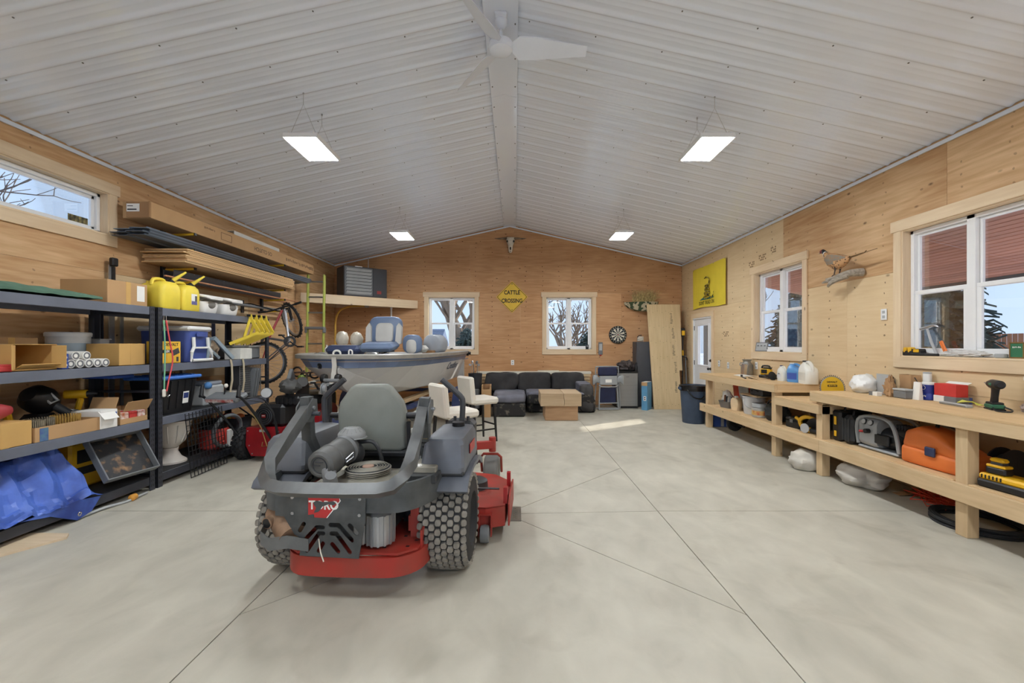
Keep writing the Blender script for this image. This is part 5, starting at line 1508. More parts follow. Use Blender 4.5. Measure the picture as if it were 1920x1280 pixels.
part('latch', t, mat('latch_navy', (44, 52, 84), 0.5), box((0.02, -0.14, 0.145), (0.085, 0.022, 0.075), bev=0.006)); part('handle', t, BLACK, tube([(-0.08, 0.02, 0.33), (-0.06, 0.03, 0.365), (0.1, 0.03, 0.345), (0.12, 0.02, 0.28)], 0.015, 8, k=2))
# chargers near the frame edge
def charger(label, loc, rz, k=1.0):
    t = thing('battery_charger', label, 'charger', loc, rz, 'yellow battery chargers on the lower shelf')
    part('base', t, BLACK, box((0, 0, 0.025 * k), (0.26 * k, 0.16 * k, 0.05 * k), bev=0.012)); part('shell', t, YELLOW, box((0, 0, 0.068 * k), (0.25 * k, 0.15 * k, 0.04 * k), bev=0.014), *[box(((-0.1 + 0.02 * j) * k, -0.076 * k, 0.07 * k), (0.008, 0.004, 0.026), m=BLACK) for j in range(6)])
    return t
c1 = charger('large yellow and black battery charger at the frame edge', (3.52, 3.02, LZ), R(-86), 1.15)
t = thing('tool_battery', 'yellow and black battery docked on the charger by the post', 'battery', (3.50, 3.08, LZ + 0.103), R(-84))
part('base', t, BLACK, box((0, 0, 0.025), (0.12, 0.08, 0.05), bev=0.01)); part('shell', t, YELLOW, box((0, 0, 0.058), (0.115, 0.076, 0.02), bev=0.006), box((0, 0, 0.1), (0.09, 0.06, 0.03), bev=0.012)); part('clip', t, DGREY, box((0, 0, 0.077), (0.07, 0.05, 0.02)))
t = thing('impact_driver', 'black and yellow power tool at the back of the near shelf', 'power tool', (3.72, 2.95, LZ), R(-60))
part('body', t, BLACK, box((0, 0, 0.08), (0.16, 0.10, 0.16), bev=0.03)); part('shell', t, YELLOW, box((0, -0.04, 0.09), (0.12, 0.04, 0.07), bev=0.015)); part('guard', t, BLACKM, tube([(-0.08, 0, 0.16), (0, 0, 0.22), (0.08, 0, 0.16)], 0.012, 6, k=3))
single('nut_pieces', 'small metal fittings lying at the front of the near shelf', 'fittings', STEEL, box((3.42, 2.80, LZ + 0.01), (0.05, 0.09, 0.02), (0, 0, 0.4), bev=0.004), box((3.44, 2.72, LZ + 0.012), (0.03, 0.06, 0.024), (0, 0, 0.8), bev=0.004, m=DGREY))
single('black_hose_reel', 'dark round reel behind the post on the lower shelf', 'reel', BLACK, lathe([(0.03, -0.05), (0.12, -0.05), (0.12, -0.04), (0.07, -0.03), (0.07, 0.03), (0.12, 0.04), (0.12, 0.05), (0.03, 0.05)], (3.78, 3.27, LZ + 0.125), 24, r=(PI / 2, 0, 0)))

# ---- on the floor beneath and beside the bench
single('drop_cloth_bag', 'bundled off-white drop cloth on the floor under the low step', 'cloth', mat('canvas', (206, 200, 188), 0.85, var=0.08, bump=0.3, bscale=10), blob((3.42, 5.0, 0.095), (0.19, 0.17, 0.13), 0.2, 2.0, 12, 22, crease=0.12))
single('grain_sack', 'grey white woven sack slumped on the floor behind the middle post', 'sack', mat('sackcloth', (198, 192, 182), 0.85, var=0.08, bump=0.3, bscale=12), blob((3.60, 4.42, 0.095), (0.20, 0.24, 0.13), 0.25, 2.0, 15, 22, crease=0.12))
single('cardboard_scrap', 'flat brown cardboard scrap on the floor under the near bench', 'cardboard', CARD_D, grid(lambda u, v: (3.68 + 0.28 * u, 4.08 + 0.08 * v, 0.014 + 0.06 * u * u), 6, 3, th=0.006))
prl = [(3.84 + 0.16 * math.sin(k * 2.1) * (0.6 + 0.4 * math.sin(k * 0.7)), 3.86 + 0.2 * math.cos(k * 1.7), 0.05 + 0.045 * math.sin(k * 2.9)) for k in range(70)]
single('trimmer_line', 'tangled red orange trimmer cord on the floor under the bench', 'cord', mat('cord_red', (206, 72, 48), 0.6), tube(prl, 0.0045, 5, k=2))
prims = []
for k in range(9):
    rr = 0.27 + 0.012 * (k % 3); z = 0.012 + 0.02 * (k // 3)
    prims.append(tube([(3.705 + rr * math.cos(a) * 0.9, 3.42 + rr * math.sin(a) * 0.95, z + 0.006 * math.sin(3 * a + k)) for a in [2 * PI * j / 36 for j in range(36)]], 0.011, 6, closed=True))
single('hose_coil', 'coil of black hose on the floor behind the near post', 'hose', RUBBER, *prims)
t = thing('blue_crate', 'blue and grey plastic crate on the floor under the far bench', 'crate', (3.64, 7.62, 0.001), 0)
part('body', t, mat('crate_blue', (58, 88, 160), 0.5), box((0, 0, 0.13), (0.26, 0.2, 0.26), bev=0.01)); part('rib', t, LGREY, box((0.02, -0.102, 0.13), (0.05, 0.006, 0.24))); part('rib', t, LGREY, box((0.10, -0.102, 0.13), (0.02, 0.006, 0.24)))
t = thing('cart_wheel', 'black wheel of a stored cart on the floor under the far bench', 'wheel', (3.70, 7.18, 0.001), R(90))
w_ = wheel('tyre', t, (0, 0, 0.12), 0.12, 0.08, 0.06, n=24, hub_m=mat('hub_rust', (110, 96, 84), 0.6)); part('axle', t, BLACKM, cyl((-0.05, 0, 0.12), (-0.3, 0, 0.12), 0.015))
t = thing('trash_can', 'dark blue round trash can with black liner at the bench end', 'trash can', (3.34, 7.97, 0))
TC = mat('can_blue', (62, 76, 96), 0.55, var=0.12, scale=8)
part('body', t, TC, lathe([(0.0, 0.0), (0.19, 0.0), (0.195, 0.01), (0.235, 0.62), (0.245, 0.63), (0.25, 0.66), (0.25, 0.69), (0.235, 0.69), (0.225, 0.62), (0.185, 0.05), (0, 0.05)], n=32))
part('handle', t, TC, box((-0.255, 0, 0.64), (0.03, 0.12, 0.05), bev=0.008)); part('handle', t, TC, box((0.255, 0, 0.64), (0.03, 0.12, 0.05), bev=0.008))
part('liner', t, mat('liner_black', (22, 22, 24), 0.25, var=0.2, bump=0.4, bscale=20), lathe([(0.2, 0.5), (0.228, 0.66), (0.242, 0.70), (0.256, 0.695), (0.257, 0.64), (0.253, 0.60)], n=32, cap=False), tube([(-0.19, -0.175, 0.63), (-0.1, -0.235, 0.5), (0.03, -0.25, 0.47), (0.1, -0.23, 0.52)], 0.012, 6, k=3))
part('tie', t, LGREY, tube([(0.2, -0.16, 0.64), (0.16, -0.2, 0.55), (0.19, -0.17, 0.5)], 0.006, 5, k=3))

# ================================================================ RIGHT WALL
def outlet(label, loc, rz):
    t = thing('wall_outlet', label, 'outlet', loc, rz, 'wall outlets')
    part('plate', t, VINYL, box((0, -0.003, 0), (0.075, 0.006, 0.12), bev=0.002)); part('socket', t, LGREY, box((0, -0.007, 0.026), (0.034, 0.003, 0.03), bev=0.001)); part('socket', t, LGREY, box((0, -0.007, -0.026), (0.034, 0.003, 0.03), bev=0.001))
    return t
o1 = outlet('white outlet nearest the door on the right wall', (4.035, 8.42, 1.08), -PI / 2)
dup(o1, (4.035, 8.06, 1.06), label='white outlet between door outlet and milk can')
dup(o1, (4.035, 7.12, 1.10), label='white outlet right of the milk can on the right wall')
dup(o1, (4.035, 4.66, 1.78), label='small white switch beside the near window casing')
dup(o1, (-0.05, YB - 0.002, 1.02), rz=0, label='white outlet on the back wall above the sofa')
# yellow flag
fl = thing('yellow_flag', 'yellow flag with a coiled snake pinned above the door', 'flag', (4.026, 9.59, 2.23), -PI / 2)
FY = mat('flag_yellow', (232, 208, 62), 0.8, var=0.03, bump=0.05)
part('cloth', fl, FY, grid(lambda u, v: (1.49 * u, -0.012 - 0.008 * math.sin(u * 7 + v) - 0.018 * max(0, u - 0.6) * (1 - v), 0.88 * v + 0.02 * math.sin(u * 5) * (1 - v) + 0.045 * max(0, u - 0.7) * (1 - v)), 24, 10, th=(0, 0.003, 0)))
SN = []
for k, (w_, z) in enumerate(((0.21, 0.22), (0.18, 0.30), (0.145, 0.375), (0.11, 0.445))):
    pts = [(0.72 + w_ * 0.62 * math.cos(a), -0.034, z + 0.028 * math.sin(a) + 0.005 * math.cos(a)) for a in [2 * PI * j / 20 for j in range(20)]]
    SN.append(tube(pts, 0.014, 6, closed=True))
SN.append(tube([(0.78, -0.034, 0.46), (0.83, -0.034, 0.53), (0.79, -0.034, 0.60), (0.70, -0.034, 0.63), (0.60, -0.034, 0.61)], [0.014, 0.012, 0.012, 0.016, 0.006], 6, k=4))
SN.append(tube([(0.84, -0.034, 0.22), (0.94, -0.034, 0.19), (1.0, -0.034, 0.25), (1.02, -0.034, 0.30)], [0.014, 0.012, 0.008, 0.004], 6, k=4))
sn = part('snake', fl, mat('snake_ink', (40, 36, 24), 0.7, rgb2=(196, 176, 70), scale=26, lo=0.45, hi=0.55), *SN)
part('grass', fl, mat('flag_green', (52, 124, 104), 0.8), prism([(0.36, 0.17), (0.50, 0.215), (0.74, 0.205), (0.98, 0.215), (1.0, 0.18), (0.80, 0.165)], 0.002, (0, -0.026, 0), 'y'), prism([(0.37, 0.17), (0.5, 0.212), (0.56, 0.19)], 0.002, (0, -0.0285, 0), 'y', m=mat('flag_grey', (96, 116, 130), 0.8)))
text('lettering', "DON'T TREAD ON", 0.115, INK, fl, (0.68, -0.0265, 0.10), (PI / 2, 0, 0), 0.0006, sx=0.72)
for u in (0.02, 0.5, 1.0, 1.47):
    part('pin', fl, STEEL, ell((u, -0.026, 0.865), (0.008, 0.006, 0.008), 6))
# pheasant on driftwood: u runs towards the camera from the head
ph = thing('mounted_pheasant', 'taxidermy pheasant standing on a driftwood branch on the right wall', 'pheasant', (3.84, 5.36, 0), -PI / 2)
def feather_mat():
    m = mat('feathers', (150, 96, 58), 0.7, var=0.2)
    n = m.node_tree.nodes; l = m.node_tree.links
    vo = n.new('ShaderNodeTexVoronoi'); vo.inputs['Scale'].default_value = 46
    tc = n.new('ShaderNodeTexCoord'); l.new(tc.outputs['Object'], vo.inputs['Vector'])
    cr = n.new('ShaderNodeValToRGB'); cr.color_ramp.elements[0].color = srgb(44, 28, 22); cr.color_ramp.elements[1].color = srgb(196, 150, 104)
    cr.color_ramp.elements[0].position = 0.15; cr.color_ramp.elements[1].position = 0.5
    l.new(vo.outputs['Distance'], cr.inputs[0]); l.new(cr.outputs[0], n['Principled BSDF'].inputs['Base Color'])
    return m
FEA = feather_mat()
def body_ring(u, z, rx, rz_, n=14, y=0.0):
    return [Vector((u, y + rx * math.cos(2 * PI * i / n), z + rz_ * math.sin(2 * PI * i / n))) for i in range(n)]
part('body', ph, FEA, loft([body_ring(0.07, 2.585, 0.022, 0.024), body_ring(0.095, 2.555, 0.030, 0.034), body_ring(0.13, 2.515, 0.050, 0.064), body_ring(0.18, 2.475, 0.066, 0.088), body_ring(0.25, 2.445, 0.072, 0.098), body_ring(0.33, 2.43, 0.064, 0.085), body_ring(0.40, 2.43, 0.045, 0.055), body_ring(0.47, 2.445, 0.022, 0.022)]), sharp=80)
part('head', ph, mat('pheasant_red', (132, 48, 44), 0.6, var=0.2), loft([body_ring(0.0, 2.605, 0.012, 0.012), body_ring(0.02, 2.612, 0.022, 0.022), body_ring(0.045, 2.610, 0.026, 0.028), body_ring(0.062, 2.60, 0.025, 0.026)]), sharp=80)
part('beak', ph, mat('beak_horn', (196, 178, 140), 0.5), loft([body_ring(-0.035, 2.592, 0.002, 0.002), body_ring(-0.015, 2.60, 0.008, 0.008), body_ring(0.004, 2.605, 0.011, 0.011)]))
part('eye', ph, BLACK, ell((0.024, -0.022, 2.618), (0.005, 0.004, 0.005), 6))
part('neck', ph, mat('pheasant_dark', (28, 32, 38), 0.45, var=0.2), loft([body_ring(0.055, 2.605, 0.027, 0.030), body_ring(0.075, 2.585, 0.031, 0.034), body_ring(0.092, 2.562, 0.035, 0.038)]), sharp=80)
part('collar', ph, PAPER, loft([body_ring(0.090, 2.562, 0.036, 0.039), body_ring(0.104, 2.548, 0.041, 0.046)], cap=False), sharp=80)
for s in (-1, 1):
    part('wing', ph, mat('wing_grey', (126, 124, 114), 0.7, rgb2=(150, 116, 84), scale=30), loft([[Vector((u, s * (0.066 + dy), z + hz)), Vector((u, s * (0.078 + dy), z)), Vector((u, s * (0.066 + dy), z - hz)), Vector((u, s * (0.05 + dy), z))] for u, z, hz, dy in ((0.15, 2.485, 0.02, -0.012), (0.2, 2.475, 0.058, 0.0), (0.28, 2.465, 0.06, 0.0), (0.36, 2.455, 0.042, -0.018), (0.44, 2.455, 0.012, -0.042))]), sharp=60)
part('tail', ph, mat('tail_feather', (158, 132, 96), 0.7, rgb2=(92, 70, 48), scale=40, stretch=(3, 1, 1)), *[loft([[Vector((u, w_ * s, z + 0.003)), Vector((u, w_ * s + w_ * 0.5 + 0.004, z)), Vector((u, w_ * s, z - 0.003)), Vector((u, w_ * s - w_ * 0.5 - 0.004, z))] for u, z, w_ in ((0.42, 2.445, 0.014), (0.52, 2.452, 0.016), (0.66, 2.462, 0.012), (e, 2.47 + 0.01 * s, 0.003))]) for s, e in ((0, 0.84), (-1, 0.72), (1, 0.70))])
for s in (-1, 1):
    part('leg', ph, mat('leg_dark', (74, 62, 54), 0.7), tube([(0.29, s * 0.03, 2.37), (0.285, s * 0.03, 2.33), (0.27, s * 0.03, 2.285)], [0.016, 0.008, 0.006], 6), tube([(0.235, s * 0.03, 2.272), (0.27, s * 0.03, 2.285), (0.30, s * 0.04, 2.285)], 0.005, 5))
DW = mat('driftwood', (158, 148, 134), 0.9, var=0.25, scale=16, bump=0.5, bscale=30, stretch=(1, 3, 3))
part('driftwood', ph, DW, tube([(0.06, -0.02, 2.215), (0.16, 0.0, 2.235), (0.28, 0.02, 2.262), (0.38, 0.08, 2.285), (0.42, 0.19, 2.29)], [0.008, 0.028, 0.034, 0.044, 0.05], 8, k=3), tube([(0.06, 0.02, 2.265), (0.14, 0.0, 2.255), (0.26, 0.02, 2.262)], [0.005, 0.014, 0.024], 7, k=3), tube([(0.17, -0.03, 2.155), (0.24, -0.02, 2.21), (0.36, 0.06, 2.26)], [0.014, 0.03, 0.036], 7, k=3))
# pole saw and level hanging in the corner
t = thing('pole_saw', 'black and yellow pole tool standing in the corner behind the plywood', 'pole saw', (3.85, 9.80, 0))
part('shaft', t, BLACKM, cyl((0.0, 0, 0.02), (0.06, 0.12, 1.75), 0.014)); part('motor', t, BLACK, box((0.06, 0.12, 1.74), (0.09, 0.10, 0.2), bev=0.02)); part('yellow_cover', t, YELLOW, box((0.05, 0.065, 1.72), (0.07, 0.02, 0.11), bev=0.008)); part('grip', t, YELLOW, cyl((0.035, 0.075, 1.20), (0.042, 0.085, 1.32), 0.024)); part('guard', t, BLACKM, tube([(0.0, 0.04, 1.18), (0.09, 0.0, 1.16), (0.12, 0.03, 1.1)], 0.012, 6, k=3))
single('spare_pole', 'grey metal pole standing beside the pole tool in the corner', 'pole', GREY, cyl((3.93, 9.70, 0.0), (3.96, 9.9, 1.2), 0.015))
# ================================================================ BOAT ON ITS TRAILER
HBLUE = mat('hull_blue', (108, 124, 154), 0.35, var=0.1, scale=3)
HWHITE = mat('hull_white', (212, 211, 209), 0.4, var=0.05, scale=2)
HTAN = mat('hull_tan', (186, 168, 146), 0.5)
RIM = mat('gunwale_grey', (150, 147, 140), 0.45, var=0.12, scale=6)
boat = thing('fishing_boat', 'white and blue fishing boat, bow towards the mower', 'boat', (-2.33, 5.62, 0), R(-5))
ST = [(0.0, 0.10, 0.03, 1.17, 1.08), (0.05, 0.30, 0.09, 1.12, 0.98), (0.14, 0.52, 0.18, 1.05, 0.88), (0.35, 0.76, 0.34, 0.95, 0.76), (0.7, 0.91, 0.50, 0.84, 0.67), (1.2, 0.97, 0.64, 0.775, 0.61), (2.2, 1.0, 0.72, 0.745, 0.58), (3.2, 0.97, 0.73, 0.74, 0.57), (4.05, 0.92, 0.71, 0.74, 0.57)]
GZ = 1.285
def hull_ring(st, sgn):
    s, g, c, zc, zk = st
    q = lambda f: c + (g - c) * f
    zz = lambda f: zc + (GZ - zc) * f
    return [Vector((sgn * x, s, z)) for x, z in ((g, GZ), (q(0.9), GZ - 0.055), (q(0.88), GZ - 0.064), (q(0.74), GZ - 0.145), (c, zc), (c * 0.96, zc - 0.012), (0.0, zk))]
def hull(b, dm):
    for sgn in (-1, 1):
        R_ = [hull_ring(st, sgn) for st in ST]
        ms = (HBLUE, HTAN, HBLUE, HWHITE, HWHITE, HWHITE)
        for i in range(len(R_) - 1):
            for j in range(6):
                b.add([R_[i][j], R_[i + 1][j], R_[i + 1][j + 1], R_[i][j + 1]], [(0, 1, 2, 3)], ms[j])
    a = hull_ring(ST[0], -1); c = hull_ring(ST[0], 1)
    for j in range(6):
        b.add([a[j], c[j], c[j + 1], a[j + 1]], [(0, 1, 2, 3)], (HBLUE, HTAN, HBLUE, HWHITE, HWHITE, HWHITE)[j])
    a = hull_ring(ST[-1], -1); c = hull_ring(ST[-1], 1)
    b.add(a + c[::-1], [tuple(range(len(a) * 2))], HWHITE)
hl = part('hull', boat, HWHITE, hull, sharp=28)
gw = [Vector((-st[1], st[0], GZ)) for st in ST[::-1]] + [Vector((st[1], st[0], GZ)) for st in ST]
part('gunwale', boat, RIM, tube([p + Vector((0, -0.01, 0.005)) for p in gw], 1.0, prof=[(-0.03, -0.04), (0.02, -0.045), (0.035, 0.0), (0.02, 0.045), (-0.03, 0.04)], k=3, up=(0, 0, 1)))
part('bow_deck', boat, RIM, prism([(-g_ * 0.97, s_) for s_, g_ in ((0.02, 0.15), (0.14, 0.5), (0.35, 0.74), (0.7, 0.88), (1.2, 0.94), (1.7, 0.95))] + [(g_ * 0.97, s_) for s_, g_ in ((1.7, 0.95), (1.2, 0.94), (0.7, 0.88), (0.35, 0.74), (0.14, 0.5), (0.02, 0.15))], 0.02, (0, 0, GZ - 0.02)))
part('cockpit_floor', boat, mat('boat_carpet', (92, 98, 110), 0.9), box((0, 2.85, 0.88), (1.5, 2.3, 0.03)))
part('transom', boat, HWHITE, box((0, 4.02, 1.0), (1.7, 0.06, 0.5)))
for s in (-1, 1):
    part('cleat', boat, CHROME, tube([(s * 0.25, 0.22, GZ + 0.008), (s * 0.3, 0.22, GZ + 0.05), (s * 0.42, 0.22, GZ + 0.05), (s * 0.47, 0.22, GZ + 0.008)], 0.011, 6, k=3))
    part('stern_cleat', boat, BLACKM, cyl((s * 0.94, 3.9, GZ - 0.02), (s * 1.02, 3.9, GZ - 0.02), 0.03), cyl((s * 0.95, 3.8, GZ - 0.06), (s * 1.0, 3.8, GZ - 0.06), 0.018))
part('rope_ring', boat, WHITE, tube([(-0.30 + 0.055 * math.cos(a), 0.55, GZ + 0.035 + 0.045 * math.sin(a)) for a in [2 * PI * k / 14 for k in range(14)]], 0.016, 6, closed=True), tube([(-0.12, 0.55, GZ), (-0.12, 0.55, GZ + 0.07), (-0.10, 0.55, GZ + 0.09), (-0.07, 0.55, GZ + 0.07), (-0.07, 0.55, GZ)], 0.011, 6, k=3))
part('bow_port', boat, BLACKM, lathe([(0.0, 0.0), (0.03, 0.0), (0.038, 0.01), (0.038, -0.02)], (-0.285, 0.055, 1.165), 18, r=(PI / 2, 0, -0.55)))
nm = text('lettering', 'Crestliner', 0.2, mat('decal_grey', (104, 112, 130), 0.5), boat, (0.89, 2.78, 1.05), (R(115), 0, R(90)), 0.001, bold=0.003)
part('stern_stripe', boat, HBLUE, loft([[Vector((0.968 - 0.005 * (y > 3), y, 1.14 - (y - 2.6) * 0.0)), Vector((0.972, y, 1.16))] for y in (3.3, 3.9)], closed=False, cap=False))
BSE = mat('boat_seat_grey', (206, 205, 200), 0.5, var=0.04); BSB = mat('boat_seat_blue', (112, 130, 160), 0.45, var=0.06); NAVY = mat('navy_vinyl', (66, 78, 112), 0.45, var=0.1)
def pad(x0, x1, z0, z1, y, k=1.0, rr=0.08):
    return [Vector(((x0 + x1) / 2 + p[0] * k, y + (p[1] + (z1 - z0) / 2) * 0.1, (z0 + z1) / 2 + p[1] * k)) for p in rrect(x1 - x0, z1 - z0, rr, 4)]
def boat_seat(label, loc, rz, fold=False):
    t = thing('fishing_chair', label, 'boat seat', loc, rz, 'boat seats')
    if fold:
        part('seat_back', t, BSB, loft([[Vector((p[0], y, 0.17 + p[1] * k)) for p in rrect(0.30 * k, 0.30, 0.11, 5)] for y, k in ((-0.10, 0.9), (-0.08, 1.0), (0.0, 1.0), (0.03, 0.9))]), sharp=60)
        part('panel', t, BSE, loft([[Vector((p[0], y, 0.13 + p[1] * k)) for p in rrect(0.17 * k, 0.22, 0.07, 5)] for y, k in ((-0.115, 0.92), (-0.1, 1.0))]), sharp=60)
        part('seat_cushion', t, BSE, box((0, 0.14, 0.09), (0.36, 0.24, 0.12), bev=0.05))
    else:
        part('seat_back', t, BSB, loft([pad(-0.27, 0.27, 0.10, 0.56, y, k, 0.13) for y, k in ((0.13, 0.92), (0.15, 1.0), (0.22, 1.0), (0.25, 0.9))]), sharp=60)
        part('panel', t, BSE, loft([pad(-0.15, 0.15, 0.12, 0.46, y, k, 0.08) for y, k in ((0.115, 0.92), (0.14, 1.0))]), sharp=60)
        for s in (-1, 1):
            part('side_bolster', t, BSE, loft([[Vector((s * (0.245 + x), y + (z - 0.3) * 0.1, z)) for x, z in ((-0.05, 0.10), (0.045, 0.12), (0.045, 0.38), (0.0, 0.45), (-0.035, 0.40))] for y in (0.10, 0.17)]))
        part('seat_cushion', t, BSB, box((0, -0.06, 0.075), (0.54, 0.40, 0.13), (R(7), 0, 0), bev=0.055))
        part('mount', t, BLACKM, box((0, 0.0, 0.0), (0.36, 0.22, 0.025)), box((-0.13, -0.1, -0.01), (0.2, 0.02, 0.02), (0, R(20), 0)), box((0.13, -0.1, -0.01), (0.2, 0.02, 0.02), (0, R(-20), 0)), cyl((0, 0, -0.05), (0, 0, 0.0), 0.035, m=ALUM))
    return t
boat_seat('tall blue and grey boat seat facing the bow', (-2.115, 6.75, GZ + 0.062), R(-4))
boat_seat('folded blue and grey boat seat right of the tall one', (-1.64, 6.92, GZ + 0.006), R(-8), True)
t = thing('boat_cushion', 'navy padded cushion lying on the bow deck', 'cushion', (-2.74, 6.95, GZ + 0.005), R(-5))
part('pad', t, NAVY, box((0, 0, 0.075), (0.58, 0.36, 0.15), bev=0.06)); part('edge', t, BSE, box((0, 0, 0.152), (0.4, 0.22, 0.012), bev=0.005))
for k, x in enumerate((-2.80, -2.58, -2.41)):
    single('wrapped_float', 'clear wrapped round float on the navy cushion, %s' % ('left one', 'middle one', 'small one beside the tall seat')[k], 'float', mat('wrap_film', (206, 198, 182), 0.3, var=0.12, bump=0.2, bscale=20), blob((x, 6.93 + (0, 0.04, 0.28)[k], GZ + 0.258 - 0.01 * k), (0.10 - 0.02 * (k == 2), 0.10, 0.125 - 0.02 * (k == 2)), 0.12, 3, k, 16), group='floats on the cushion')
t = thing('grey_fishing_chair', 'rounded grey seat shell behind the folded boat seat', 'boat seat', (-1.40, 7.42, GZ + 0.008), R(-30))
part('shell', t, mat('shell_grey', (158, 163, 170), 0.4, var=0.06), loft([[Vector((p[0], y, 0.02 + max(0, p[1] * k + 0.14))) for p in rrect(0.40 * k, 0.34, 0.15, 5)] for y, k in ((-0.08, 0.9), (-0.05, 1.0), (0.10, 1.0), (0.16, 0.85))]), sharp=60)
part('base', t, CARD_D, box((0.0, -0.14, 0.03), (0.22, 0.08, 0.06)))
single('white_jug_small', 'small white bottle standing on the left of the bow', 'bottle', WHITE, lathe([(0.03, 0), (0.035, 0.01), (0.035, 0.07), (0.012, 0.1), (0.012, 0.13), (0, 0.13)], (-3.08, 7.0, GZ + 0.03), 16))
# trailer
TB = mat('trailer_blue', (52, 66, 112), 0.5, var=0.12)
tr = thing('boat_trailer', 'blue boat trailer with winch post under the boat', 'trailer', (-2.33, 5.62, 0), R(-5))
part('tongue', tr, TB, box((0, -0.1, 0.46), (0.09, 1.5, 0.09), bev=0.008))
for s in (-1, 1):
    part('side_rail', tr, TB, tube([(0, 0.2, 0.46), (s * 0.55, 1.2, 0.46), (s * 0.6, 3.9, 0.46)], 1.0, prof=[(-0.03, -0.045), (0.03, -0.045), (0.03, 0.045), (-0.03, 0.045)], up=(0, 0, 1)))
    part('bunk', tr, BENCH_Y, box((s * 0.42, 2.4, 0.54), (0.09, 2.6, 0.06)))
    wheel('tyre', tr, (s * 1.08, 2.7, 0.29), 0.285, 0.18, 0.16, n=28)
    part('mudguard', tr, TB, prism([(2.33 + 0.37 - 0.38 * math.cos(a) , 0.29 + 0.36 * math.sin(a)) for a in [PI * k / 10 for k in range(11)]] + [(2.33 + 0.37 + 0.36 * math.cos(a), 0.29 + 0.34 * math.sin(a)) for a in [PI * k / 10 for k in range(11)]], 0.22, (s * 1.08 - 0.11, 0, 0), 'x'))
part('axle', tr, BLACKM, box((0, 2.7, 0.32), (2.1, 0.06, 0.06)))
part('cross_member', tr, TB, box((0, 1.2, 0.46), (1.1, 0.07, 0.07)))
part('cross_member', tr, TB, box((0, 3.8, 0.46), (1.2, 0.07, 0.07)))
part('winch_post', tr, GREY, box((-0.03, -0.20, 0.74), (0.07, 0.07, 0.5), (R(-8), 0, 0)), box((0.03, -0.22, 1.0), (0.2, 0.05, 0.04), bev=0.01))
wn = part('winch', tr, ALUM, lathe([(0.02, -0.04), (0.075, -0.035), (0.075, -0.025), (0.05, -0.02), (0.05, 0.02), (0.075, 0.025), (0.075, 0.035), (0.02, 0.04)], (0.0, -0.30, 0.90), 24, r=(0, PI / 2, 0)), box((0, -0.27, 0.90), (0.11, 0.1, 0.12)))
part('crank', wn, BLACK, tube([(-0.06, -0.3, 0.90), (-0.10, -0.3, 0.90), (-0.11, -0.36, 0.98), (-0.16, -0.36, 0.98)], 0.014, 8))
part('bow_roller', tr, BLACK, lathe([(0.015, -0.03), (0.05, -0.03), (0.058, 0.0), (0.05, 0.03), (0.015, 0.03)], (0.09, -0.16, 1.02), 20, r=(0, PI / 2, 0)))
part('bow_roller', tr, BLACK, lathe([(0.015, -0.03), (0.05, -0.03), (0.058, 0.0), (0.05, 0.03), (0.015, 0.03)], (-0.10, -0.16, 1.02), 20, r=(0, PI / 2, 0)))
part('winch_strap', tr, mat('strap_grey', (172, 168, 160), 0.8), loft([[Vector((x - 0.03, y, z)), Vector((x + 0.03, y, z)), Vector((x + 0.03, y + 0.006, z)), Vector((x - 0.03, y + 0.006, z))] for x, y, z in ((-0.02, -0.07, GZ + 0.0), (0.0, -0.09, 1.18), (0.04, -0.20, 1.0), (0.04, -0.27, 0.95))]))
jk = part('jack', tr, BLACKM, cyl((0.13, -0.45, 0.2), (0.13, -0.45, 0.95), 0.03), cyl((0.13, -0.45, 0.95), (0.20, -0.45, 0.98), 0.012)); part('jack_wheel', jk, RUBBER, cyl((0.11, -0.45, 0.08), (0.15, -0.45, 0.08), 0.08, n=18))

# ================================================================ STOOLS
CRM = mat('cream_leather', (226, 219, 206), 0.55, var=0.04, scale=3)
def stool(label, loc, rz):
    t = thing('bar_stool', label, 'stool', loc, rz, 'cream bar stools')
    part('seat', t, CRM, box((0.02, 0, 0.615), (0.44, 0.43, 0.10), bev=0.028))
    part('backrest', t, CRM, box((-0.205, 0, 0.78), (0.075, 0.43, 0.40), (0, R(-6), 0), bev=0.022))
    for sx in (-1, 1):
        for sy in (-1, 1):
            part('leg', t, BLACK, loft([[Vector((sx * (0.175 + 0.03 * (1 - z / 0.57)) + p[0] * k, sy * (0.17 + 0.02 * (1 - z / 0.57)) + p[1] * k, z)) for p in rrect(0.034, 0.034, 0.004, 1)] for z, k in ((0.0, 0.7), (0.57, 1.1))]))
    for s in (-1, 1):
        part('stretcher', t, BLACK, box((0, s * 0.183, 0.19), (0.38, 0.018, 0.022), bev=0.002))
    part('stretcher', t, BLACK, box((0.195, 0, 0.25), (0.018, 0.37, 0.022), bev=0.002)); part('stretcher', t, BLACK, box((-0.195, 0, 0.19), (0.018, 0.37, 0.022), bev=0.002))
    return t
s1 = stool('cream bar stool nearer the mower, partly hidden by its lever', (-0.74, 5.24, 0), R(35))
dup(s1, (-0.55, 6.46, 0), R(35), 'cream bar stool in the open right of the mower')

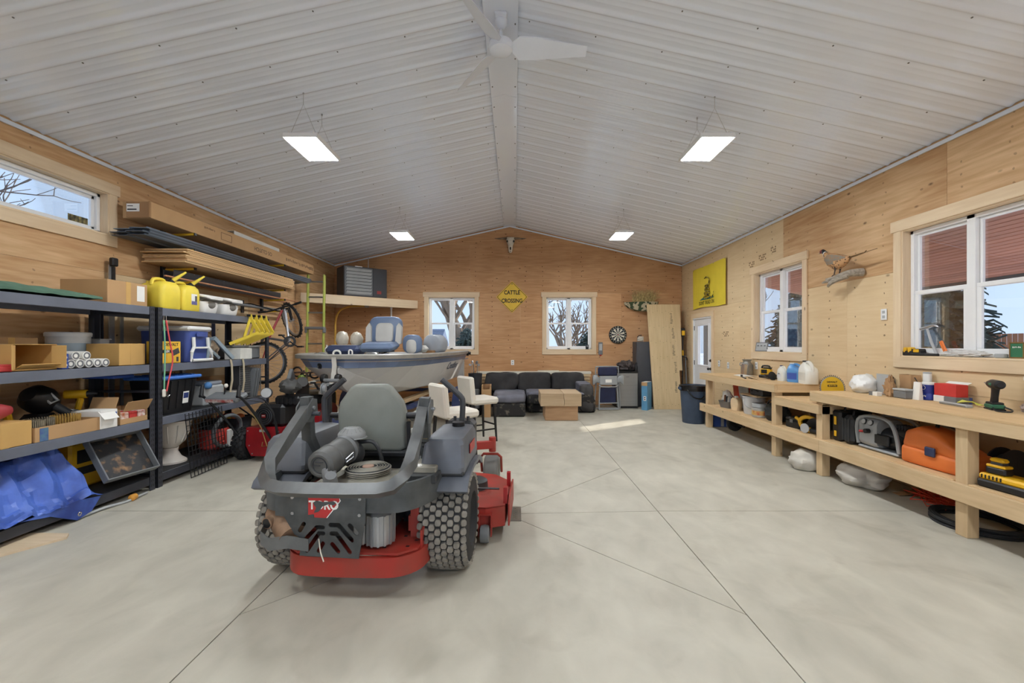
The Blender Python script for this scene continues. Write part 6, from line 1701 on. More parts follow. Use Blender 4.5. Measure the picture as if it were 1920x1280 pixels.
# ================================================================ BACK WALL GROUP
SOFA = mat('sofa_black', (48, 46, 46), 0.85, var=0.35, scale=4, rgb2=(84, 82, 86)); SOFT = mat('sofa_faded', (112, 112, 122), 0.85, var=0.15, scale=5, bump=0.1, bscale=40)
SOFW = mat('sofa_worn', (40, 38, 37), 0.85, rgb2=(140, 128, 112), scale=12, lo=0.55, hi=0.85)
sf = thing('sectional_sofa', 'worn black three-seat sofa with chaise against the back wall', 'sofa', (0.55, 9.35, 0))
part('base', sf, SOFW, box((0.45, 0.15, 0.15), (1.45, 0.85, 0.28), bev=0.03))
part('back_frame', sf, SOFA, box((-0.05, 0.56, 0.34), (2.25, 0.10, 0.66), bev=0.04))
part('chaise_base', sf, SOFW, box((-0.665, -0.1, 0.14), (0.66, 1.42, 0.27), bev=0.03))
def soft(c, s, seed, b=0.06, amp=0.02):
    """upholstered cushion: rounded box with a soft uneven surface"""
    def g(bd, dm):
        n = 9
        vs = []; fs = []
        def P(a, u, v, sg):
            q = [0, 0, 0]
            ax = [i for i in range(3) if i != a]
            q[a] = sg; q[ax[0]] = u; q[ax[1]] = v
            d = Vector(q)
            L = (abs(d.x) ** 6 + abs(d.y) ** 6 + abs(d.z) ** 6) ** (1 / 6)
            d = d / L
            w = Vector((d.x * s[0] / 2, d.y * s[1] / 2, d.z * s[2] / 2))
            return Vector(c) + w * (1 + amp * 3 * mnoise.noise(w * 5 + Vector((seed, seed * 2, 0)))) 
        for a in range(3):
            for sg in (-1, 1):
                o = len(vs)
                for i in range(n + 1):
                    for j in range(n + 1):
                        vs.append(P(a, -1 + 2 * i / n, -1 + 2 * j / n, sg))
                for i in range(n):
                    for j in range(n):
                        fs.append((o + i * (n + 1) + j, o + (i + 1) * (n + 1) + j, o + (i + 1) * (n + 1) + j + 1, o + i * (n + 1) + j + 1))
        bd.add(vs, fs, dm)
    return g
part('chaise_cushion', sf, SOFT, soft((-0.665, -0.1, 0.35), (0.68, 1.42, 0.17), 3), sharp=70)
for k, x in enumerate((0.06, 0.78)):
    part('seat_cushion', sf, SOFT, soft((x, 0.10, 0.37), (0.71, 0.85, 0.17), k + 5), sharp=70)
    part('seat_front', sf, SOFW, soft((x, -0.31, 0.30), (0.70, 0.07, 0.2), k + 9), sharp=70)
for k, x in enumerate((-0.85, -0.10, 0.66)):
    part('back_cushion', sf, mat('sofa_cushion', (54, 52, 52), 0.85, var=0.25, scale=5, bump=0.5, bscale=7), soft((x, 0.42, 0.61), (0.75, 0.24, 0.42), k + 12, amp=0.03), sharp=70)
part('arm', sf, mat('sofa_arm', (66, 64, 64), 0.85, var=0.3, scale=6, bump=0.5, bscale=9), soft((0.985, 0.12, 0.30), (0.30, 0.92, 0.62), 22, amp=0.03), sharp=70)
part('arm_top', sf, SOFT, soft((0.96, 0.15, 0.53), (0.28, 0.7, 0.2), 25), sharp=70)
# lumber stacked behind the sofa
ls = thing('lumber_stack', 'stack of boards against the back wall behind the sofa', 'lumber', (0.45, 10.13, 0))
for k in range(4):
    part('board', ls, BENCH_X, box((0.03 * math.sin(k * 3), 0.0, 0.50 + 0.075 * k), (2.65, 0.18, 0.06), bev=0.003))
for x in (-1.0, 0, 1.0):
    part('support', ls, BENCH_Z, box((x, 0, 0.235), (0.09, 0.18, 0.469)))
part('white_board', ls, mat('white_trim_board', (226, 220, 206), 0.6, var=0.04), box((0, 0.0, 0.79), (2.70, 0.19, 0.055), bev=0.003)); part('white_board', ls, mat('white_trim_board', (226, 220, 206), 0.6, var=0.04), box((0.35, 0.02, 0.828), (0.5, 0.13, 0.018), bev=0.002))
# timber block table
tb = thing('timber_block_table', 'low table made of a sawn timber block on a smaller block', 'table', (0.88, 8.48, 0))
TIM = wood('sawn_timber', (172, 146, 114), (204, 180, 148), 0, knots=0.2); TIM2 = wood('sawn_timber_low', (164, 128, 94), (196, 160, 124), 0, knots=0.2)
def halves(z0, z1, w, d, m, nm, crack):
    part(nm, tb, m, prism([(-w / 2, z0), (crack - 0.006, z0), (crack + 0.004, z0 + (z1 - z0) * 0.4), (crack - 0.02, z1 - 0.06), (crack - 0.012, z1), (-w / 2, z1)], d, (0, -d / 2, 0), 'y'))
    part(nm, tb, m, prism([(crack, z0), (w / 2, z0), (w / 2, z1), (crack - 0.004, z1), (crack - 0.012, z1 - 0.06), (crack + 0.012, z0 + (z1 - z0) * 0.4)], d, (0, -d / 2, 0), 'y'))
halves(0.285, 0.525, 0.77, 0.80, TIM, 'top_block', 0.06)
part('base_block', tb, TIM2, box((0.015, 0.0, 0.143), (0.63, 0.66, 0.284), bev=0.008))
# golf bag and crate beside the sofa
t = thing('golf_bag', 'black golf bag with clubs behind the stool', 'golf bag', (-0.815, 8.82, 0), 0)
part('bag', t, mat('golf_black', (36, 38, 44), 0.6, var=0.3), lathe([(0.12, 0.0), (0.13, 0.01), (0.125, 0.4), (0.14, 0.8), (0.145, 0.86), (0.13, 0.86), (0.12, 0.5)], n=20)); part('pocket', t, GREY, box((0.02, -0.14, 0.35), (0.16, 0.06, 0.4), bev=0.02))
for k in range(6):
    a = k * 1.1
    cl = part('club', t, CHROME, cyl((0.05 * math.cos(a), 0.05 * math.sin(a), 0.5), (0.085 * math.cos(a), 0.085 * math.sin(a), 1.02 + 0.03 * (k % 3)), 0.006, n=6)); part('club_head', cl, STEEL, box((0.085 * math.cos(a) - 0.02, 0.085 * math.sin(a), 1.035 + 0.03 * (k % 3)), (0.06, 0.02, 0.04), (0, 0.4 * (-1) ** k, a), bev=0.006))
t = thing('wooden_crate', 'upright open wooden box at the left end of the sofa', 'crate', (-0.57, 8.66, 0), 0)
part('side', t, CARD, box((-0.08, 0, 0.32), (0.02, 0.3, 0.64))); part('side', t, CARD, box((0.08, 0, 0.32), (0.02, 0.3, 0.64))); part('back', t, CARD_D, box((0, 0.14, 0.32), (0.14, 0.02, 0.64))); part('front', t, CARD, box((0, -0.14, 0.28), (0.14, 0.02, 0.56)))
# folded chairs
fc = thing('folding_chair', 'folded grey and navy director chair beside the fridge', 'chair', (2.07, 9.45, 0), R(4))
FG = mat('chair_grey', (158, 162, 164), 0.45, 0.3, var=0.06)
for s in (-1, 1):
    part('leg', fc, FG, tube([(s * 0.22, -0.05, 0.02), (s * 0.20, -0.02, 0.4), (s * 0.18, 0.0, 0.58)], 0.016, 8, k=2)); part('leg', fc, FG, tube([(s * 0.30, 0.10, 0.02), (s * 0.27, 0.07, 0.4), (s * 0.24, 0.06, 0.8)], 0.016, 8, k=2))
    part('armrest', fc, FG, loft([[Vector((s * x, y + p[0], z + p[1])) for p in rrect(0.07, 0.10 * k, 0.02, 2)] for x, y, z, k in ((0.20, 0.0, 0.66, 1.2), (0.27, -0.01, 0.70, 1.6), (0.33, 0.0, 0.67, 2.2), (0.345, 0.0, 0.66, 1.8))]))
part('foot_bar', fc, FG, tube([(-0.22, -0.05, 0.03), (0.22, -0.05, 0.03)], 0.016, 8), tube([(-0.21, -0.03, 0.16), (0.21, -0.03, 0.16)], 0.012, 8), tube([(-0.3, 0.1, 0.03), (0.3, 0.1, 0.03)], 0.016, 8))
part('frame_panel', fc, FG, box((0, -0.02, 0.66), (0.40, 0.03, 0.2), (R(-5), 0, 0), bev=0.012), box((0.0, -0.037, 0.65), (0.14, 0.004, 0.07), m=PAPER)); part('cross_bar', fc, FG, tube([(-0.22, -0.03, 0.56), (-0.15, -0.04, 0.52), (0.15, -0.04, 0.52), (0.22, -0.03, 0.56)], 0.014, 8, k=2))
part('fabric_back', fc, mat('navy_fabric', (36, 42, 72), 0.8, var=0.15), box((0.01, 0.08, 0.85), (0.44, 0.06, 0.20), bev=0.028)); part('fabric_seat', fc, mat('navy_fabric', (36, 42, 72), 0.8), box((0, 0.02, 0.33), (0.36, 0.03, 0.34), bev=0.012)); part('back_rail', fc, FG, tube([(-0.26, 0.1, 0.78), (-0.25, 0.1, 0.93), (-0.2, 0.1, 0.96), (0.22, 0.1, 0.96), (0.26, 0.1, 0.93), (0.265, 0.1, 0.78)], 0.013, 8, k=2))
# fridge
fr = thing('mini_fridge', 'small stainless steel fridge by the back wall', 'fridge', (2.56, 9.93, 0))
part('cabinet', fr, BLACK, box((0, 0.02, 0.42), (0.485, 0.44, 0.80), bev=0.01)); part('door', fr, mat('brushed_steel', (168, 168, 166), 0.38, 0.75, var=0.05, scale=2, stretch=(0.3, 1, 40)), box((0, -0.225, 0.43), (0.48, 0.045, 0.76), bev=0.012)); part('kick_plate', fr, BLACK, box((0, -0.2, 0.025), (0.47, 0.06, 0.04))); part('top', fr, BLACKM, box((0, -0.01, 0.832), (0.50, 0.50, 0.02), bev=0.005)); part('badge', fr, GREY, box((0, -0.249, 0.72), (0.07, 0.002, 0.012)))
single('serving_tray', 'shallow black tray on top of the mini fridge', 'tray', BLACKM, lathe([(0.0, 0), (0.24, 0), (0.27, 0.028), (0.265, 0.03), (0.24, 0.008), (0, 0.006)], (2.54, 9.92, 0.843), 28, sy=0.75))
single('dark_jacket', 'crumpled dark brown jacket on the tray over the fridge', 'jacket', mat('jacket_dark', (74, 66, 64), 0.8, var=0.35, scale=9), blob((2.57, 9.92, 0.948), (0.19, 0.14, 0.125), 0.5, 3, 17, 22, crease=0.55))
single('spray_bottle', 'white and black bottle between the fridge and the locker', 'bottle', BLACK, lathe([(0.03, 0), (0.035, 0.01), (0.035, 0.10), (0.02, 0.13), (0.02, 0.2), (0, 0.2)], (2.78, 9.76, 0.843), 14))
t = thing('metal_locker', 'dark grey metal locker behind the plywood sheet', 'locker', (3.03, 10.115, 0))
part('body', t, mat('locker_grey', (78, 79, 84), 0.5, var=0.05), box((0, 0, 0.76), (0.38, 0.33, 1.52), bev=0.006)); part('door', t, mat('locker_grey', (78, 79, 84), 0.5), box((0, -0.175, 0.77), (0.36, 0.02, 1.44), bev=0.004))
t = thing('rope_bundle', 'small bundle of white rope on top of the locker', 'rope', (2.96, 10.05, 1.521)); part('coil', t, CREAMW, tube([(0.07 * math.cos(k), 0.05 * math.sin(k), 0.012 + 0.005 * k) for k in range(22)], 0.011, 6, k=2)); part('clip', t, BLACKM, tube([(-0.08, -0.04, 0.1), (-0.05, -0.05, 0.14), (0.02, -0.05, 0.15)], 0.01, 6, k=2))
t = thing('flooring_carton', 'blue and white printed carton standing by the fridge', 'carton', (2.955, 9.56, 0), R(-35))
part('body', t, mat('carton_blue', (92, 150, 186), 0.6), box((0, 0.0, 0.31), (0.13, 0.30, 0.62), bev=0.003)); part('side_print', t, CARD, box((0.0, -0.152, 0.58), (0.13, 0.002, 0.08))); part('photo_print', t, mat('print_mix', (120, 130, 110), 0.6, rgb2=(96, 132, 70), scale=9), box((-0.066, 0, 0.3), (0.002, 0.26, 0.4))); part('white_top', t, PAPER, box((0, 0, 0.6215), (0.125, 0.29, 0.003))); part('label_panel', t, PAPER, box((0.01, -0.152, 0.26), (0.06, 0.002, 0.10))); part('dark_mark', t, INK, box((0.01, -0.1535, 0.28), (0.03, 0.001, 0.024)), box((0.01, -0.1535, 0.24), (0.03, 0.001, 0.024)))
# leaning plywood sheet
LP = wood('leaning_plywood', (198, 172, 130), (222, 198, 158), 2, knots=0.25, per_object=0.02)
lp = thing('plywood_offcut', 'tall pale plywood sheet leaning in the right back corner', 'plywood', (3.10, 9.55, 0), 0, rot=(R(-11.0), 0, 0))
part('sheet', lp, LP, prism([(0.02, 0.004), (0.64, 0.004), (0.655, 0.88), (0.72, 0.88), (0.78, 2.44), (0.0, 2.44)], 0.018, (0, 0, 0), 'y'))
part('nail', lp, mat('nail_dark', (96, 82, 62), 0.6), *[cyl((0.06 + 0.09 * i + 0.02 * math.sin(i * 5 + j), -0.001, 0.1 + 0.36 * j + 0.02 * math.cos(i * 3)), (0.06 + 0.09 * i + 0.02 * math.sin(i * 5 + j), 0.002, 0.1 + 0.36 * j + 0.02 * math.cos(i * 3)), 0.006, n=6) for i in range(7) for j in range(7)], kind='stuff')
for k, z in enumerate((0.5, 0.95, 1.35, 1.75, 2.1)):
    marks('stamp', lp, mat('stamp_ink', (150, 132, 104), 0.8), (0.55 + 0.02 * (k % 2), -0.0005, z), (PI / 2, R(90), 0), 7, 0.26, 0.06, k)
# ---- hung on the back wall
t = thing('cattle_sign', 'yellow diamond cattle crossing sign on the back wall', 'sign', (-0.064, YB - 0.008, 2.60))
SY = mat('sign_yellow', (228, 190, 62), 0.5, var=0.05)
def diamond(r_, rad):
    return [tuple(Matrix.Rotation(PI / 4, 2) @ Vector(p)) for p in rrect(r_ * 1.414, r_ * 1.414, rad, 4)]
plate('panel', t, SY, diamond(0.385, 0.03), [], 0.004, (0, 0, 0)); plate('border', t, INK, diamond(0.366, 0.026), [diamond(0.352, 0.024)], 0.001, (0, -0.0026, 0))
text('lettering', 'CATTLE', 0.135, INK, t, (0, -0.0026, 0.105), (PI / 2, 0, 0), 0.0006, sx=0.8, bold=0.004); text('lettering', 'CROSSING', 0.135, INK, t, (0, -0.0026, -0.095), (PI / 2, 0, 0), 0.0006, sx=0.78, bold=0.004)
for z in (0.31, -0.31):
    part('bolt', t, DGREY, cyl((0, -0.002, z), (0, -0.008, z), 0.012, n=8))
# longhorn skull
t = thing('cattle_skull', 'white horned cattle skull high on the back wall', 'skull', (-0.10, YB - 0.01, 3.66))
BONE = mat('bone', (222, 214, 196), 0.7, var=0.1, scale=14, bump=0.2, bscale=30)
def sk(z, w, d):
    return [Vector((w * math.cos(2 * PI * i / 14), -d / 2 + d * 0.5 * math.sin(2 * PI * i / 14), z)) for i in range(14)]
part('cranium', t, BONE, loft([sk(0.0, 0.022, 0.05), sk(0.03, 0.045, 0.09), sk(0.09, 0.052, 0.11), sk(0.16, 0.060, 0.14), sk(0.23, 0.085, 0.15), sk(0.28, 0.105, 0.15), sk(0.33, 0.09, 0.12), sk(0.36, 0.10, 0.10), sk(0.37, 0.06, 0.06)]), sharp=80)
for s in (-1, 1):
    part('horn', t, mat('horn_brown', (156, 134, 108), 0.6, rgb2=(96, 80, 64), scale=6), tube([(s * 0.08, -0.05, 0.335), (s * 0.18, -0.06, 0.335), (s * 0.29, -0.08, 0.325), (s * 0.38, -0.09, 0.335)], [0.03, 0.026, 0.018, 0.004], 8, k=3)); part('eye_socket', t, INK, ell((s * 0.075, -0.12, 0.255), (0.024, 0.02, 0.028), 8))
part('nasal_hole', t, INK, ell((0, -0.105, 0.10), (0.018, 0.02, 0.055), 8), ell((0, -0.06, 0.02), (0.008, 0.04, 0.02), 6))
# dartboard
t = thing('dartboard', 'round black and white dartboard on the back wall', 'dartboard', (2.485, YB - 0.005, 1.69))
part('board', t, mat('board_black', (24, 24, 26), 0.7), lathe([(0.0, 0), (0.212, 0), (0.212, 0.03), (0.2, 0.035), (0, 0.035)], n=40, r=(PI / 2, 0, 0)))
CRE = mat('dart_cream', (226, 220, 200), 0.8)
def sector(a0, a1, r0, r1, m, y=-0.037, nm='segment', lb=None):
    n = 3
    pts = [(r1 * math.cos(a0 + (a1 - a0) * i / n), r1 * math.sin(a0 + (a1 - a0) * i / n)) for i in range(n + 1)] + [(r0 * math.cos(a1 - (a1 - a0) * i / n), r0 * math.sin(a1 - (a1 - a0) * i / n)) for i in range(n + 1)]
    part(nm, t, m, prism(pts, 0.002, (0, y, 0), 'y'))
for k in range(20):
    a0 = 2 * PI * (k - 0.5) / 20; a1 = 2 * PI * (k + 0.5) / 20
    if k % 2:
        sector(a0, a1, 0.02, 0.155, CRE)
nums = '6 13 4 18 1 20 5 12 9 14 11 8 16 7 19 3 17 2 15 10'.split()
for k in range(20):
    a = 2 * PI * k / 20
    text('number', nums[k], 0.032, CRE, t, (0.185 * math.cos(a), -0.0365, 0.185 * math.sin(a)), (PI / 2, 0, 0), 0.0006, bold=0.001)
part('wire_ring', t, LGREY, *[lathe([(r_ - 0.002, 0.037), (r_, 0.040), (r_ + 0.002, 0.037)], n=36, r=(PI / 2, 0, 0), cap=False) for r_ in (0.016, 0.095, 0.105, 0.148, 0.158)]); part('bullseye', t, RED, lathe([(0.012, 0.037), (0.01, 0.041), (0, 0.041)], n=14, r=(PI / 2, 0, 0)))
# camouflage boat-shaped planter with reeds
t = thing('reed_planter', 'camouflage painted half-boat shelf of dried reeds on the back wall', 'planter', (3.02, YB - 0.01, 2.24))
CAMO = mat('camouflage', (58, 74, 48), 0.8, rgb2=(190, 178, 148), scale=11, detail=1.0, lo=0.47, hi=0.53)
part('hull', t, CAMO, loft([[Vector((x, -0.005, 0.235)), Vector((x, -d_, 0.225)), Vector((x, -d_ * 0.6, z_)), Vector((x, -0.005, z_ - 0.01))] for x, d_, z_ in ((-0.38, 0.02, 0.19), (-0.30, 0.12, 0.11), (-0.15, 0.22, 0.04), (0.05, 0.26, 0.01), (0.25, 0.24, 0.03), (0.38, 0.2, 0.08))]))
prims = []
rnd = random.Random(3)
for k in range(150):
    x = rnd.uniform(-0.2, 0.3); y = rnd.uniform(-0.2, -0.03); l_ = rnd.uniform(0.15, 0.34)
    prims.append(tube([(x, y, 0.2), (x + rnd.uniform(-0.05, 0.08), y + rnd.uniform(-0.03, 0.02), 0.2 + l_ * 0.6), (x + rnd.uniform(-0.1, 0.2), y + rnd.uniform(-0.06, 0.02), 0.2 + l_)], [0.008, 0.006, 0.003], 4))
part('reeds', t, mat('dry_reed', (186, 164, 112), 0.9, var=0.35, scale=20), *prims, kind='stuff')
t = thing('wall_remote', 'grey wall control with holder right of the back window', 'control', (2.07, YB - 0.004, 1.36)); part('holder', t, GREY, box((0, -0.012, 0.0), (0.10, 0.024, 0.30), bev=0.006)); part('panel', t, LGREY, box((0, -0.026, 0.03), (0.07, 0.006, 0.16), bev=0.002)); part('pull_tab', t, RED, box((0, -0.012, -0.165), (0.04, 0.012, 0.03)))
single('sill_camera', 'small black camera standing in the right back window', 'camera', BLACK, box((1.76, 10.37, 1.40), (0.07, 0.05, 0.11), bev=0.012), cyl((1.76, 10.345, 1.415), (1.76, 10.335, 1.415), 0.022, n=14, m=GREY), box((1.76, 10.37, 1.342), (0.09, 0.07, 0.008)))
# ---- corner shelf with unit heater
cs = thing('corner_shelf', 'triangular lumber shelf across the left back corner', 'shelf')
A = Vector((XL + 0.004, 8.66, 0)); Bp = Vector((-2.34, YB - 0.004, 0)); dd = (Bp - A).normalized(); nn = Vector((dd.y, -dd.x, 0)); aa = math.atan2(dd.y, dd.x)
part('front_beam', cs, PINE_X, prism([(0, 0), ((Bp - A).length, 0), ((Bp - A).length - 0.045, 0.038), (0.03, 0.038)], 0.19, (0, 0, 0), 'z'), loc=(A.x, A.y, 2.32), rot=(0, 0, aa))
part('deck', cs, TOPM, prism([(A.x, A.y + 0.06), (Bp.x - 0.06, Bp.y), (A.x, Bp.y)], 0.018, (0, 0, 2.50)))
part('wall_ledger', cs, PINE_Y, box((XL + 0.022, 9.5, 2.42), (0.036, 1.55, 0.15))); part('wall_ledger', cs, PINE_X, box((-3.4, YB - 0.022, 2.42), (1.8, 0.036, 0.15)))
ht = thing('unit_heater', 'dark charcoal unit heater with louvres on the corner shelf', 'heater', (-3.70, 9.26, 2.519), aa)
HT = mat('heater_charcoal', (58, 59, 64), 0.45, var=0.06)
part('cabinet', ht, HT, box((0.485, 0.27, 0.335), (0.97, 0.50, 0.66), bev=0.008)); part('louvre_recess', ht, BLACK, box((0.325, 0.018, 0.335), (0.56, 0.012, 0.58))); part('louvre_frame', ht, GREY, box((0.325, 0.012, 0.625), (0.60, 0.02, 0.02)), box((0.325, 0.012, 0.045), (0.60, 0.02, 0.02)), box((0.035, 0.012, 0.335), (0.02, 0.02, 0.6)), box((0.615, 0.012, 0.335), (0.02, 0.02, 0.6)))
for k in range(8):
    part('louvre', ht, LGREY, box((0.325, 0.0, 0.085 + 0.071 * k), (0.55, 0.06, 0.008), (R(-58), 0, 0)))
part('side_door', ht, HT, box((0.80, 0.014, 0.335), (0.32, 0.014, 0.63), bev=0.004)); part('badge', ht, mat('badge_dark_red', (150, 50, 50), 0.5), box((0.78, 0.005, 0.12), (0.10, 0.004, 0.07))); part('rating_label', ht, PAPER, box((0.32, 0.03, 0.666), (0.16, 0.02, 0.02)))
part('flue_rod', ht, LGREY, cyl((0.62, 0.25, 0.66), (0.62, 0.25, 0.95), 0.008))
t = thing('gas_pipe', 'yellow flexible gas line curving down under the corner shelf', 'pipe'); part('line', t, mat('gas_yellow', (222, 176, 78), 0.5), tube([(-3.35, 9.75, 2.33), (-3.7, 9.75, 2.33), (-3.98, 9.78, 2.25), (-4.10, 9.8, 2.05), (-4.12, 9.8, 1.6), (-4.12, 9.8, 0.012)], 0.022, 8, k=4)); part('valve', t, ALUM, cyl((-3.42, 9.75, 2.33), (-3.34, 9.75, 2.33), 0.035, n=10))
single('vent_pipe', 'thin white plastic pipe dropping from the corner shelf', 'pipe', WHITE, cyl((-2.95, 10.20, 0.6), (-2.95, 10.20, 2.49), 0.02), cyl((-2.95, 10.20, 2.30), (-2.95, 10.20, 2.38), 0.027))
# ---- green fibreglass ladder leaning at the corner shelf
ld = thing('extension_ladder', 'yellow green fibreglass ladder leaning by the corner shelf', 'ladder', (-3.90, 8.30, 0), 0, rot=(R(-2.2), 0, R(4)))
LG = mat('ladder_lime', (176, 184, 88), 0.5, var=0.06)
for s in (-1, 1):
    part('rail', ld, LG, box((s * 0.155 , 0, 1.42), (0.028, 0.075, 2.82), bev=0.005))
for k in range(9):
    if k != 5:
        part('rung', ld, STEEL, cyl((-0.145, 0, 0.25 + 0.305 * k), (0.145, 0, 0.25 + 0.305 * k), 0.017, n=10))
part('step_bracket', ld, GREY, box((0, -0.02, 1.775), (0.37, 0.11, 0.05), bev=0.01), box((-0.165, -0.02, 1.73), (0.04, 0.1, 0.1), bev=0.01), box((0.175, -0.02, 1.73), (0.04, 0.1, 0.1), bev=0.01))
for s in (-1, 1):
    part('foot', ld, BLACK, box((s * 0.155, 0, 0.012), (0.05, 0.1, 0.022), bev=0.006))
# ================================================================ SHELVING ALONG THE LEFT WALL
SHB_LIT = mat('shelf_beam_lit', (108, 113, 126), 0.42, 0.1, var=0.1, scale=4)  # lighter grey: the light falling on the upper beams is put into the colour
SHP = mat('shelf_post', (60, 62, 70), 0.42, 0.2, var=0.12, scale=4)
SHD = mat('shelf_deck', (40, 40, 42), 0.7, var=0.15)
SX = -3.61; SD = 0.61
LEV = (1.83, 1.255, 0.71, 0.14)
def shelving(label, y0, y1):
    t = thing('shelving_unit', label, 'shelving', (SX, y0, 0), 0, 'steel shelving units')
    L = y1 - y0
    for x, sx in ((0, 1), (-SD, -1)):
        for y, sy in ((0, 1), (L, -1)):
            p = part('post', t, SHP, box((x - sx * 0.002, y + sy * 0.03, 0.915), (0.004, 0.06, 1.83)), box((x - sx * 0.03, y + sy * 0.002, 0.915), (0.06, 0.004, 1.83)))
            if sx > 0:
                pr = []
                for k in range(36):
                    z = 0.05 + 0.05 * k
                    for q in (0.02, 0.042):
                        tl = 0.25 * (1 if q < 0.03 else -1)
                        pr.append(box((0.0006, y + sy * q, z), (0.001, 0.007, 0.026), (tl, 0, 0)))
                        if sy > 0 or True:
                            pr.append(box((-q, y - sy * 0.0006, z), (0.007, 0.001, 0.026), (0, tl, 0)))
                part('slots', p, BLACK, *pr, kind='stuff')
    for z in LEV:
        for x in (-0.012, -SD + 0.012):
            part('beam', t, SHB_LIT if z > 0.3 else SHP, box((x, L / 2, z - 0.043), (0.018, L - 0.124, 0.08), bev=0.003))  # upper beams coloured lighter as if lit, bottom ones left dark
        for y in (0.015, L - 0.015):
            part('side_beam', t, SHP, box((-SD / 2, y, z - 0.043), (SD - 0.05, 0.018, 0.06), bev=0.002))
        part('deck', t, SHD, box((-SD / 2, L / 2, z - 0.008), (SD - 0.05, L - 0.05, 0.012)))
    for y in (0.02, L - 0.02):
        part('side_brace', t, SHP, box((-SD / 2, y, 0.98), (SD - 0.06, 0.012, 0.02)))
        part('diagonal_brace', t, SHP, box((-SD / 2, y, 0.45), (0.62, 0.010, 0.018), (0, R(35), 0)))
    return t
shelving('black steel shelving unit nearest the camera on the left', 2.32, 4.285)
shelving('black steel shelving unit behind, next to the bicycle', 4.315, 6.27)

def carton(name, label, loc, size, m=CARD, rz=0.0, tape=True, group=None, sticker=None):
    t = thing(name, label, 'carton', loc, rz, group)
    w, d, h = size
    part('body', t, m, box((0, 0, h / 2), size, bev=0.003))
    if tape:
        part('tape', t, CARD_Y, box((w * 0.5005, 0, h / 2), (0.0015, 0.05, h * 1.002)), box((0, 0, h * 1.001), (w, 0.05, 0.0015)))
    if sticker:
        part('sticker', t, PAPER, box((w * 0.5012, d * sticker[0], h * sticker[1]), (0.0015, sticker[2], sticker[3])))
    return t
# top shelf
carton('cardboard_box', 'large closed cardboard box on the top shelf beside the yellow fuel cans', (-3.895, 4.065, 1.83), (0.43, 0.42, 0.215), sticker=(0.32, 0.55, 0.085, 0.15))
GT = mat('tarp_green', (84, 118, 98), 0.7, var=0.15, bump=0.3, bscale=12)
single('green_tarp', 'folded dark green tarp on the top shelf', 'tarp', GT, grid(lambda u, v: (-4.15 + 0.5 * u, 2.5 + 1.28 * v, 1.870 + 0.05 * (math.sin(PI * u) ** 0.4) * (math.sin(PI * v) ** 0.3) + 0.014 * mnoise.noise(Vector((u * 6, v * 14, 0)))), 16, 30, th=0.02))
FC = mat('fuel_yellow', (232, 208, 70), 0.5, var=0.06, scale=4)
def fuel_can(label, loc):
    t = thing('fuel_can', label, 'fuel can', loc, 0, 'yellow fuel cans')
    def rg(x0, x1, y0, y1, z, r_=0.05):
        return [Vector(((x0 + x1) / 2 + p[0], (y0 + y1) / 2 + p[1], z)) for p in rrect(x1 - x0, y1 - y0, r_, 3)]
    part('body', t, FC, loft([rg(-0.125, 0.125, -0.125, 0.125, 0.0, 0.03), rg(-0.135, 0.135, -0.135, 0.135, 0.02), rg(-0.135, 0.135, -0.135, 0.135, 0.20), rg(-0.125, 0.125, -0.115, 0.13, 0.25), rg(-0.09, 0.10, -0.05, 0.11, 0.285), rg(-0.06, 0.07, -0.02, 0.08, 0.292)]), sharp=45)
    part('handle', t, FC, tube([(0, -0.11, 0.24), (0, -0.09, 0.30), (0, 0.02, 0.315), (0, 0.06, 0.285)], 0.017, 8, k=3))
    cp = part('collar', t, BLACK, cyl((0.02, 0.085, 0.28), (0.045, 0.11, 0.315), 0.032, 0.028, n=14))
    part('spout', cp, FC, cyl((0.045, 0.11, 0.315), (0.12, 0.20, 0.42), 0.022, 0.010, n=12))
    part('vent_cap', t, FC, cyl((-0.06, -0.08, 0.26), (-0.06, -0.08, 0.285), 0.016))
    return t
f1 = fuel_can('yellow fuel can next to the cardboard box', (-3.755, 4.52, 1.83))
f2 = dup(f1, (-3.755, 4.80, 1.83), 0, 'yellow fuel can with a paper label beside the white seats')
part('label_sheet', f2, PAPER, box((0.136, 0.02, 0.13), (0.002, 0.085, 0.12))); part('label_print', f2, mat('label_violet', (96, 92, 140), 0.6), box((0.1375, 0.02, 0.09), (0.001, 0.08, 0.04)), box((0.1375, 0.045, 0.14), (0.001, 0.03, 0.06), m=DGREY))
WS = mat('white_seat_plastic', (234, 232, 228), 0.4, var=0.04)
def white_seat(label, loc):
    t = thing('folding_boat_chair', label, 'seat', loc, 0, 'white plastic boat seats')
    part('shell', t, WS, loft([[Vector((x, p[0], z + p[1] * 0)) for p in rrect(0.30 * k, 0.1, 0.04, 3)] for x, z, k in ((0, 0, 1),)] * 1 + []) if False else loft([[Vector((p[0] * k, p[1] * k, z)) for p in rrect(0.34, 0.30, 0.07, 4)] for z, k in ((0.0, 0.86), (0.02, 0.92), (0.10, 1.0), (0.13, 0.96))]), sharp=50)
    part('hollow', t, mat('seat_hollow', (122, 118, 112), 0.6), ell((0.115, 0.0, 0.10), (0.07, 0.10, 0.065), 12))
    part('backrest', t, WS, loft([[Vector((x, p[0], z + p[1])) for p in rrect(0.32 * k, 0.035, 0.016, 3)] for x, z, k in ((-0.15, 0.15, 0.8), (-0.08, 0.185, 1.0), (0.1, 0.20, 1.0), (0.2, 0.185, 0.9), (0.225, 0.175, 0.7))]), sharp=50)
    part('hinge', t, WS, box((-0.14, -0.1, 0.14), (0.04, 0.04, 0.08), bev=0.008), box((-0.14, 0.1, 0.14), (0.04, 0.04, 0.08), bev=0.008))
    return t
w1 = white_seat('white plastic folding seat next to the fuel can', (-3.80, 5.12, 1.83))
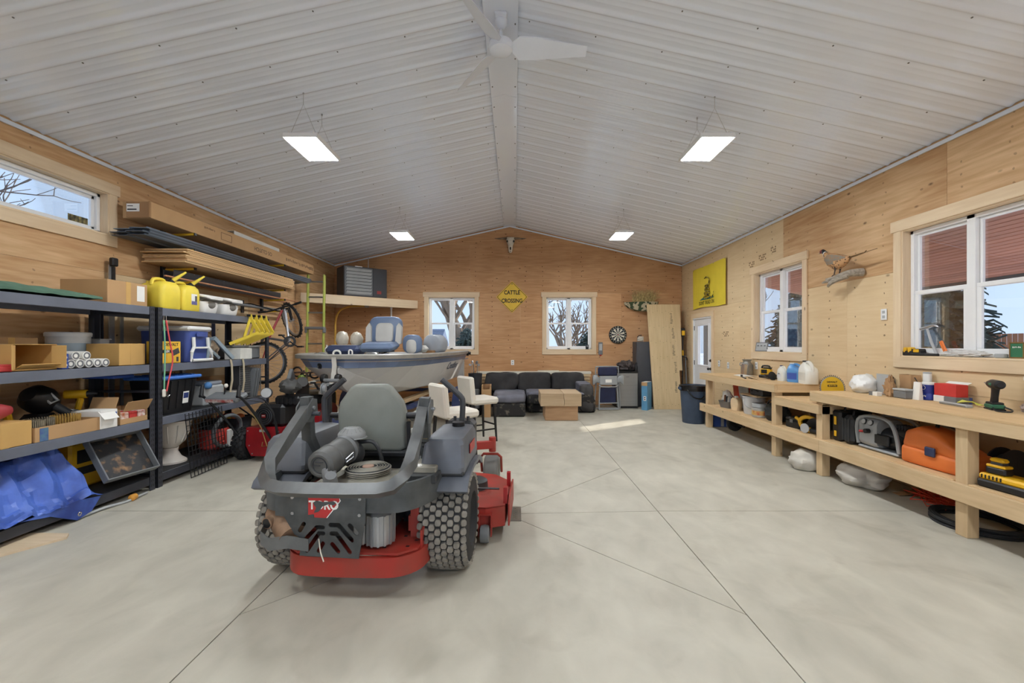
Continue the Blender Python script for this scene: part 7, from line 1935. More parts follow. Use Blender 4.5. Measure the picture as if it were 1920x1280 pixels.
dup(w1, (-3.80, 5.50, 1.83), 0, 'white plastic folding seat further along the top shelf')
single('blue_paddle', 'blue and black paddle standing behind the second shelf', 'paddle', mat('paddle_blue', (62, 74, 118), 0.5, var=0.2), loft([[Vector((-4.26, 6.02 + p[0], z)), Vector((-4.25, 6.02 + p[0] * 0 - 0.03 * k, z)), Vector((-4.24, 6.02, z)), Vector((-4.25, 6.02 + 0.03 * k, z))] for z, k in ((1.262, 1.3), (1.9, 1.3), (2.0, 1.1), (2.1, 0.2)) for p in [(0, 0)]]))
# ---- shelf 2 of the near unit
z2 = LEV[1]
t = thing('open_carton', 'open yellow cardboard box tipped on its side on the second shelf', 'carton', (-3.83, 3.26, z2), 0)
for c, s in (((0, 0.15, 0.1), (0.34, 0.004, 0.19)), ((0, -0.15, 0.1), (0.34, 0.004, 0.19)), ((0, 0, 0.003), (0.34, 0.30, 0.004)), ((0, 0, 0.197), (0.34, 0.30, 0.004)), ((-0.168, 0, 0.1), (0.004, 0.30, 0.19))):
    part('wall_panel', t, CARD_Y, box(c, s))
part('flap', t, CARD_Y, box((0.20, -0.17, 0.1), (0.09, 0.004, 0.18), (0, 0, R(-50)))); part('flap', t, CARD_Y, box((0.20, 0.14, 0.1), (0.09, 0.004, 0.18), (0, 0, R(20)))); part('flap', t, CARD_Y, box((0.19, 0, 0.03), (0.07, 0.27, 0.004), (0, R(-30), 0)))
carton('brown_carton', 'brown carton with a white label behind the open box', (-4.12, 3.40, z2), (0.2, 0.42, 0.25), rz=0.1, sticker=(-0.2, 0.6, 0.1, 0.1))
t = thing('red_case', 'flat red plastic case at the left end of the second shelf', 'case', (-3.70, 2.94, z2), 0)
part('body', t, mat('case_red', (196, 66, 66), 0.45), box((0, -0.02, 0.02), (0.14, 0.34, 0.04), bev=0.006)); part('lid', t, mat('case_red_lid', (210, 84, 82), 0.45), box((0, -0.02, 0.047), (0.13, 0.33, 0.014), bev=0.004))
t = can_thing('white_pail', 'white plastic pail with lid on the second shelf', 'pail', (-4.14, 3.96, z2), 0.15, 0.30, mat('pail_white', (214, 217, 218), 0.45), band=mat('pail_label', (176, 196, 212), 0.6)); part('lid', t, mat('pail_white', (214, 217, 218), 0.45), lathe([(0.158, 0.27), (0.16, 0.30), (0.15, 0.31), (0.0, 0.308)], n=28))
for k, (yy, zz) in enumerate(((3.50, 0), (3.575, 0), (3.65, 0), (3.725, 0), (3.80, 0), (3.54, 1), (3.63, 1))):
    t = thing('paper_roll', ('white paper roll at the left of the pile', 'second white paper roll in the bottom row', 'third white paper roll in the bottom row', 'fourth white paper roll in the bottom row', 'white paper roll at the right of the pile', 'white paper roll on top at the left', 'white paper roll on top at the right')[k], 'roll', (-3.82, yy, z2 + 0.037 + 0.066 * zz), 0, 'white paper rolls')
    part('roll', t, PAPER, cyl((-0.13, 0, 0), (0.17, 0.01, 0), 0.036, n=16)); part('core', t, GREY, lathe([(0.024, 0), (0.03, 0.002), (0.018, 0.002), (0.016, 0.0)], (0.1695, 0.01, 0), 14, r=(0, PI / 2, 0), cap=False)); part('band', t, LGREY, lathe([(0.0365, 0.0), (0.0365, 0.02)], (0.08, 0.008, 0), 16, r=(0, PI / 2, 0), cap=False))
t = thing('blue_packets', 'blue and white packets beside the open yellow box', 'packets', (-3.75, 3.44, z2), 0)
part('packet', t, BLUE, box((0.03, 0, 0.03), (0.2, 0.05, 0.06), bev=0.003)); part('packet', t, BLUE, box((0.03, 0.0, 0.092), (0.2, 0.05, 0.06), bev=0.003)); part('mark', t, PAPER, cyl((0.131, 0.0, 0.03), (0.132, 0.0, 0.03), 0.012), cyl((0.131, 0.0, 0.092), (0.132, 0.0, 0.092), 0.012))
carton('label_carton', 'yellow brown box with a barcode label at the shelf post', (-3.825, 4.10, z2), (0.31, 0.28, 0.205), CARD_Y)
t = thing('clear_bin', 'small clear plastic tub behind the barcode box', 'tub', (-4.10, 4.20, z2), 0); part('tub', t, mat('cloudy_plastic', (196, 198, 198), 0.35), loft([[Vector((p[0], p[1], z)) for p in rrect(0.14 * k, 0.1 * k, 0.02, 2)] for z, k in ((0, 0.9), (0.24, 1.05))])); part('lid', t, LGREY, box((0, 0, 0.246), (0.16, 0.12, 0.012), bev=0.004))
for k, (yy, xx) in enumerate(((4.55, -4.30), (4.68, -4.31))):
    t = thing('steel_strip', ('tall aluminium rail with black clamp against the left wall', 'shorter aluminium strip against the left wall')[k], 'rail', (xx, yy, 0.0), 0); part('rail', t, ALUM, box((0, 0, 1.15 - 0.2 * k), (0.014, 0.06 - 0.025 * k, 2.3 - 0.4 * k)))
    if k == 0:
        part('clamp', t, BLACK, box((0.025, 0, 2.33), (0.05, 0.07, 0.09), bev=0.01), box((0.02, 0.0, 2.2), (0.03, 0.02, 0.16)))
# ---- shelf 3 of the near unit
z3 = LEV[2]
t = carton('tan_carton', 'plain tan carton at the left end of the third shelf', (-3.74, 3.03, z3), (0.24, 0.34, 0.175), CARD_Y)
single('red_float', 'long red rounded float lying over the tan carton', 'float', mat('float_red', (176, 62, 66), 0.45, var=0.06), loft([[Vector((-3.78 + p[0] * k, y, z3 + 0.255 + p[1] * k)) for p in rrect(0.22, 0.13, 0.06, 4)] for y, k in ((2.6, 0.8), (2.7, 1.0), (3.0, 1.0), (3.10, 0.85), (3.17, 0.5), (3.19, 0.2))]), sharp=60)
single('yellow_ring_tool', 'curved yellow handle behind the red float', 'handle', YELLOW, tube([(-3.98, 3.06, z3 + 0.02), (-3.98, 3.08, z3 + 0.24), (-3.98, 3.22, z3 + 0.28), (-3.98, 3.34, z3 + 0.2), (-3.98, 3.36, z3 + 0.02)], 0.026, 8, k=3))
t = thing('nail_carton', 'low open carton of coiled brass nails on the third shelf', 'carton', (-3.76, 3.47, z3), 0)
for c, s in (((0.14, 0, 0.055), (0.004, 0.50, 0.11)), ((-0.14, 0, 0.055), (0.004, 0.50, 0.11)), ((0, 0.25, 0.055), (0.28, 0.004, 0.11)), ((0, -0.25, 0.055), (0.28, 0.004, 0.11)), ((0, 0, 0.003), (0.28, 0.5, 0.004))):
    part('wall_panel', t, CARD, box(c, s))
part('sticker', t, mat('label_teal', (92, 130, 150), 0.6, rgb2=(70, 90, 150), scale=20), box((0.143, -0.19, 0.05), (0.002, 0.06, 0.1)))
BRASS = mat('brass_nails', (196, 160, 86), 0.4, 0.5, var=0.2, scale=30)
for k, (xx, yy, rr) in enumerate(((0.0, 0.10, 0.09), (-0.02, -0.08, 0.085), (0.05, -0.18, 0.06))):
    part('nail_coil', t, BRASS if k == 0 else mat('grey_nails', (150, 142, 124), 0.4, 0.5, var=0.2, scale=30), *[cyl((xx + rr * math.cos(a), yy + rr * math.sin(a), 0.07), (xx + rr * math.cos(a), yy + rr * math.sin(a), 0.155), 0.0045, n=5) for a in [2 * PI * j / 34 for j in range(34)]], *[cyl((xx + rr * 0.7 * math.cos(a), yy + rr * 0.7 * math.sin(a), 0.07), (xx + rr * 0.7 * math.cos(a), yy + rr * 0.7 * math.sin(a), 0.15), 0.0045, n=5) for a in [2 * PI * j / 24 for j in range(24)]], kind='stuff')
t = thing('white_carton', 'torn white and blue carton in the middle of the third shelf', 'carton', (-3.74, 3.80, z3), 0); part('body', t, PAPER, box((0, 0, 0.08), (0.26, 0.16, 0.16), bev=0.003)); part('flap', t, PAPER, box((0.145, -0.02, 0.12), (0.09, 0.14, 0.003), (0, R(50), 0))); part('print', t, mat('print_blue', (44, 84, 160), 0.6), box((0.132, 0.05, 0.12), (0.001, 0.04, 0.03)))
t = thing('tape_carton', 'open brown carton with red printed packets by the post', 'carton', (-3.76, 4.07, z3), 0)
for c, s in (((-0.13, 0, 0.07), (0.004, 0.29, 0.14)), ((0, 0.145, 0.07), (0.26, 0.004, 0.14)), ((0, -0.145, 0.07), (0.26, 0.004, 0.14)), ((0, 0, 0.003), (0.26, 0.29, 0.004)), ((0.13, 0, 0.025), (0.004, 0.29, 0.05))):
    part('wall_panel', t, CARD, box(c, s))
part('flap', t, CARD, box((0.17, 0, 0.165), (0.10, 0.27, 0.004), (0, R(-62), 0))); part('flap', t, CARD, box((0, -0.165, 0.2), (0.24, 0.12, 0.004), (R(70), 0, 0)))
for k in range(3):
    part('packet', t, [mat('pack_white', (226, 222, 214), 0.6, rgb2=(206, 120, 80), scale=24), mat('pack_red', (196, 56, 50), 0.6), mat('pack_white2', (222, 218, 210), 0.6, rgb2=(204, 90, 70), scale=24)][k], box((0.03, -0.09 + 0.09 * k, 0.055), (0.19, 0.082, 0.10), bev=0.004))
t = thing('string_trimmer_head', 'black and grey power tool heap behind the nail carton', 'power tool', (-4.08, 3.66, z3), 0)
part('drum', t, BLACK, lathe([(0.02, -0.1), (0.10, -0.09), (0.12, -0.02), (0.11, 0.06), (0.06, 0.12), (0.02, 0.13)], (0, 0, 0.27), 22, r=(R(60), R(20), 0))); part('shaft', t, DGREY, cyl((0.05, 0.03, 0.24), (0.16, 0.14, 0.10), 0.035)); part('bracket', t, LGREY, tube([(0.09, -0.06, 0.30), (0.12, -0.02, 0.24), (0.13, 0.03, 0.26), (0.1, 0.0, 0.32)], 0.012, 6, closed=True)); part('foot', t, BLACK, box((0, 0, 0.075), (0.2, 0.2, 0.15), bev=0.04)); part('ring', t, STEEL, lathe([(0.08, 0), (0.09, 0.01), (0.085, 0.02), (0.075, 0.01)], (0.12, 0.15, 0.10), 20, r=(0.3, 0.4, 0), cap=False))
t = thing('yellow_drill', 'yellow and black drill standing behind the tool heap', 'drill', (-4.02, 3.93, z3), R(30)); part('battery', t, BLACK, box((0, 0, 0.035), (0.11, 0.08, 0.07), bev=0.01)); part('grip', t, YELLOW, box((0, 0, 0.16), (0.045, 0.045, 0.19), (0, R(12), 0), bev=0.015)); part('motor', t, YELLOW, cyl((-0.09, 0, 0.285), (0.06, 0, 0.285), 0.04)); part('chuck', t, BLACK, cyl((0.06, 0, 0.285), (0.13, 0, 0.285), 0.03, 0.012))
t = thing('amber_bottle', 'amber glue bottle with black cap behind the cartons', 'bottle', (-3.97, 4.10, z3), 0); part('body', t, mat('amber', (186, 116, 60), 0.4), lathe([(0.045, 0), (0.05, 0.01), (0.05, 0.17), (0.02, 0.2)], n=18)); part('cap', t, BLACK, cyl((0, 0, 0.195), (0, 0, 0.24), 0.016, 0.008))
t = thing('blue_rack', 'blue plastic rail rack under the second shelf by the post', 'rack', (-3.90, 4.10, 0), 0); part('rail', t, BLUE, box((0, 0, 1.145), (0.3, 0.22, 0.03), bev=0.006)); part('hanger', t, BLACKM, box((0.1, 0, 1.166), (0.02, 0.02, 0.014)), box((-0.1, 0, 1.166), (0.02, 0.02, 0.014)))
# ---- bottom shelf of the near unit
z4 = LEV[3]
TARP = mat('tarp_blue', (40, 62, 134), 0.4, rgb2=(82, 116, 206), var=0.15, scale=4, bump=0.5, bscale=10)
def tarp_fn(u, v):
    """bundle: rises at the back, rolls over the top, slopes to the front of the shelf"""
    pr = ((-4.12, 0.03), (-4.08, 0.40), (-3.95, 0.47), (-3.80, 0.44), (-3.70, 0.27), (-3.63, 0.10), (-3.575, 0.03))
    q = u * (len(pr) - 1); i = min(int(q), len(pr) - 2); f = q - i
    x = pr[i][0] + (pr[i + 1][0] - pr[i][0]) * f; z = pr[i][1] + (pr[i + 1][1] - pr[i][1]) * f
    e = min(1.0, (1 - v) / 0.12) ** 0.5 if v > 0.88 else 1.0
    w = abs(mnoise.noise(Vector((u * 3.2, v * 5.5, 2.0)))) * 0.10 + abs(mnoise.noise(Vector((u * 8 + 3, v * 13, 5.0)))) * 0.035
    d = abs(((v * 3.1 + u * 1.3) % 1.0) - 0.5) * 0.07
    return (x - (w - 0.03) * 0.8, 2.5 + 1.2 * v + 0.04 * mnoise.noise(Vector((u * 5, 1, v))), z4 + 0.01 + max(0.004, (z + d - w) * e))
t = thing('blue_tarp', 'crumpled blue tarp folded on the bottom shelf', 'tarp', (0, 0, 0)); part('fold', t, TARP, grid(tarp_fn, 30, 44), sharp=16); part('fold', t, TARP, prism([(3.1, 0.02), (3.52, 0.03), (3.70, 0.0), (3.62, -0.10), (3.50, -0.13), (3.30, -0.02)], 0.006, (-3.594, 0, z4), 'x'))
part('grommet', t, CHROME, lathe([(0.008, 0), (0.014, 0.002), (0.018, 0)], (-3.587, 3.52, z4 - 0.085), 12, r=(0, PI / 2, 0), cap=False))
t = thing('yellow_tool_case', 'yellow and black tool case at the back of the bottom shelf', 'case', (-4.02, 4.0, z4), 0); part('body', t, YELLOW, box((0, 0, 0.21), (0.14, 0.42, 0.42), bev=0.02)); part('panel', t, BLACK, box((0.072, 0, 0.16), (0.004, 0.36, 0.07))); part('panel', t, BLACK, box((0.072, 0, 0.29), (0.004, 0.30, 0.12), bev=0.001)); part('handle', t, BLACK, tube([(0, -0.08, 0.42), (0, -0.07, 0.455), (0, 0.07, 0.455), (0, 0.08, 0.42)], 0.012, 6))
TRAYM = mat('tray_black', (34, 34, 36), 0.45, rgb2=(150, 112, 72), scale=12, lo=0.52, hi=0.72, detail=8)
t = thing('oil_pan', 'rusty black shallow pan tilted on the bottom shelf edge', 'pan', (-3.69, 4.0, z4 + 0.26), 0, rot=(R(0), R(56), R(-10)))
part('base', t, TRAYM, box((0, 0, 0.0), (0.40, 0.44, 0.012), bev=0.004)); 
for c, s in (((0.205, 0, 0.03), (0.012, 0.46, 0.07)), ((-0.205, 0, 0.03), (0.012, 0.46, 0.07)), ((0, 0.225, 0.03), (0.42, 0.012, 0.07)), ((0, -0.225, 0.03), (0.42, 0.012, 0.07))):
    part('rim', t, GREY, box(c, s, bev=0.004))
single('drop_light', 'grey cord with an orange plug on the floor under the shelf', 'cord', LGREY, tube([(-3.62, 3.55, 0.014), (-3.60, 3.75, 0.02), (-3.56, 3.9, 0.012), (-3.55, 4.0, 0.022), (-3.58, 4.15, 0.012)], 0.012, 6, k=4), lathe([(0.0, -0.03), (0.028, -0.025), (0.03, 0.02), (0.012, 0.03)], (-3.55, 3.97, 0.032), 14, r=(PI / 2, 0, 0.2), m=mat('plug_orange', (214, 150, 60), 0.5)))
single('floor_board', 'thin pale plywood offcut lying on the floor at the left edge', 'board', wood('offcut_ply', (206, 182, 150), (226, 206, 176), 0, knots=0.1), prism([(-3.34, 3.18), (-3.39, 3.245), (-3.95, 3.26), (-4.3, 2.9), (-3.62, 2.74)], 0.016, (0, 0, 0.001)))
# bungee cords hooked on the post
for k, (nm, lb, c, dx) in enumerate((('green', 'pale green bungee cord hanging on the shelf post', (126, 190, 148), 0.0), ('pink', 'pink red bungee cord hanging on the shelf post', (226, 84, 88), 0.03))):
    t = thing('bungee_cord', lb, 'cord', (SX + 0.016, 4.37 + dx, 0), 0, 'bungee cords'); part('cord', t, mat('bungee_' + nm, c, 0.6), tube([(0, 0, 1.70), (0.01, 0.0 + dx, 1.5), (0.012, 0.07 * k, 1.3), (0.006, 0.03 * k, 1.1), (0.004, 0.0, 0.97)], 0.007, 6, k=4)); part('hook', t, CHROME if k else CREAMW, *( [tube([(0.004, 0, 0.97), (0.004, 0.0, 0.93), (0.004, 0.02, 0.91), (0.004, 0.035, 0.93)], 0.004, 6, k=2)] if k else [box((0.006, -0.005, 0.955), (0.02, 0.04, 0.08), bev=0.008)])); part('hook', t, CHROME, tube([(0, 0, 1.70), (0, 0.0, 1.74), (-0.005, 0.012, 1.75)], 0.004, 6))
# ---- second shelving unit
t = thing('cooler', 'blue cooler with white lid and folding handle on the second shelf', 'cooler', (-3.92, 4.93, z2), 0)
CB = mat('cooler_blue', (72, 90, 158), 0.45, var=0.06)
part('body', t, CB, loft([[Vector((p[0] * k, p[1] * k, z)) for p in rrect(0.56, 0.34, 0.05, 3)] for z, k in ((0, 0.92), (0.02, 0.94), (0.35, 1.0))]), sharp=50); part('lid', t, WHITE, box((0, 0, 0.378), (0.60, 0.37, 0.055), bev=0.02)); part('handle', t, WHITE, tube([(0.292, -0.11, 0.28), (0.298, -0.11, 0.17), (0.306, -0.155, 0.11), (0.31, -0.16, 0.02), (0.31, 0.16, 0.02), (0.306, 0.155, 0.11), (0.298, 0.11, 0.17), (0.292, 0.11, 0.28)], 0.018, 8), tube([(0.298, -0.1, 0.16), (0.298, 0.1, 0.16)], 0.012, 8)); part('latch', t, CB, box((0.30, 0, 0.31), (0.02, 0.14, 0.05), bev=0.006))
t = thing('tool_carton', 'yellow printed power tool carton before the cooler', 'carton', (-3.72, 4.525, z2), 0)
part('body', t, mat('carton_tool_yellow', (232, 184, 58), 0.55), box((0, 0, 0.115), (0.16, 0.25, 0.23), bev=0.003)); text('lettering', 'DEWALT', 0.045, INK, t, (0.0806, 0.0, 0.195), (PI / 2, 0, PI / 2), 0.0004, bold=0.001); part('print_band', t, mat('band_black', (40, 38, 36), 0.6), box((0.0805, -0.06, 0.125), (0.001, 0.11, 0.035))); text('lettering', 'FLEX', 0.032, PAPER, t, (0.0815, -0.06, 0.125), (PI / 2, 0, PI / 2), 0.0004, bold=0.001); part('print_picture', t, DGREY, box((0.0805, 0.06, 0.12), (0.001, 0.09, 0.06), (R(20), 0, 0)), box((0.0805, 0.08, 0.04), (0.001, 0.03, 0.05)))
t = thing('seat_frame', 'pale grey metal folding frame leaning on the second shelf', 'frame', (-3.72, 5.34, z2), 0); FRG = mat('frame_grey', (160, 176, 186), 0.4, 0.2)
part('bar', t, FRG, tube([(-0.02, -0.16, 0.008), (-0.02, -0.12, 0.26), (0.02, -0.09, 0.28), (0.06, 0.2, 0.02)], 1.0, prof=[(-0.014, -0.022), (0.014, -0.022), (0.014, 0.022), (-0.014, 0.022)])); part('bar', t, FRG, tube([(-0.14, -0.12, 0.26), (-0.12, 0.2, 0.02)], 1.0, prof=[(-0.012, -0.018), (0.012, -0.018), (0.012, 0.018), (-0.012, 0.018)])); part('bar', t, FRG, box((-0.05, -0.1, 0.26), (0.16, 0.03, 0.02)))
single('plastic_wrap', 'cloudy brown plastic wrapped bundle behind the grey frame', 'bundle', mat('cloudy_wrap', (190, 170, 146), 0.35, var=0.2, scale=8, bump=0.4, bscale=14), blob((-4.02, 5.5, z2 + 0.145), (0.13, 0.20, 0.19), 0.35, 2.6, 6, 22, crease=0.3))
single('white_carton_flat', 'flat white ribbed carton on the second shelf by the yellow bars', 'carton', mat('ribbed_white', (222, 220, 212), 0.6), box((-3.74, 5.78, z2 + 0.075), (0.2, 0.30, 0.15), (0, 0, 0.1), bev=0.004), *[box((-3.639, 5.77, z2 + 0.03 + 0.03 * k), (0.003, 0.28, 0.006), (0, 0, 0.1)) for k in range(4)])
for k, (yy, xx) in enumerate(((6.06, -3.80), (6.07, -4.06))):
    t = thing('grey_tote', ('grey lidded tote at the far front of the second shelf', 'grey lidded tote at the far back of the second shelf')[k], 'tote', (xx, yy, z2), 0, 'grey totes'); part('body', t, GREY, box((0, 0, 0.08), (0.22, 0.26, 0.16), bev=0.015)); part('lid', t, LGREY, box((0, 0, 0.17), (0.24, 0.28, 0.03), bev=0.008)); part('handle', t, BLACKM, tube([(0, -0.08, 0.18), (0, -0.07, 0.25), (0, 0.07, 0.25), (0, 0.08, 0.18)], 0.008, 6))
YB_ = mat('bracket_yellow', (232, 204, 66), 0.5, var=0.05)
for k in range(4):
    t = thing('yellow_bracket', ('yellow folding bracket hooked on the shelf, nearest one', 'second yellow folding bracket hooked on the shelf', 'third yellow folding bracket hooked on the shelf', 'yellow folding bracket hooked on the shelf, farthest one')[k], 'bracket', (SX + 0.005, 5.80 + 0.115 * k, 0), 0, 'yellow folding brackets')
    part('arm', t, YB_, tube([(0.02, -0.02, 1.86), (0.035, -0.02, 1.80), (0.09, 0.06, 1.62)], 1.0, prof=[(-0.007, -0.022), (0.007, -0.022), (0.007, 0.022), (-0.007, 0.022)])); part('arm', t, YB_, tube([(0.02, -0.02, 1.80), (-0.02, -0.08, 1.55)], 1.0, prof=[(-0.006, -0.016), (0.006, -0.016), (0.006, 0.016), (-0.006, 0.016)])); part('arm', t, YB_, tube([(0.09, 0.06, 1.62), (0.02, -0.06, 1.56), (-0.1, -0.26, 1.46)], 1.0, prof=[(-0.006, -0.018), (0.006, -0.018), (0.006, 0.018), (-0.006, 0.018)])); part('hook', t, BLACK, box((0.012, -0.02, 1.845), (0.04, 0.05, 0.03)))
t = thing('storage_tote', 'black storage tote with blue lid on the third shelf', 'tote', (-3.84, 4.68, z3), 0); part('body', t, BLACK, loft([[Vector((p[0] * k, p[1] * k, z)) for p in rrect(0.40, 0.50, 0.05, 3)] for z, k in ((0, 0.80), (0.36, 0.98))]), *[box((0.185 + 0.0, -0.15 + 0.1 * q, 0.2), (0.012, 0.02, 0.3), (0, R(6), 0)) for q in range(4)], sharp=50); part('lid', t, mat('lid_blue', (74, 128, 214), 0.45), box((0, 0, 0.385), (0.44, 0.54, 0.035), bev=0.012), *[box((0, -0.18 + 0.12 * q, 0.407), (0.36, 0.05, 0.012), bev=0.004) for q in range(4)]); part('label_sheet', t, PAPER, box((0.186, 0.06, 0.16), (0.003, 0.08, 0.13), (0, R(6), 0))); part('label_print', t, mat('label_navy', (40, 60, 120), 0.6), box((0.1885, 0.06, 0.18), (0.003, 0.07, 0.06), (0, R(6), 0)))
URN = mat('urn_white', (216, 208, 198), 0.5, var=0.05)
t = thing('planter_urn', 'off-white urn planter on the bottom shelf', 'planter', (-3.84, 4.76, z4 + 0.001), 0); part('bowl', t, URN, lathe([(0.0, 0.16), (0.07, 0.17), (0.12, 0.22), (0.16, 0.32), (0.18, 0.43), (0.195, 0.45), (0.205, 0.455), (0.205, 0.468), (0.185, 0.468), (0.17, 0.43), (0.14, 0.3), (0.0, 0.22)], n=32)); part('foot', t, URN, lathe([(0.15, 0.0), (0.15, 0.02), (0.10, 0.06), (0.07, 0.12), (0.075, 0.165), (0, 0.17)], n=32)); part('rib', t, URN, *[tube([(0.125 * math.cos(a), 0.125 * math.sin(a), 0.23), (0.163 * math.cos(a), 0.163 * math.sin(a), 0.32), (0.183 * math.cos(a), 0.183 * math.sin(a), 0.42)], 0.006, 5) for a in [2 * PI * j / 12 for j in range(12)]], kind='stuff')
# things on the third shelf of the far unit
t = thing('bench_machine', 'grey machine with a blue ball handle on the third shelf', 'machine', (-3.86, 5.28, z3), 0); part('body', t, LGREY, box((0, 0, 0.12), (0.3, 0.36, 0.24), bev=0.02)); part('top', t, mat('machine_top', (150, 156, 166), 0.5), box((0, 0.02, 0.265), (0.26, 0.3, 0.05), bev=0.015)); part('arm', t, GREY, cyl((0.1, 0.0, 0.2), (0.17, -0.14, 0.24), 0.022)); part('ball', t, mat('ball_blue', (86, 138, 196), 0.4), ell((0.18, -0.16, 0.25), (0.042, 0.042, 0.042), 12)); part('post', t, LGREY, box((-0.1, -0.19, 0.25), (0.05, 0.05, 0.5), bev=0.01))
single('paper_heap', 'loose white printed papers on the third shelf', 'papers', mat('print_paper', (216, 212, 204), 0.7, rgb2=(170, 160, 150), scale=20), *[box((-3.86 + 0.02 * k, 5.62 + 0.05 * k, z3 + 0.016 + 0.03 * k), (0.18, 0.24, 0.028), (0, 0, 0.3 * k), bev=0.003) for k in range(4)])
single('folded_frames', 'stack of grey folded chair frames at the end of the third shelf', 'frames', GREY, *[box((-3.80, 5.96 + 0.05 * k, z3 + 0.23), (0.34, 0.03, 0.40), (0, R(8), 0), bev=0.008) for k in range(3)])
WIRE = mat('galv_wire', (168, 168, 166), 0.4, 0.6)
t = thing('wire_cage', 'galvanised wire cage hanging below the second shelf', 'cage', (-3.68, 5.72, 0), 0); part('mesh', t, WIRE, *[box((0, y, 0.985), (0.005, 0.005, 0.37)) for y in [0.03 * k for k in range(16)]], *[box((0, 0.225, 0.80 + 0.03 * k), (0.005, 0.47, 0.005)) for k in range(13)], kind='stuff'); part('frame', t, WIRE, tube([(0, -0.01, 0.79), (0, 0.46, 0.79), (0, 0.46, 1.175), (0, -0.01, 1.175)], 0.006, 6, closed=True))
for k, (yy, ln) in enumerate(((5.42, 0.42), (5.66, 0.47))):
    single('tan_strap', ('tan webbing strap draped over the second shelf, left one', 'tan webbing strap draped over the second shelf, right one')[k], 'strap', mat('webbing', (196, 182, 154), 0.85), loft([[Vector((x, yy + o - 0.018, z)), Vector((x, yy + o + 0.018, z)), Vector((x - 0.003, yy + o + 0.018, z)), Vector((x - 0.003, yy + o - 0.018, z))] for x, o, z in ((-3.70, 0, z2 + 0.006), (SX + 0.004, 0.0, z2 + 0.008), (SX + 0.012, 0.01, z2 - 0.06), (SX + 0.012, 0.02, z2 - ln * 0.6), (SX + 0.010, -0.02, z2 - ln))]), group='tan straps')
# wire grid panel leaning on the far unit, wet vacuum behind it
BW = mat('grid_black', (30, 30, 32), 0.5)
t = thing('wire_grid_panel', 'black wire grid panel leaning against the far shelves', 'grid', (-3.50, 4.62, 0.0), 0, rot=(0, R(-5.5), R(2)))
for k in range(12):
    part('wire', t, BW, box((0, 0.055 * k, 0.355), (0.006, 0.006, 0.70)))
for k in range(13):
    part('wire', t, BW, box((0, 0.3025, 0.01 + 0.056 * k), (0.006, 0.611, 0.006)))
t = thing('wet_vacuum', 'red and white machine with a looped grey hose on the bottom shelf', 'vacuum', (-3.84, 5.45, z4), 0)
part('drum', t, mat('vac_red', (188, 58, 48), 0.5, var=0.1), lathe([(0.15, 0.0), (0.17, 0.02), (0.17, 0.22), (0.15, 0.25), (0.0, 0.26)], n=24)); part('head', t, BLACK, lathe([(0.15, 0.25), (0.15, 0.30), (0.10, 0.36), (0.0, 0.37)], n=24)); part('hose', t, GREY, tube([(0.19 + 0.01 * math.sin(a), -0.02 + 0.26 * math.cos(a), 0.22 + 0.19 * math.sin(a)) for a in [2 * PI * k / 24 for k in range(24)]], 0.024, 8, closed=True)); part('bottle', t, PAPER, box((0.19, 0.02, 0.12), (0.04, 0.09, 0.22), bev=0.012)); part('knob', t, mat('knob_red', (196, 66, 56), 0.5), lathe([(0.05, 0.0), (0.055, 0.02), (0.03, 0.04), (0.02, 0.02)], (0.18, -0.14, 0.13), 16, r=(0, PI / 2, 0)))
t = thing('toy_bin', 'open bin of red and yellow pieces on the bottom shelf', 'bin', (-3.92, 5.95, z4), 0); part('tub', t, DGREY, loft([[Vector((p[0] * k, p[1] * k, z)) for p in rrect(0.34, 0.36, 0.04, 2)] for z, k in ((0, 0.85), (0.30, 1.0), (0.31, 0.95), (0.05, 0.8))]))
for k in range(7):
    part('piece', t, [RED, YELLOW, mat('piece_orange', (222, 110, 50), 0.5)][k % 3], ell((-0.1 + 0.1 * (k % 3), -0.11 + 0.1 * (k // 3), 0.31), (0.055, 0.055, 0.045), 8))

# ================================================================ WALL RACK WITH LUMBER
YR = mat('rack_yellow', (222, 178, 44), 0.5, var=0.05)
for k, y in enumerate((5.25, 7.30)):
    t = thing('lumber_rack', ('wall rack upright with yellow arms nearer the window', 'wall rack upright with yellow arms above the bicycle')[k], 'rack', (XL + 0.002, y, 0), 0, 'lumber rack uprights')
    part('upright', t, BLACKM, box((0.02, 0, 2.47), (0.036, 0.05, 0.95), bev=0.003))
    for z in (2.80, 2.60, 2.375, 2.21, 2.02):
        a = part('arm', t, YR, box((0.235, 0, z), (0.36, 0.032, 0.026), (0, R(-2), 0), bev=0.004)); part('arm_tip', a, BLACK, box((0.418, 0, z + 0.006), (0.012, 0.034, 0.03), (0, R(-2), 0)))
t = thing('long_carton', 'very long cardboard carton on the top of the wall rack', 'carton', (-4.105, 6.51, 2.826), 0)
part('body', t, CARD, box((0, 0, 0.09), (0.31, 3.75, 0.18), bev=0.004)); part('end_flap', t, CARD_D, box((0.02, -1.882, 0.09), (0.25, 0.008, 0.17)), box((0.148, -1.87, 0.09), (0.012, 0.06, 0.172), (0, 0, R(12)))); part('shipping_label', t, PAPER, box((-0.03, -1.888, 0.11), (0.14, 0.002, 0.085))); part('label_print', t, INK, box((-0.04, -1.8895, 0.09), (0.10, 0.001, 0.014)), box((-0.06, -1.8895, 0.128), (0.06, 0.001, 0.008)))
text('lettering', 'OS CLUTCH', 0.085, INK, t, (0.1557, 0.2, 0.09), (PI / 2, PI, PI / 2), 0.0003); marks('lettering', t, mat('ink_faded', (120, 92, 66), 0.8), (0.1555, 1.35, 0.10), (PI / 2, 0, PI / 2), 18, 1.0, 0.06)
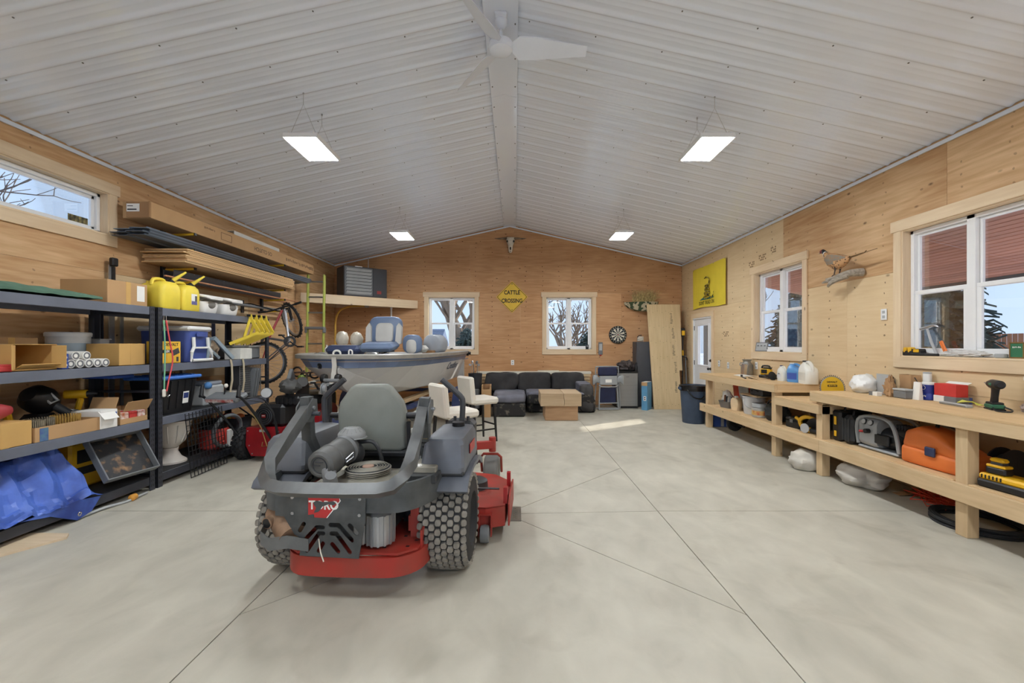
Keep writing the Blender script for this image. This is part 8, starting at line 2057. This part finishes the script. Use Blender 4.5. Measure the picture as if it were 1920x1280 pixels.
plate('stamp_box', t, mat('ink_faded', (120, 92, 66), 0.8), rrect(0.22, 0.10, 0.004, 1), [rrect(0.20, 0.085, 0.003, 1)], 0.0006, (0.1555, -0.66, 0.09), (PI / 2, 0, PI / 2)); marks('lettering', t, mat('ink_faded', (120, 92, 66), 0.8), (0.1555, -0.98, 0.12), (PI / 2, 0, PI / 2), 9, 0.2, 0.03)
t = thing('white_channel', 'white metal channel lying on the long carton', 'channel', (-4.18, 6.88, 3.009), 0); part('face', t, WHITE, box((0.05, 0, 0.06), (0.006, 1.2, 0.12))); part('flange', t, WHITE, box((0.0, 0, 0.004), (0.1, 1.2, 0.006))); part('flange', t, WHITE, box((0.0, 0, 0.117), (0.1, 1.2, 0.006)))
SIDG = mat('siding_blue_grey', (112, 124, 140), 0.45, var=0.08)
t = thing('siding_bundle', 'bundle of blue grey vinyl siding strips on the wall rack', 'siding', (-4.11, 6.38, 2.617), 0)
for k in range(6):
    x0 = -0.2 + 0.012 * k; dy = 0.05 * math.sin(k * 2.3)
    part('strip', t, SIDG if k % 2 else mat('siding_dark', (82, 92, 106), 0.45, var=0.08), prism([(x0, 0.012 * k), (x0 + 0.17, 0.012 * k), (x0 + 0.175, 0.012 * k + 0.014), (x0 + 0.35, 0.012 * k + 0.010), (x0 + 0.36, 0.012 * k + 0.024), (x0 + 0.352, 0.012 * k + 0.026), (x0 + 0.345, 0.012 * k + 0.016), (x0 + 0.17, 0.012 * k + 0.020), (x0 + 0.165, 0.012 * k + 0.006), (x0, 0.012 * k + 0.006)], 3.64, (0, -1.82 + dy, 0), 'y'))
t = thing('panel_stack', 'stack of thin wooden panels on the wall rack', 'panels', (-4.045, 6.14, 2.40), 0)
SHT = wood('thin_panel', (196, 158, 112), (224, 190, 144), 1, knots=0.2, per_object=0.14)
for k in range(9):
    part('panel', t, SHT, box((0.006 * math.sin(k * 1.7), 0.02 * math.sin(k * 2.9), 0.008 + 0.0185 * k), (0.50, 2.46 - 0.05 * (k % 3), 0.015), bev=0.0015))
t = thing('dark_gutter', 'dark grey gutter length with hangers on the wall rack', 'gutter', (-4.10, 6.2, 2.228), 0); GUT = mat('gutter_grey', (74, 78, 86), 0.45, var=0.1)
part('trough', t, GUT, prism([(-0.06, 0.0), (0.04, 0.0), (0.07, 0.05), (0.07, 0.11), (0.062, 0.11), (0.062, 0.053), (0.036, 0.008), (-0.052, 0.008), (-0.052, 0.11), (-0.06, 0.11)], 2.3, (0, -1.15, 0), 'y'))
for k in range(4):
    part('hanger', t, STEEL, box((0.01, -0.85 + 0.55 * k, 0.10), (0.13, 0.02, 0.008), (0, 0, 0.3)))
CTR = wood('cedar_trim', (166, 112, 80), (196, 144, 108), 1, knots=0.1)
for k in range(3):
    single('trim_strip', ('reddish trim strip along the front of the wall rack', 'second reddish trim strip on the wall rack', 'third reddish trim strip on the wall rack, at the back')[k], 'trim', CTR, box((-3.985 - 0.09 * (k > 0) * 0 - (0, 0.225, 0.29)[k], 6.36 + 0.1 * k, 2.236), (0.028, 3.0, 0.018), bev=0.003), group='trim strips on the rack')
single('grey_pipe', 'grey pipe lying on the lowest arms of the wall rack', 'pipe', GREY, cyl((-4.15, 5.0, 2.058), (-4.15, 7.9, 2.058), 0.022))
# ================================================================ BICYCLE HUNG BY ITS WHEEL
bk = thing('mountain_bike', 'silver and red mountain bike hanging upright on the left wall', 'bicycle')
RWc = Vector((-3.88, 6.60, 1.17)); FWc = Vector((-3.66, 7.0, 1.85)); BB = Vector((-3.56, 6.74, 1.50)); HD = Vector((-3.70, 6.86, 2.02))
BSIL = mat('bike_silver', (160, 160, 164), 0.3, 0.7, var=0.08); BRD = mat('bike_red', (176, 60, 66), 0.4)
def bike_wheel(c, nrm, nm, rad=0.315):
    q = nrm.to_track_quat('Z', 'Y').to_euler()
    w = part(nm, bk, RUBBER, lathe([(rad - 0.02, -0.02), (rad, -0.016), (rad + 0.012, 0.0), (rad, 0.016), (rad - 0.02, 0.02), (rad - 0.03, 0.0), (rad - 0.02, -0.02)], c, 36, r=q, cap=False))
    part('rim', w, BSIL, lathe([(rad - 0.045, -0.011), (rad - 0.022, -0.013), (rad - 0.022, 0.013), (rad - 0.045, 0.011), (rad - 0.045, -0.011)], c, 36, r=q, cap=False))
    M = rotm(q)
    part('spokes', w, STEEL, *[cyl(c + M @ Vector((0.02 * math.cos(a), 0.02 * math.sin(a), 0.02 * (-1) ** k)), c + M @ Vector(((rad - 0.04) * math.cos(a + 0.2), (rad - 0.04) * math.sin(a + 0.2), 0)), 0.0016, n=4) for k, a in enumerate([2 * PI * j / 20 for j in range(20)])], kind='stuff')
    part('hub', w, BSIL, cyl(c + M @ Vector((0, 0, -0.04)), c + M @ Vector((0, 0, 0.04)), 0.02, n=12))
    n_ = 40
    part('tread', w, RUBBER, *[box(c + M @ Vector(((rad + 0.012) * math.cos(a), (rad + 0.012) * math.sin(a), 0.010 * (-1) ** k)), (0.012, 0.014, 0.014), q) for k, a in enumerate([2 * PI * j / n_ for j in range(n_)])], kind='stuff')
bike_wheel(RWc, Vector((0.25, -1.0, 0.1)), 'rear_wheel'); bike_wheel(FWc, Vector((0.571, 0.747, 0.31)), 'front_wheel', 0.285)
SP = Vector((-3.86, 6.70, 1.55))
part('frame', bk, BSIL, tube([HD, BB], 0.022, 8), tube([HD + Vector((-0.03, -0.02, -0.02)), SP], 0.018, 8, m=BRD), tube([SP + Vector((-0.06, 0, 0.01)), BB], 0.018, 8), tube([BB + Vector((0, -0.03, 0)), RWc + Vector((0, -0.06, 0))], 0.011, 6), tube([BB + Vector((0, 0.03, 0)), RWc + Vector((0, 0.06, 0))], 0.011, 6), tube([SP, RWc + Vector((0, -0.06, 0))], 0.009, 6, m=BRD), tube([SP, RWc + Vector((0, 0.06, 0))], 0.009, 6, m=BRD))
part('fork', bk, BLACKM, tube([HD, HD + Vector((0.05, 0.02, 0.0)), FWc + Vector((0.03, -0.06, 0.0))], 0.014, 8), tube([HD, HD + Vector((0.05, 0.05, 0.03)), FWc + Vector((-0.02, 0.06, 0.03))], 0.014, 8))
hb = part('handlebar', bk, BLACKM, tube([(-4.02, 6.72, 1.96), (-3.86, 6.78, 1.99), (-3.72, 6.83, 2.05), (-3.60, 6.86, 2.08), (-3.44, 6.86, 2.13)], 0.013, 8, k=3), tube([HD, (-3.72, 6.83, 2.05)], 0.018, 8))
part('grip', hb, BLACK, cyl((-4.04, 6.715, 1.957), (-3.93, 6.75, 1.975), 0.018)); part('grip', hb, BLACK, cyl((-3.53, 6.86, 2.10), (-3.43, 6.86, 2.135), 0.018))
part('saddle', bk, DGREY, loft([[Vector((x, 6.70 + p[0] * k, z + p[1] * k)) for p in rrect(0.12, 0.04, 0.018, 3)] for x, z, k in ((-3.98, 1.47, 0.4), (-3.96, 1.53, 0.8), (-3.95, 1.60, 1.0), (-3.945, 1.66, 0.9))]), cyl(SP, (-3.95, 6.7, 1.57), 0.012, m=BSIL))
ck = part('crankset', bk, BLACKM, lathe([(0.05, 0), (0.085, 0.0), (0.088, 0.003), (0.085, 0.006), (0.05, 0.006), (0.05, 0)], BB + Vector((0.035, -0.05, 0)), 24, r=Vector((0.5, -0.8, 0)).to_track_quat('Z', 'Y').to_euler(), cap=False), tube([BB + Vector((0.04, -0.06, 0)), BB + Vector((0.14, -0.02, -0.08))], 0.012, 6), tube([BB + Vector((-0.03, 0.05, 0)), BB + Vector((-0.13, 0.02, 0.1))], 0.012, 6)); part('pedal', ck, BLACK, box(BB + Vector((0.19, -0.03, -0.08)), (0.09, 0.06, 0.025), bev=0.004)); part('pedal', ck, BLACK, box(BB + Vector((-0.15, 0.05, 0.1)), (0.06, 0.09, 0.025), bev=0.004))
part('derailleur', bk, BLACKM, box(RWc + Vector((0.06, -0.07, 0.02)), (0.06, 0.02, 0.06), bev=0.006), tube([BB + Vector((0.05, -0.05, -0.06)), RWc + Vector((0.07, -0.07, 0.0))], 0.005, 5, m=DGREY))
single('bike_hook', 'black wall hook holding the mountain bike', 'hook', BLACKM, tube([(XL + 0.004, 6.80, 2.10), (-4.2, 6.80, 2.10), (-3.80, 6.83, 1.99), (-3.72, 6.85, 1.98)], 0.01, 6), box((XL + 0.012, 6.80, 2.06), (0.016, 0.06, 0.2)))

# ================================================================ SNOWBLOWER AND SMALL MACHINES
SRED = mat('blower_red', (150, 24, 32), 0.4, var=0.15, scale=5)
sb_ = thing('snow_blower', 'dark red snow blower with black engine beside the shelves', 'snow blower', (-3.12, 5.42, 0), R(-6))
wheel('tyre', sb_, (-0.30, 0.0, 0.20), 0.195, 0.13, 0.10, (5, 18, 0.022, RUBBER), n=28); wheel('tyre', sb_, (0.36, 0.05, 0.20), 0.195, 0.13, 0.10, (5, 18, 0.022, RUBBER), n=28)
part('transmission', sb_, SRED, prism([(-0.20, 0.42), (0.27, 0.42), (0.27, 0.14), (0.18, 0.07), (-0.14, 0.07), (-0.21, 0.20)], 0.36, (0, -0.14, 0), 'y'), *[cyl((x, -0.142, z), (x, -0.148, z), 0.008, n=8, m=ALUM) for x, z in ((-0.18, 0.38), (0.23, 0.38), (-0.12, 0.1), (0.16, 0.1), (-0.16, 0.2), (0.22, 0.2))])
part('auger_housing', sb_, SRED, prism([(0.5, 0.02), (0.95, 0.02), (0.95, 0.12), (0.72, 0.52), (0.5, 0.52)], 0.70, (-0.32, 0, 0), 'x'), cyl((0.03, 0.2, 0.26), (0.03, 0.52, 0.26), 0.16, n=20)); part('chute', sb_, mat('chute_dark', (64, 62, 60), 0.6), tube([(0.10, 0.55, 0.5), (0.10, 0.55, 0.75), (0.14, 0.48, 0.88), (0.22, 0.36, 0.95)], [0.09, 0.085, 0.09, 0.07], 12, k=2)); part('chute_deflector', sb_, GREY, box((0.02, 0.42, 0.98), (0.05, 0.20, 0.22), (R(40), 0, R(20)), bev=0.01))
part('engine', sb_, BLACK, box((0.06, 0.08, 0.56), (0.36, 0.30, 0.28), bev=0.04), cyl((0.0, -0.06, 0.56), (0.0, -0.10, 0.56), 0.13, 0.12, n=24), *[lathe([(0.05 + 0.025 * k, 0), (0.055 + 0.025 * k, 0.004), (0.06 + 0.025 * k, 0)], (0.0, -0.101, 0.56), 24, r=(PI / 2, 0, 0), m=DGREY, cap=False) for k in range(3)]); part('starter_badge', sb_, RED, box((0.0, -0.103, 0.56), (0.05, 0.004, 0.04)), box((0, -0.106, 0.565), (0.04, 0.002, 0.01), m=PAPER))
part('fuel_tank', sb_, BLACK, box((0.24, 0.14, 0.74), (0.34, 0.30, 0.12), bev=0.03), *[box((0.12 + 0.06 * k, -0.012, 0.74), (0.03, 0.01, 0.09), bev=0.004) for k in range(5)]); part('fuel_cap', sb_, BLACK, cyl((0.2, 0.12, 0.80), (0.2, 0.12, 0.84), 0.05))
part('manual_bag', sb_, mat('bag_charcoal', (72, 72, 70), 0.6), blob((0.26, 0.02, 0.92), (0.13, 0.10, 0.09), 0.3, 3, 3, 14, flat=False)); part('headlight', sb_, DGREY, lathe([(0.0, -0.05), (0.05, -0.04), (0.065, 0.0), (0.065, 0.03), (0.06, 0.035)], (0.12, -0.2, 0.86), 16, r=(R(70), R(60), 0)), lathe([(0, 0.03), (0.058, 0.033), (0.058, 0.036), (0, 0.04)], (0.12, -0.2, 0.86), 16, r=(R(70), R(60), 0), m=LGREY))
for s in (-1, 1):
    hb_ = part('handlebar', sb_, BLACKM, tube([(-0.08 + s * 0.2, -0.08, 0.22), (-0.13 + s * 0.22, -0.30, 0.55), (-0.19 + s * 0.23, -0.5, 0.82), (-0.20 + s * 0.23, -0.58, 0.86)], 0.016, 8, k=3)); part('grip', hb_, BLACK, cyl((-0.20 + s * 0.23, -0.56, 0.85), (-0.22 + s * 0.23, -0.52, 0.98), 0.022, 0.018))
part('console', sb_, GREY, box((-0.20, -0.46, 0.835), (0.42, 0.20, 0.06), (R(18), 0, 0), bev=0.02)); part('console_decal', sb_, mat('decal_red_white', (214, 206, 200), 0.5, rgb2=(170, 70, 64), scale=16), box((-0.20, -0.566, 0.805), (0.34, 0.004, 0.035), (R(18), 0, 0)))
part('speed_lever', sb_, BLACK, cyl((-0.24, -0.45, 0.85), (-0.22, -0.44, 0.96), 0.008), ell((-0.22, -0.44, 0.97), (0.022, 0.022, 0.025), 8, m=CREAMW)); part('control_rod', sb_, mat('rod_brass', (196, 170, 110), 0.4, 0.6), tube([(-0.02, -0.40, 0.80), (0.07, -0.24, 0.45), (0.09, -0.16, 0.20), (0.02, -0.16, 0.20), (0.03, -0.16, 0.25)], 0.006, 6)); part('control_cable', sb_, BLACK, tube([(-0.04, -0.42, 0.82), (0.10, -0.26, 0.80), (0.20, -0.20, 0.60), (0.22, -0.16, 0.30)], 0.009, 6, k=4), tube([(-0.02, -0.42, 0.80), (0.14, -0.26, 0.74), (0.23, -0.2, 0.52), (0.24, -0.16, 0.28)], 0.007, 6, k=4)); part('name_plate', sb_, LGREY, box((0.02, -0.142, 0.385), (0.09, 0.004, 0.03)))
t = thing('push_mower', 'red push mower with brown handle loops behind the snow blower', 'mower', (-3.2, 6.87, 0), R(10))
part('deck', t, mat('dusty_red', (160, 62, 54), 0.55, var=0.12), loft([[Vector((p[0] * k, p[1] * k, z)) for p in rrect(0.56, 0.66, 0.12, 4)] for z, k in ((0.10, 1.0), (0.40, 1.0), (0.47, 0.9), (0.52, 0.6))]), sharp=50)
for x, y in ((-0.3, -0.26), (0.3, -0.26), (-0.3, 0.26), (0.3, 0.26)):
    wheel('tyre', t, (x, y, 0.10), 0.10, 0.05, 0.05, n=20)
part('engine', t, BLACK, lathe([(0.14, 0.50), (0.15, 0.52), (0.15, 0.60), (0.11, 0.66), (0.0, 0.67)], n=22)); part('cap', t, WHITE, lathe([(0.05, 0.66), (0.05, 0.70), (0.0, 0.71)], (0.1, -0.05, 0), 14))
for s, x in ((-1, -0.36), (1, -0.12)):
    part('handle_loop', t, mat('handle_brown_dark', (86, 66, 56), 0.5), tube([(x - 0.12, 0.3, 0.52), (x - 0.12, 0.36, 0.92), (x - 0.09, 0.37, 0.98), (x + 0.09, 0.37, 0.98), (x + 0.12, 0.36, 0.92), (x + 0.12, 0.3, 0.52)], 0.015, 8, k=2))
t = thing('hedge_trimmer', 'green and black trimmers hanging behind the push mower', 'trimmer', (-3.78, 7.2, 0), 0); part('shaft', t, BLACKM, cyl((0, 0, 0.02), (0.1, 0.25, 1.0), 0.016)); part('body', t, mat('trimmer_green', (132, 160, 60), 0.5), box((0.09, 0.2, 0.86), (0.10, 0.16, 0.14), bev=0.03)); part('handle_ring', t, BLACK, tube([(0.02 + 0.08 * math.cos(a), 0.18, 0.98 + 0.08 * math.sin(a)) for a in [2 * PI * k / 14 for k in range(14)]], 0.016, 6, closed=True)); part('handle_ring', t, BLACK, tube([(0.30 + 0.08 * math.cos(a), 0.22, 0.93 + 0.06 * math.sin(a)) for a in [2 * PI * k / 14 for k in range(14)]], 0.016, 6, closed=True)); part('cross_bar', t, BLACKM, tube([(0.1, 0.2, 0.92), (0.24, 0.22, 0.9)], 0.012, 6))
single('pressure_hose', 'loose pile of pale tubing below the trimmers', 'tubing', CREAMW, tube([(-3.45 + 0.16 * math.cos(k * 1.1), 7.5 + 0.18 * math.sin(k * 1.3), 0.62 + 0.012 * k) for k in range(20)], 0.013, 6, k=3), box((-3.45, 7.5, 0.305), (0.44, 0.46, 0.61), m=DGREY, bev=0.02))
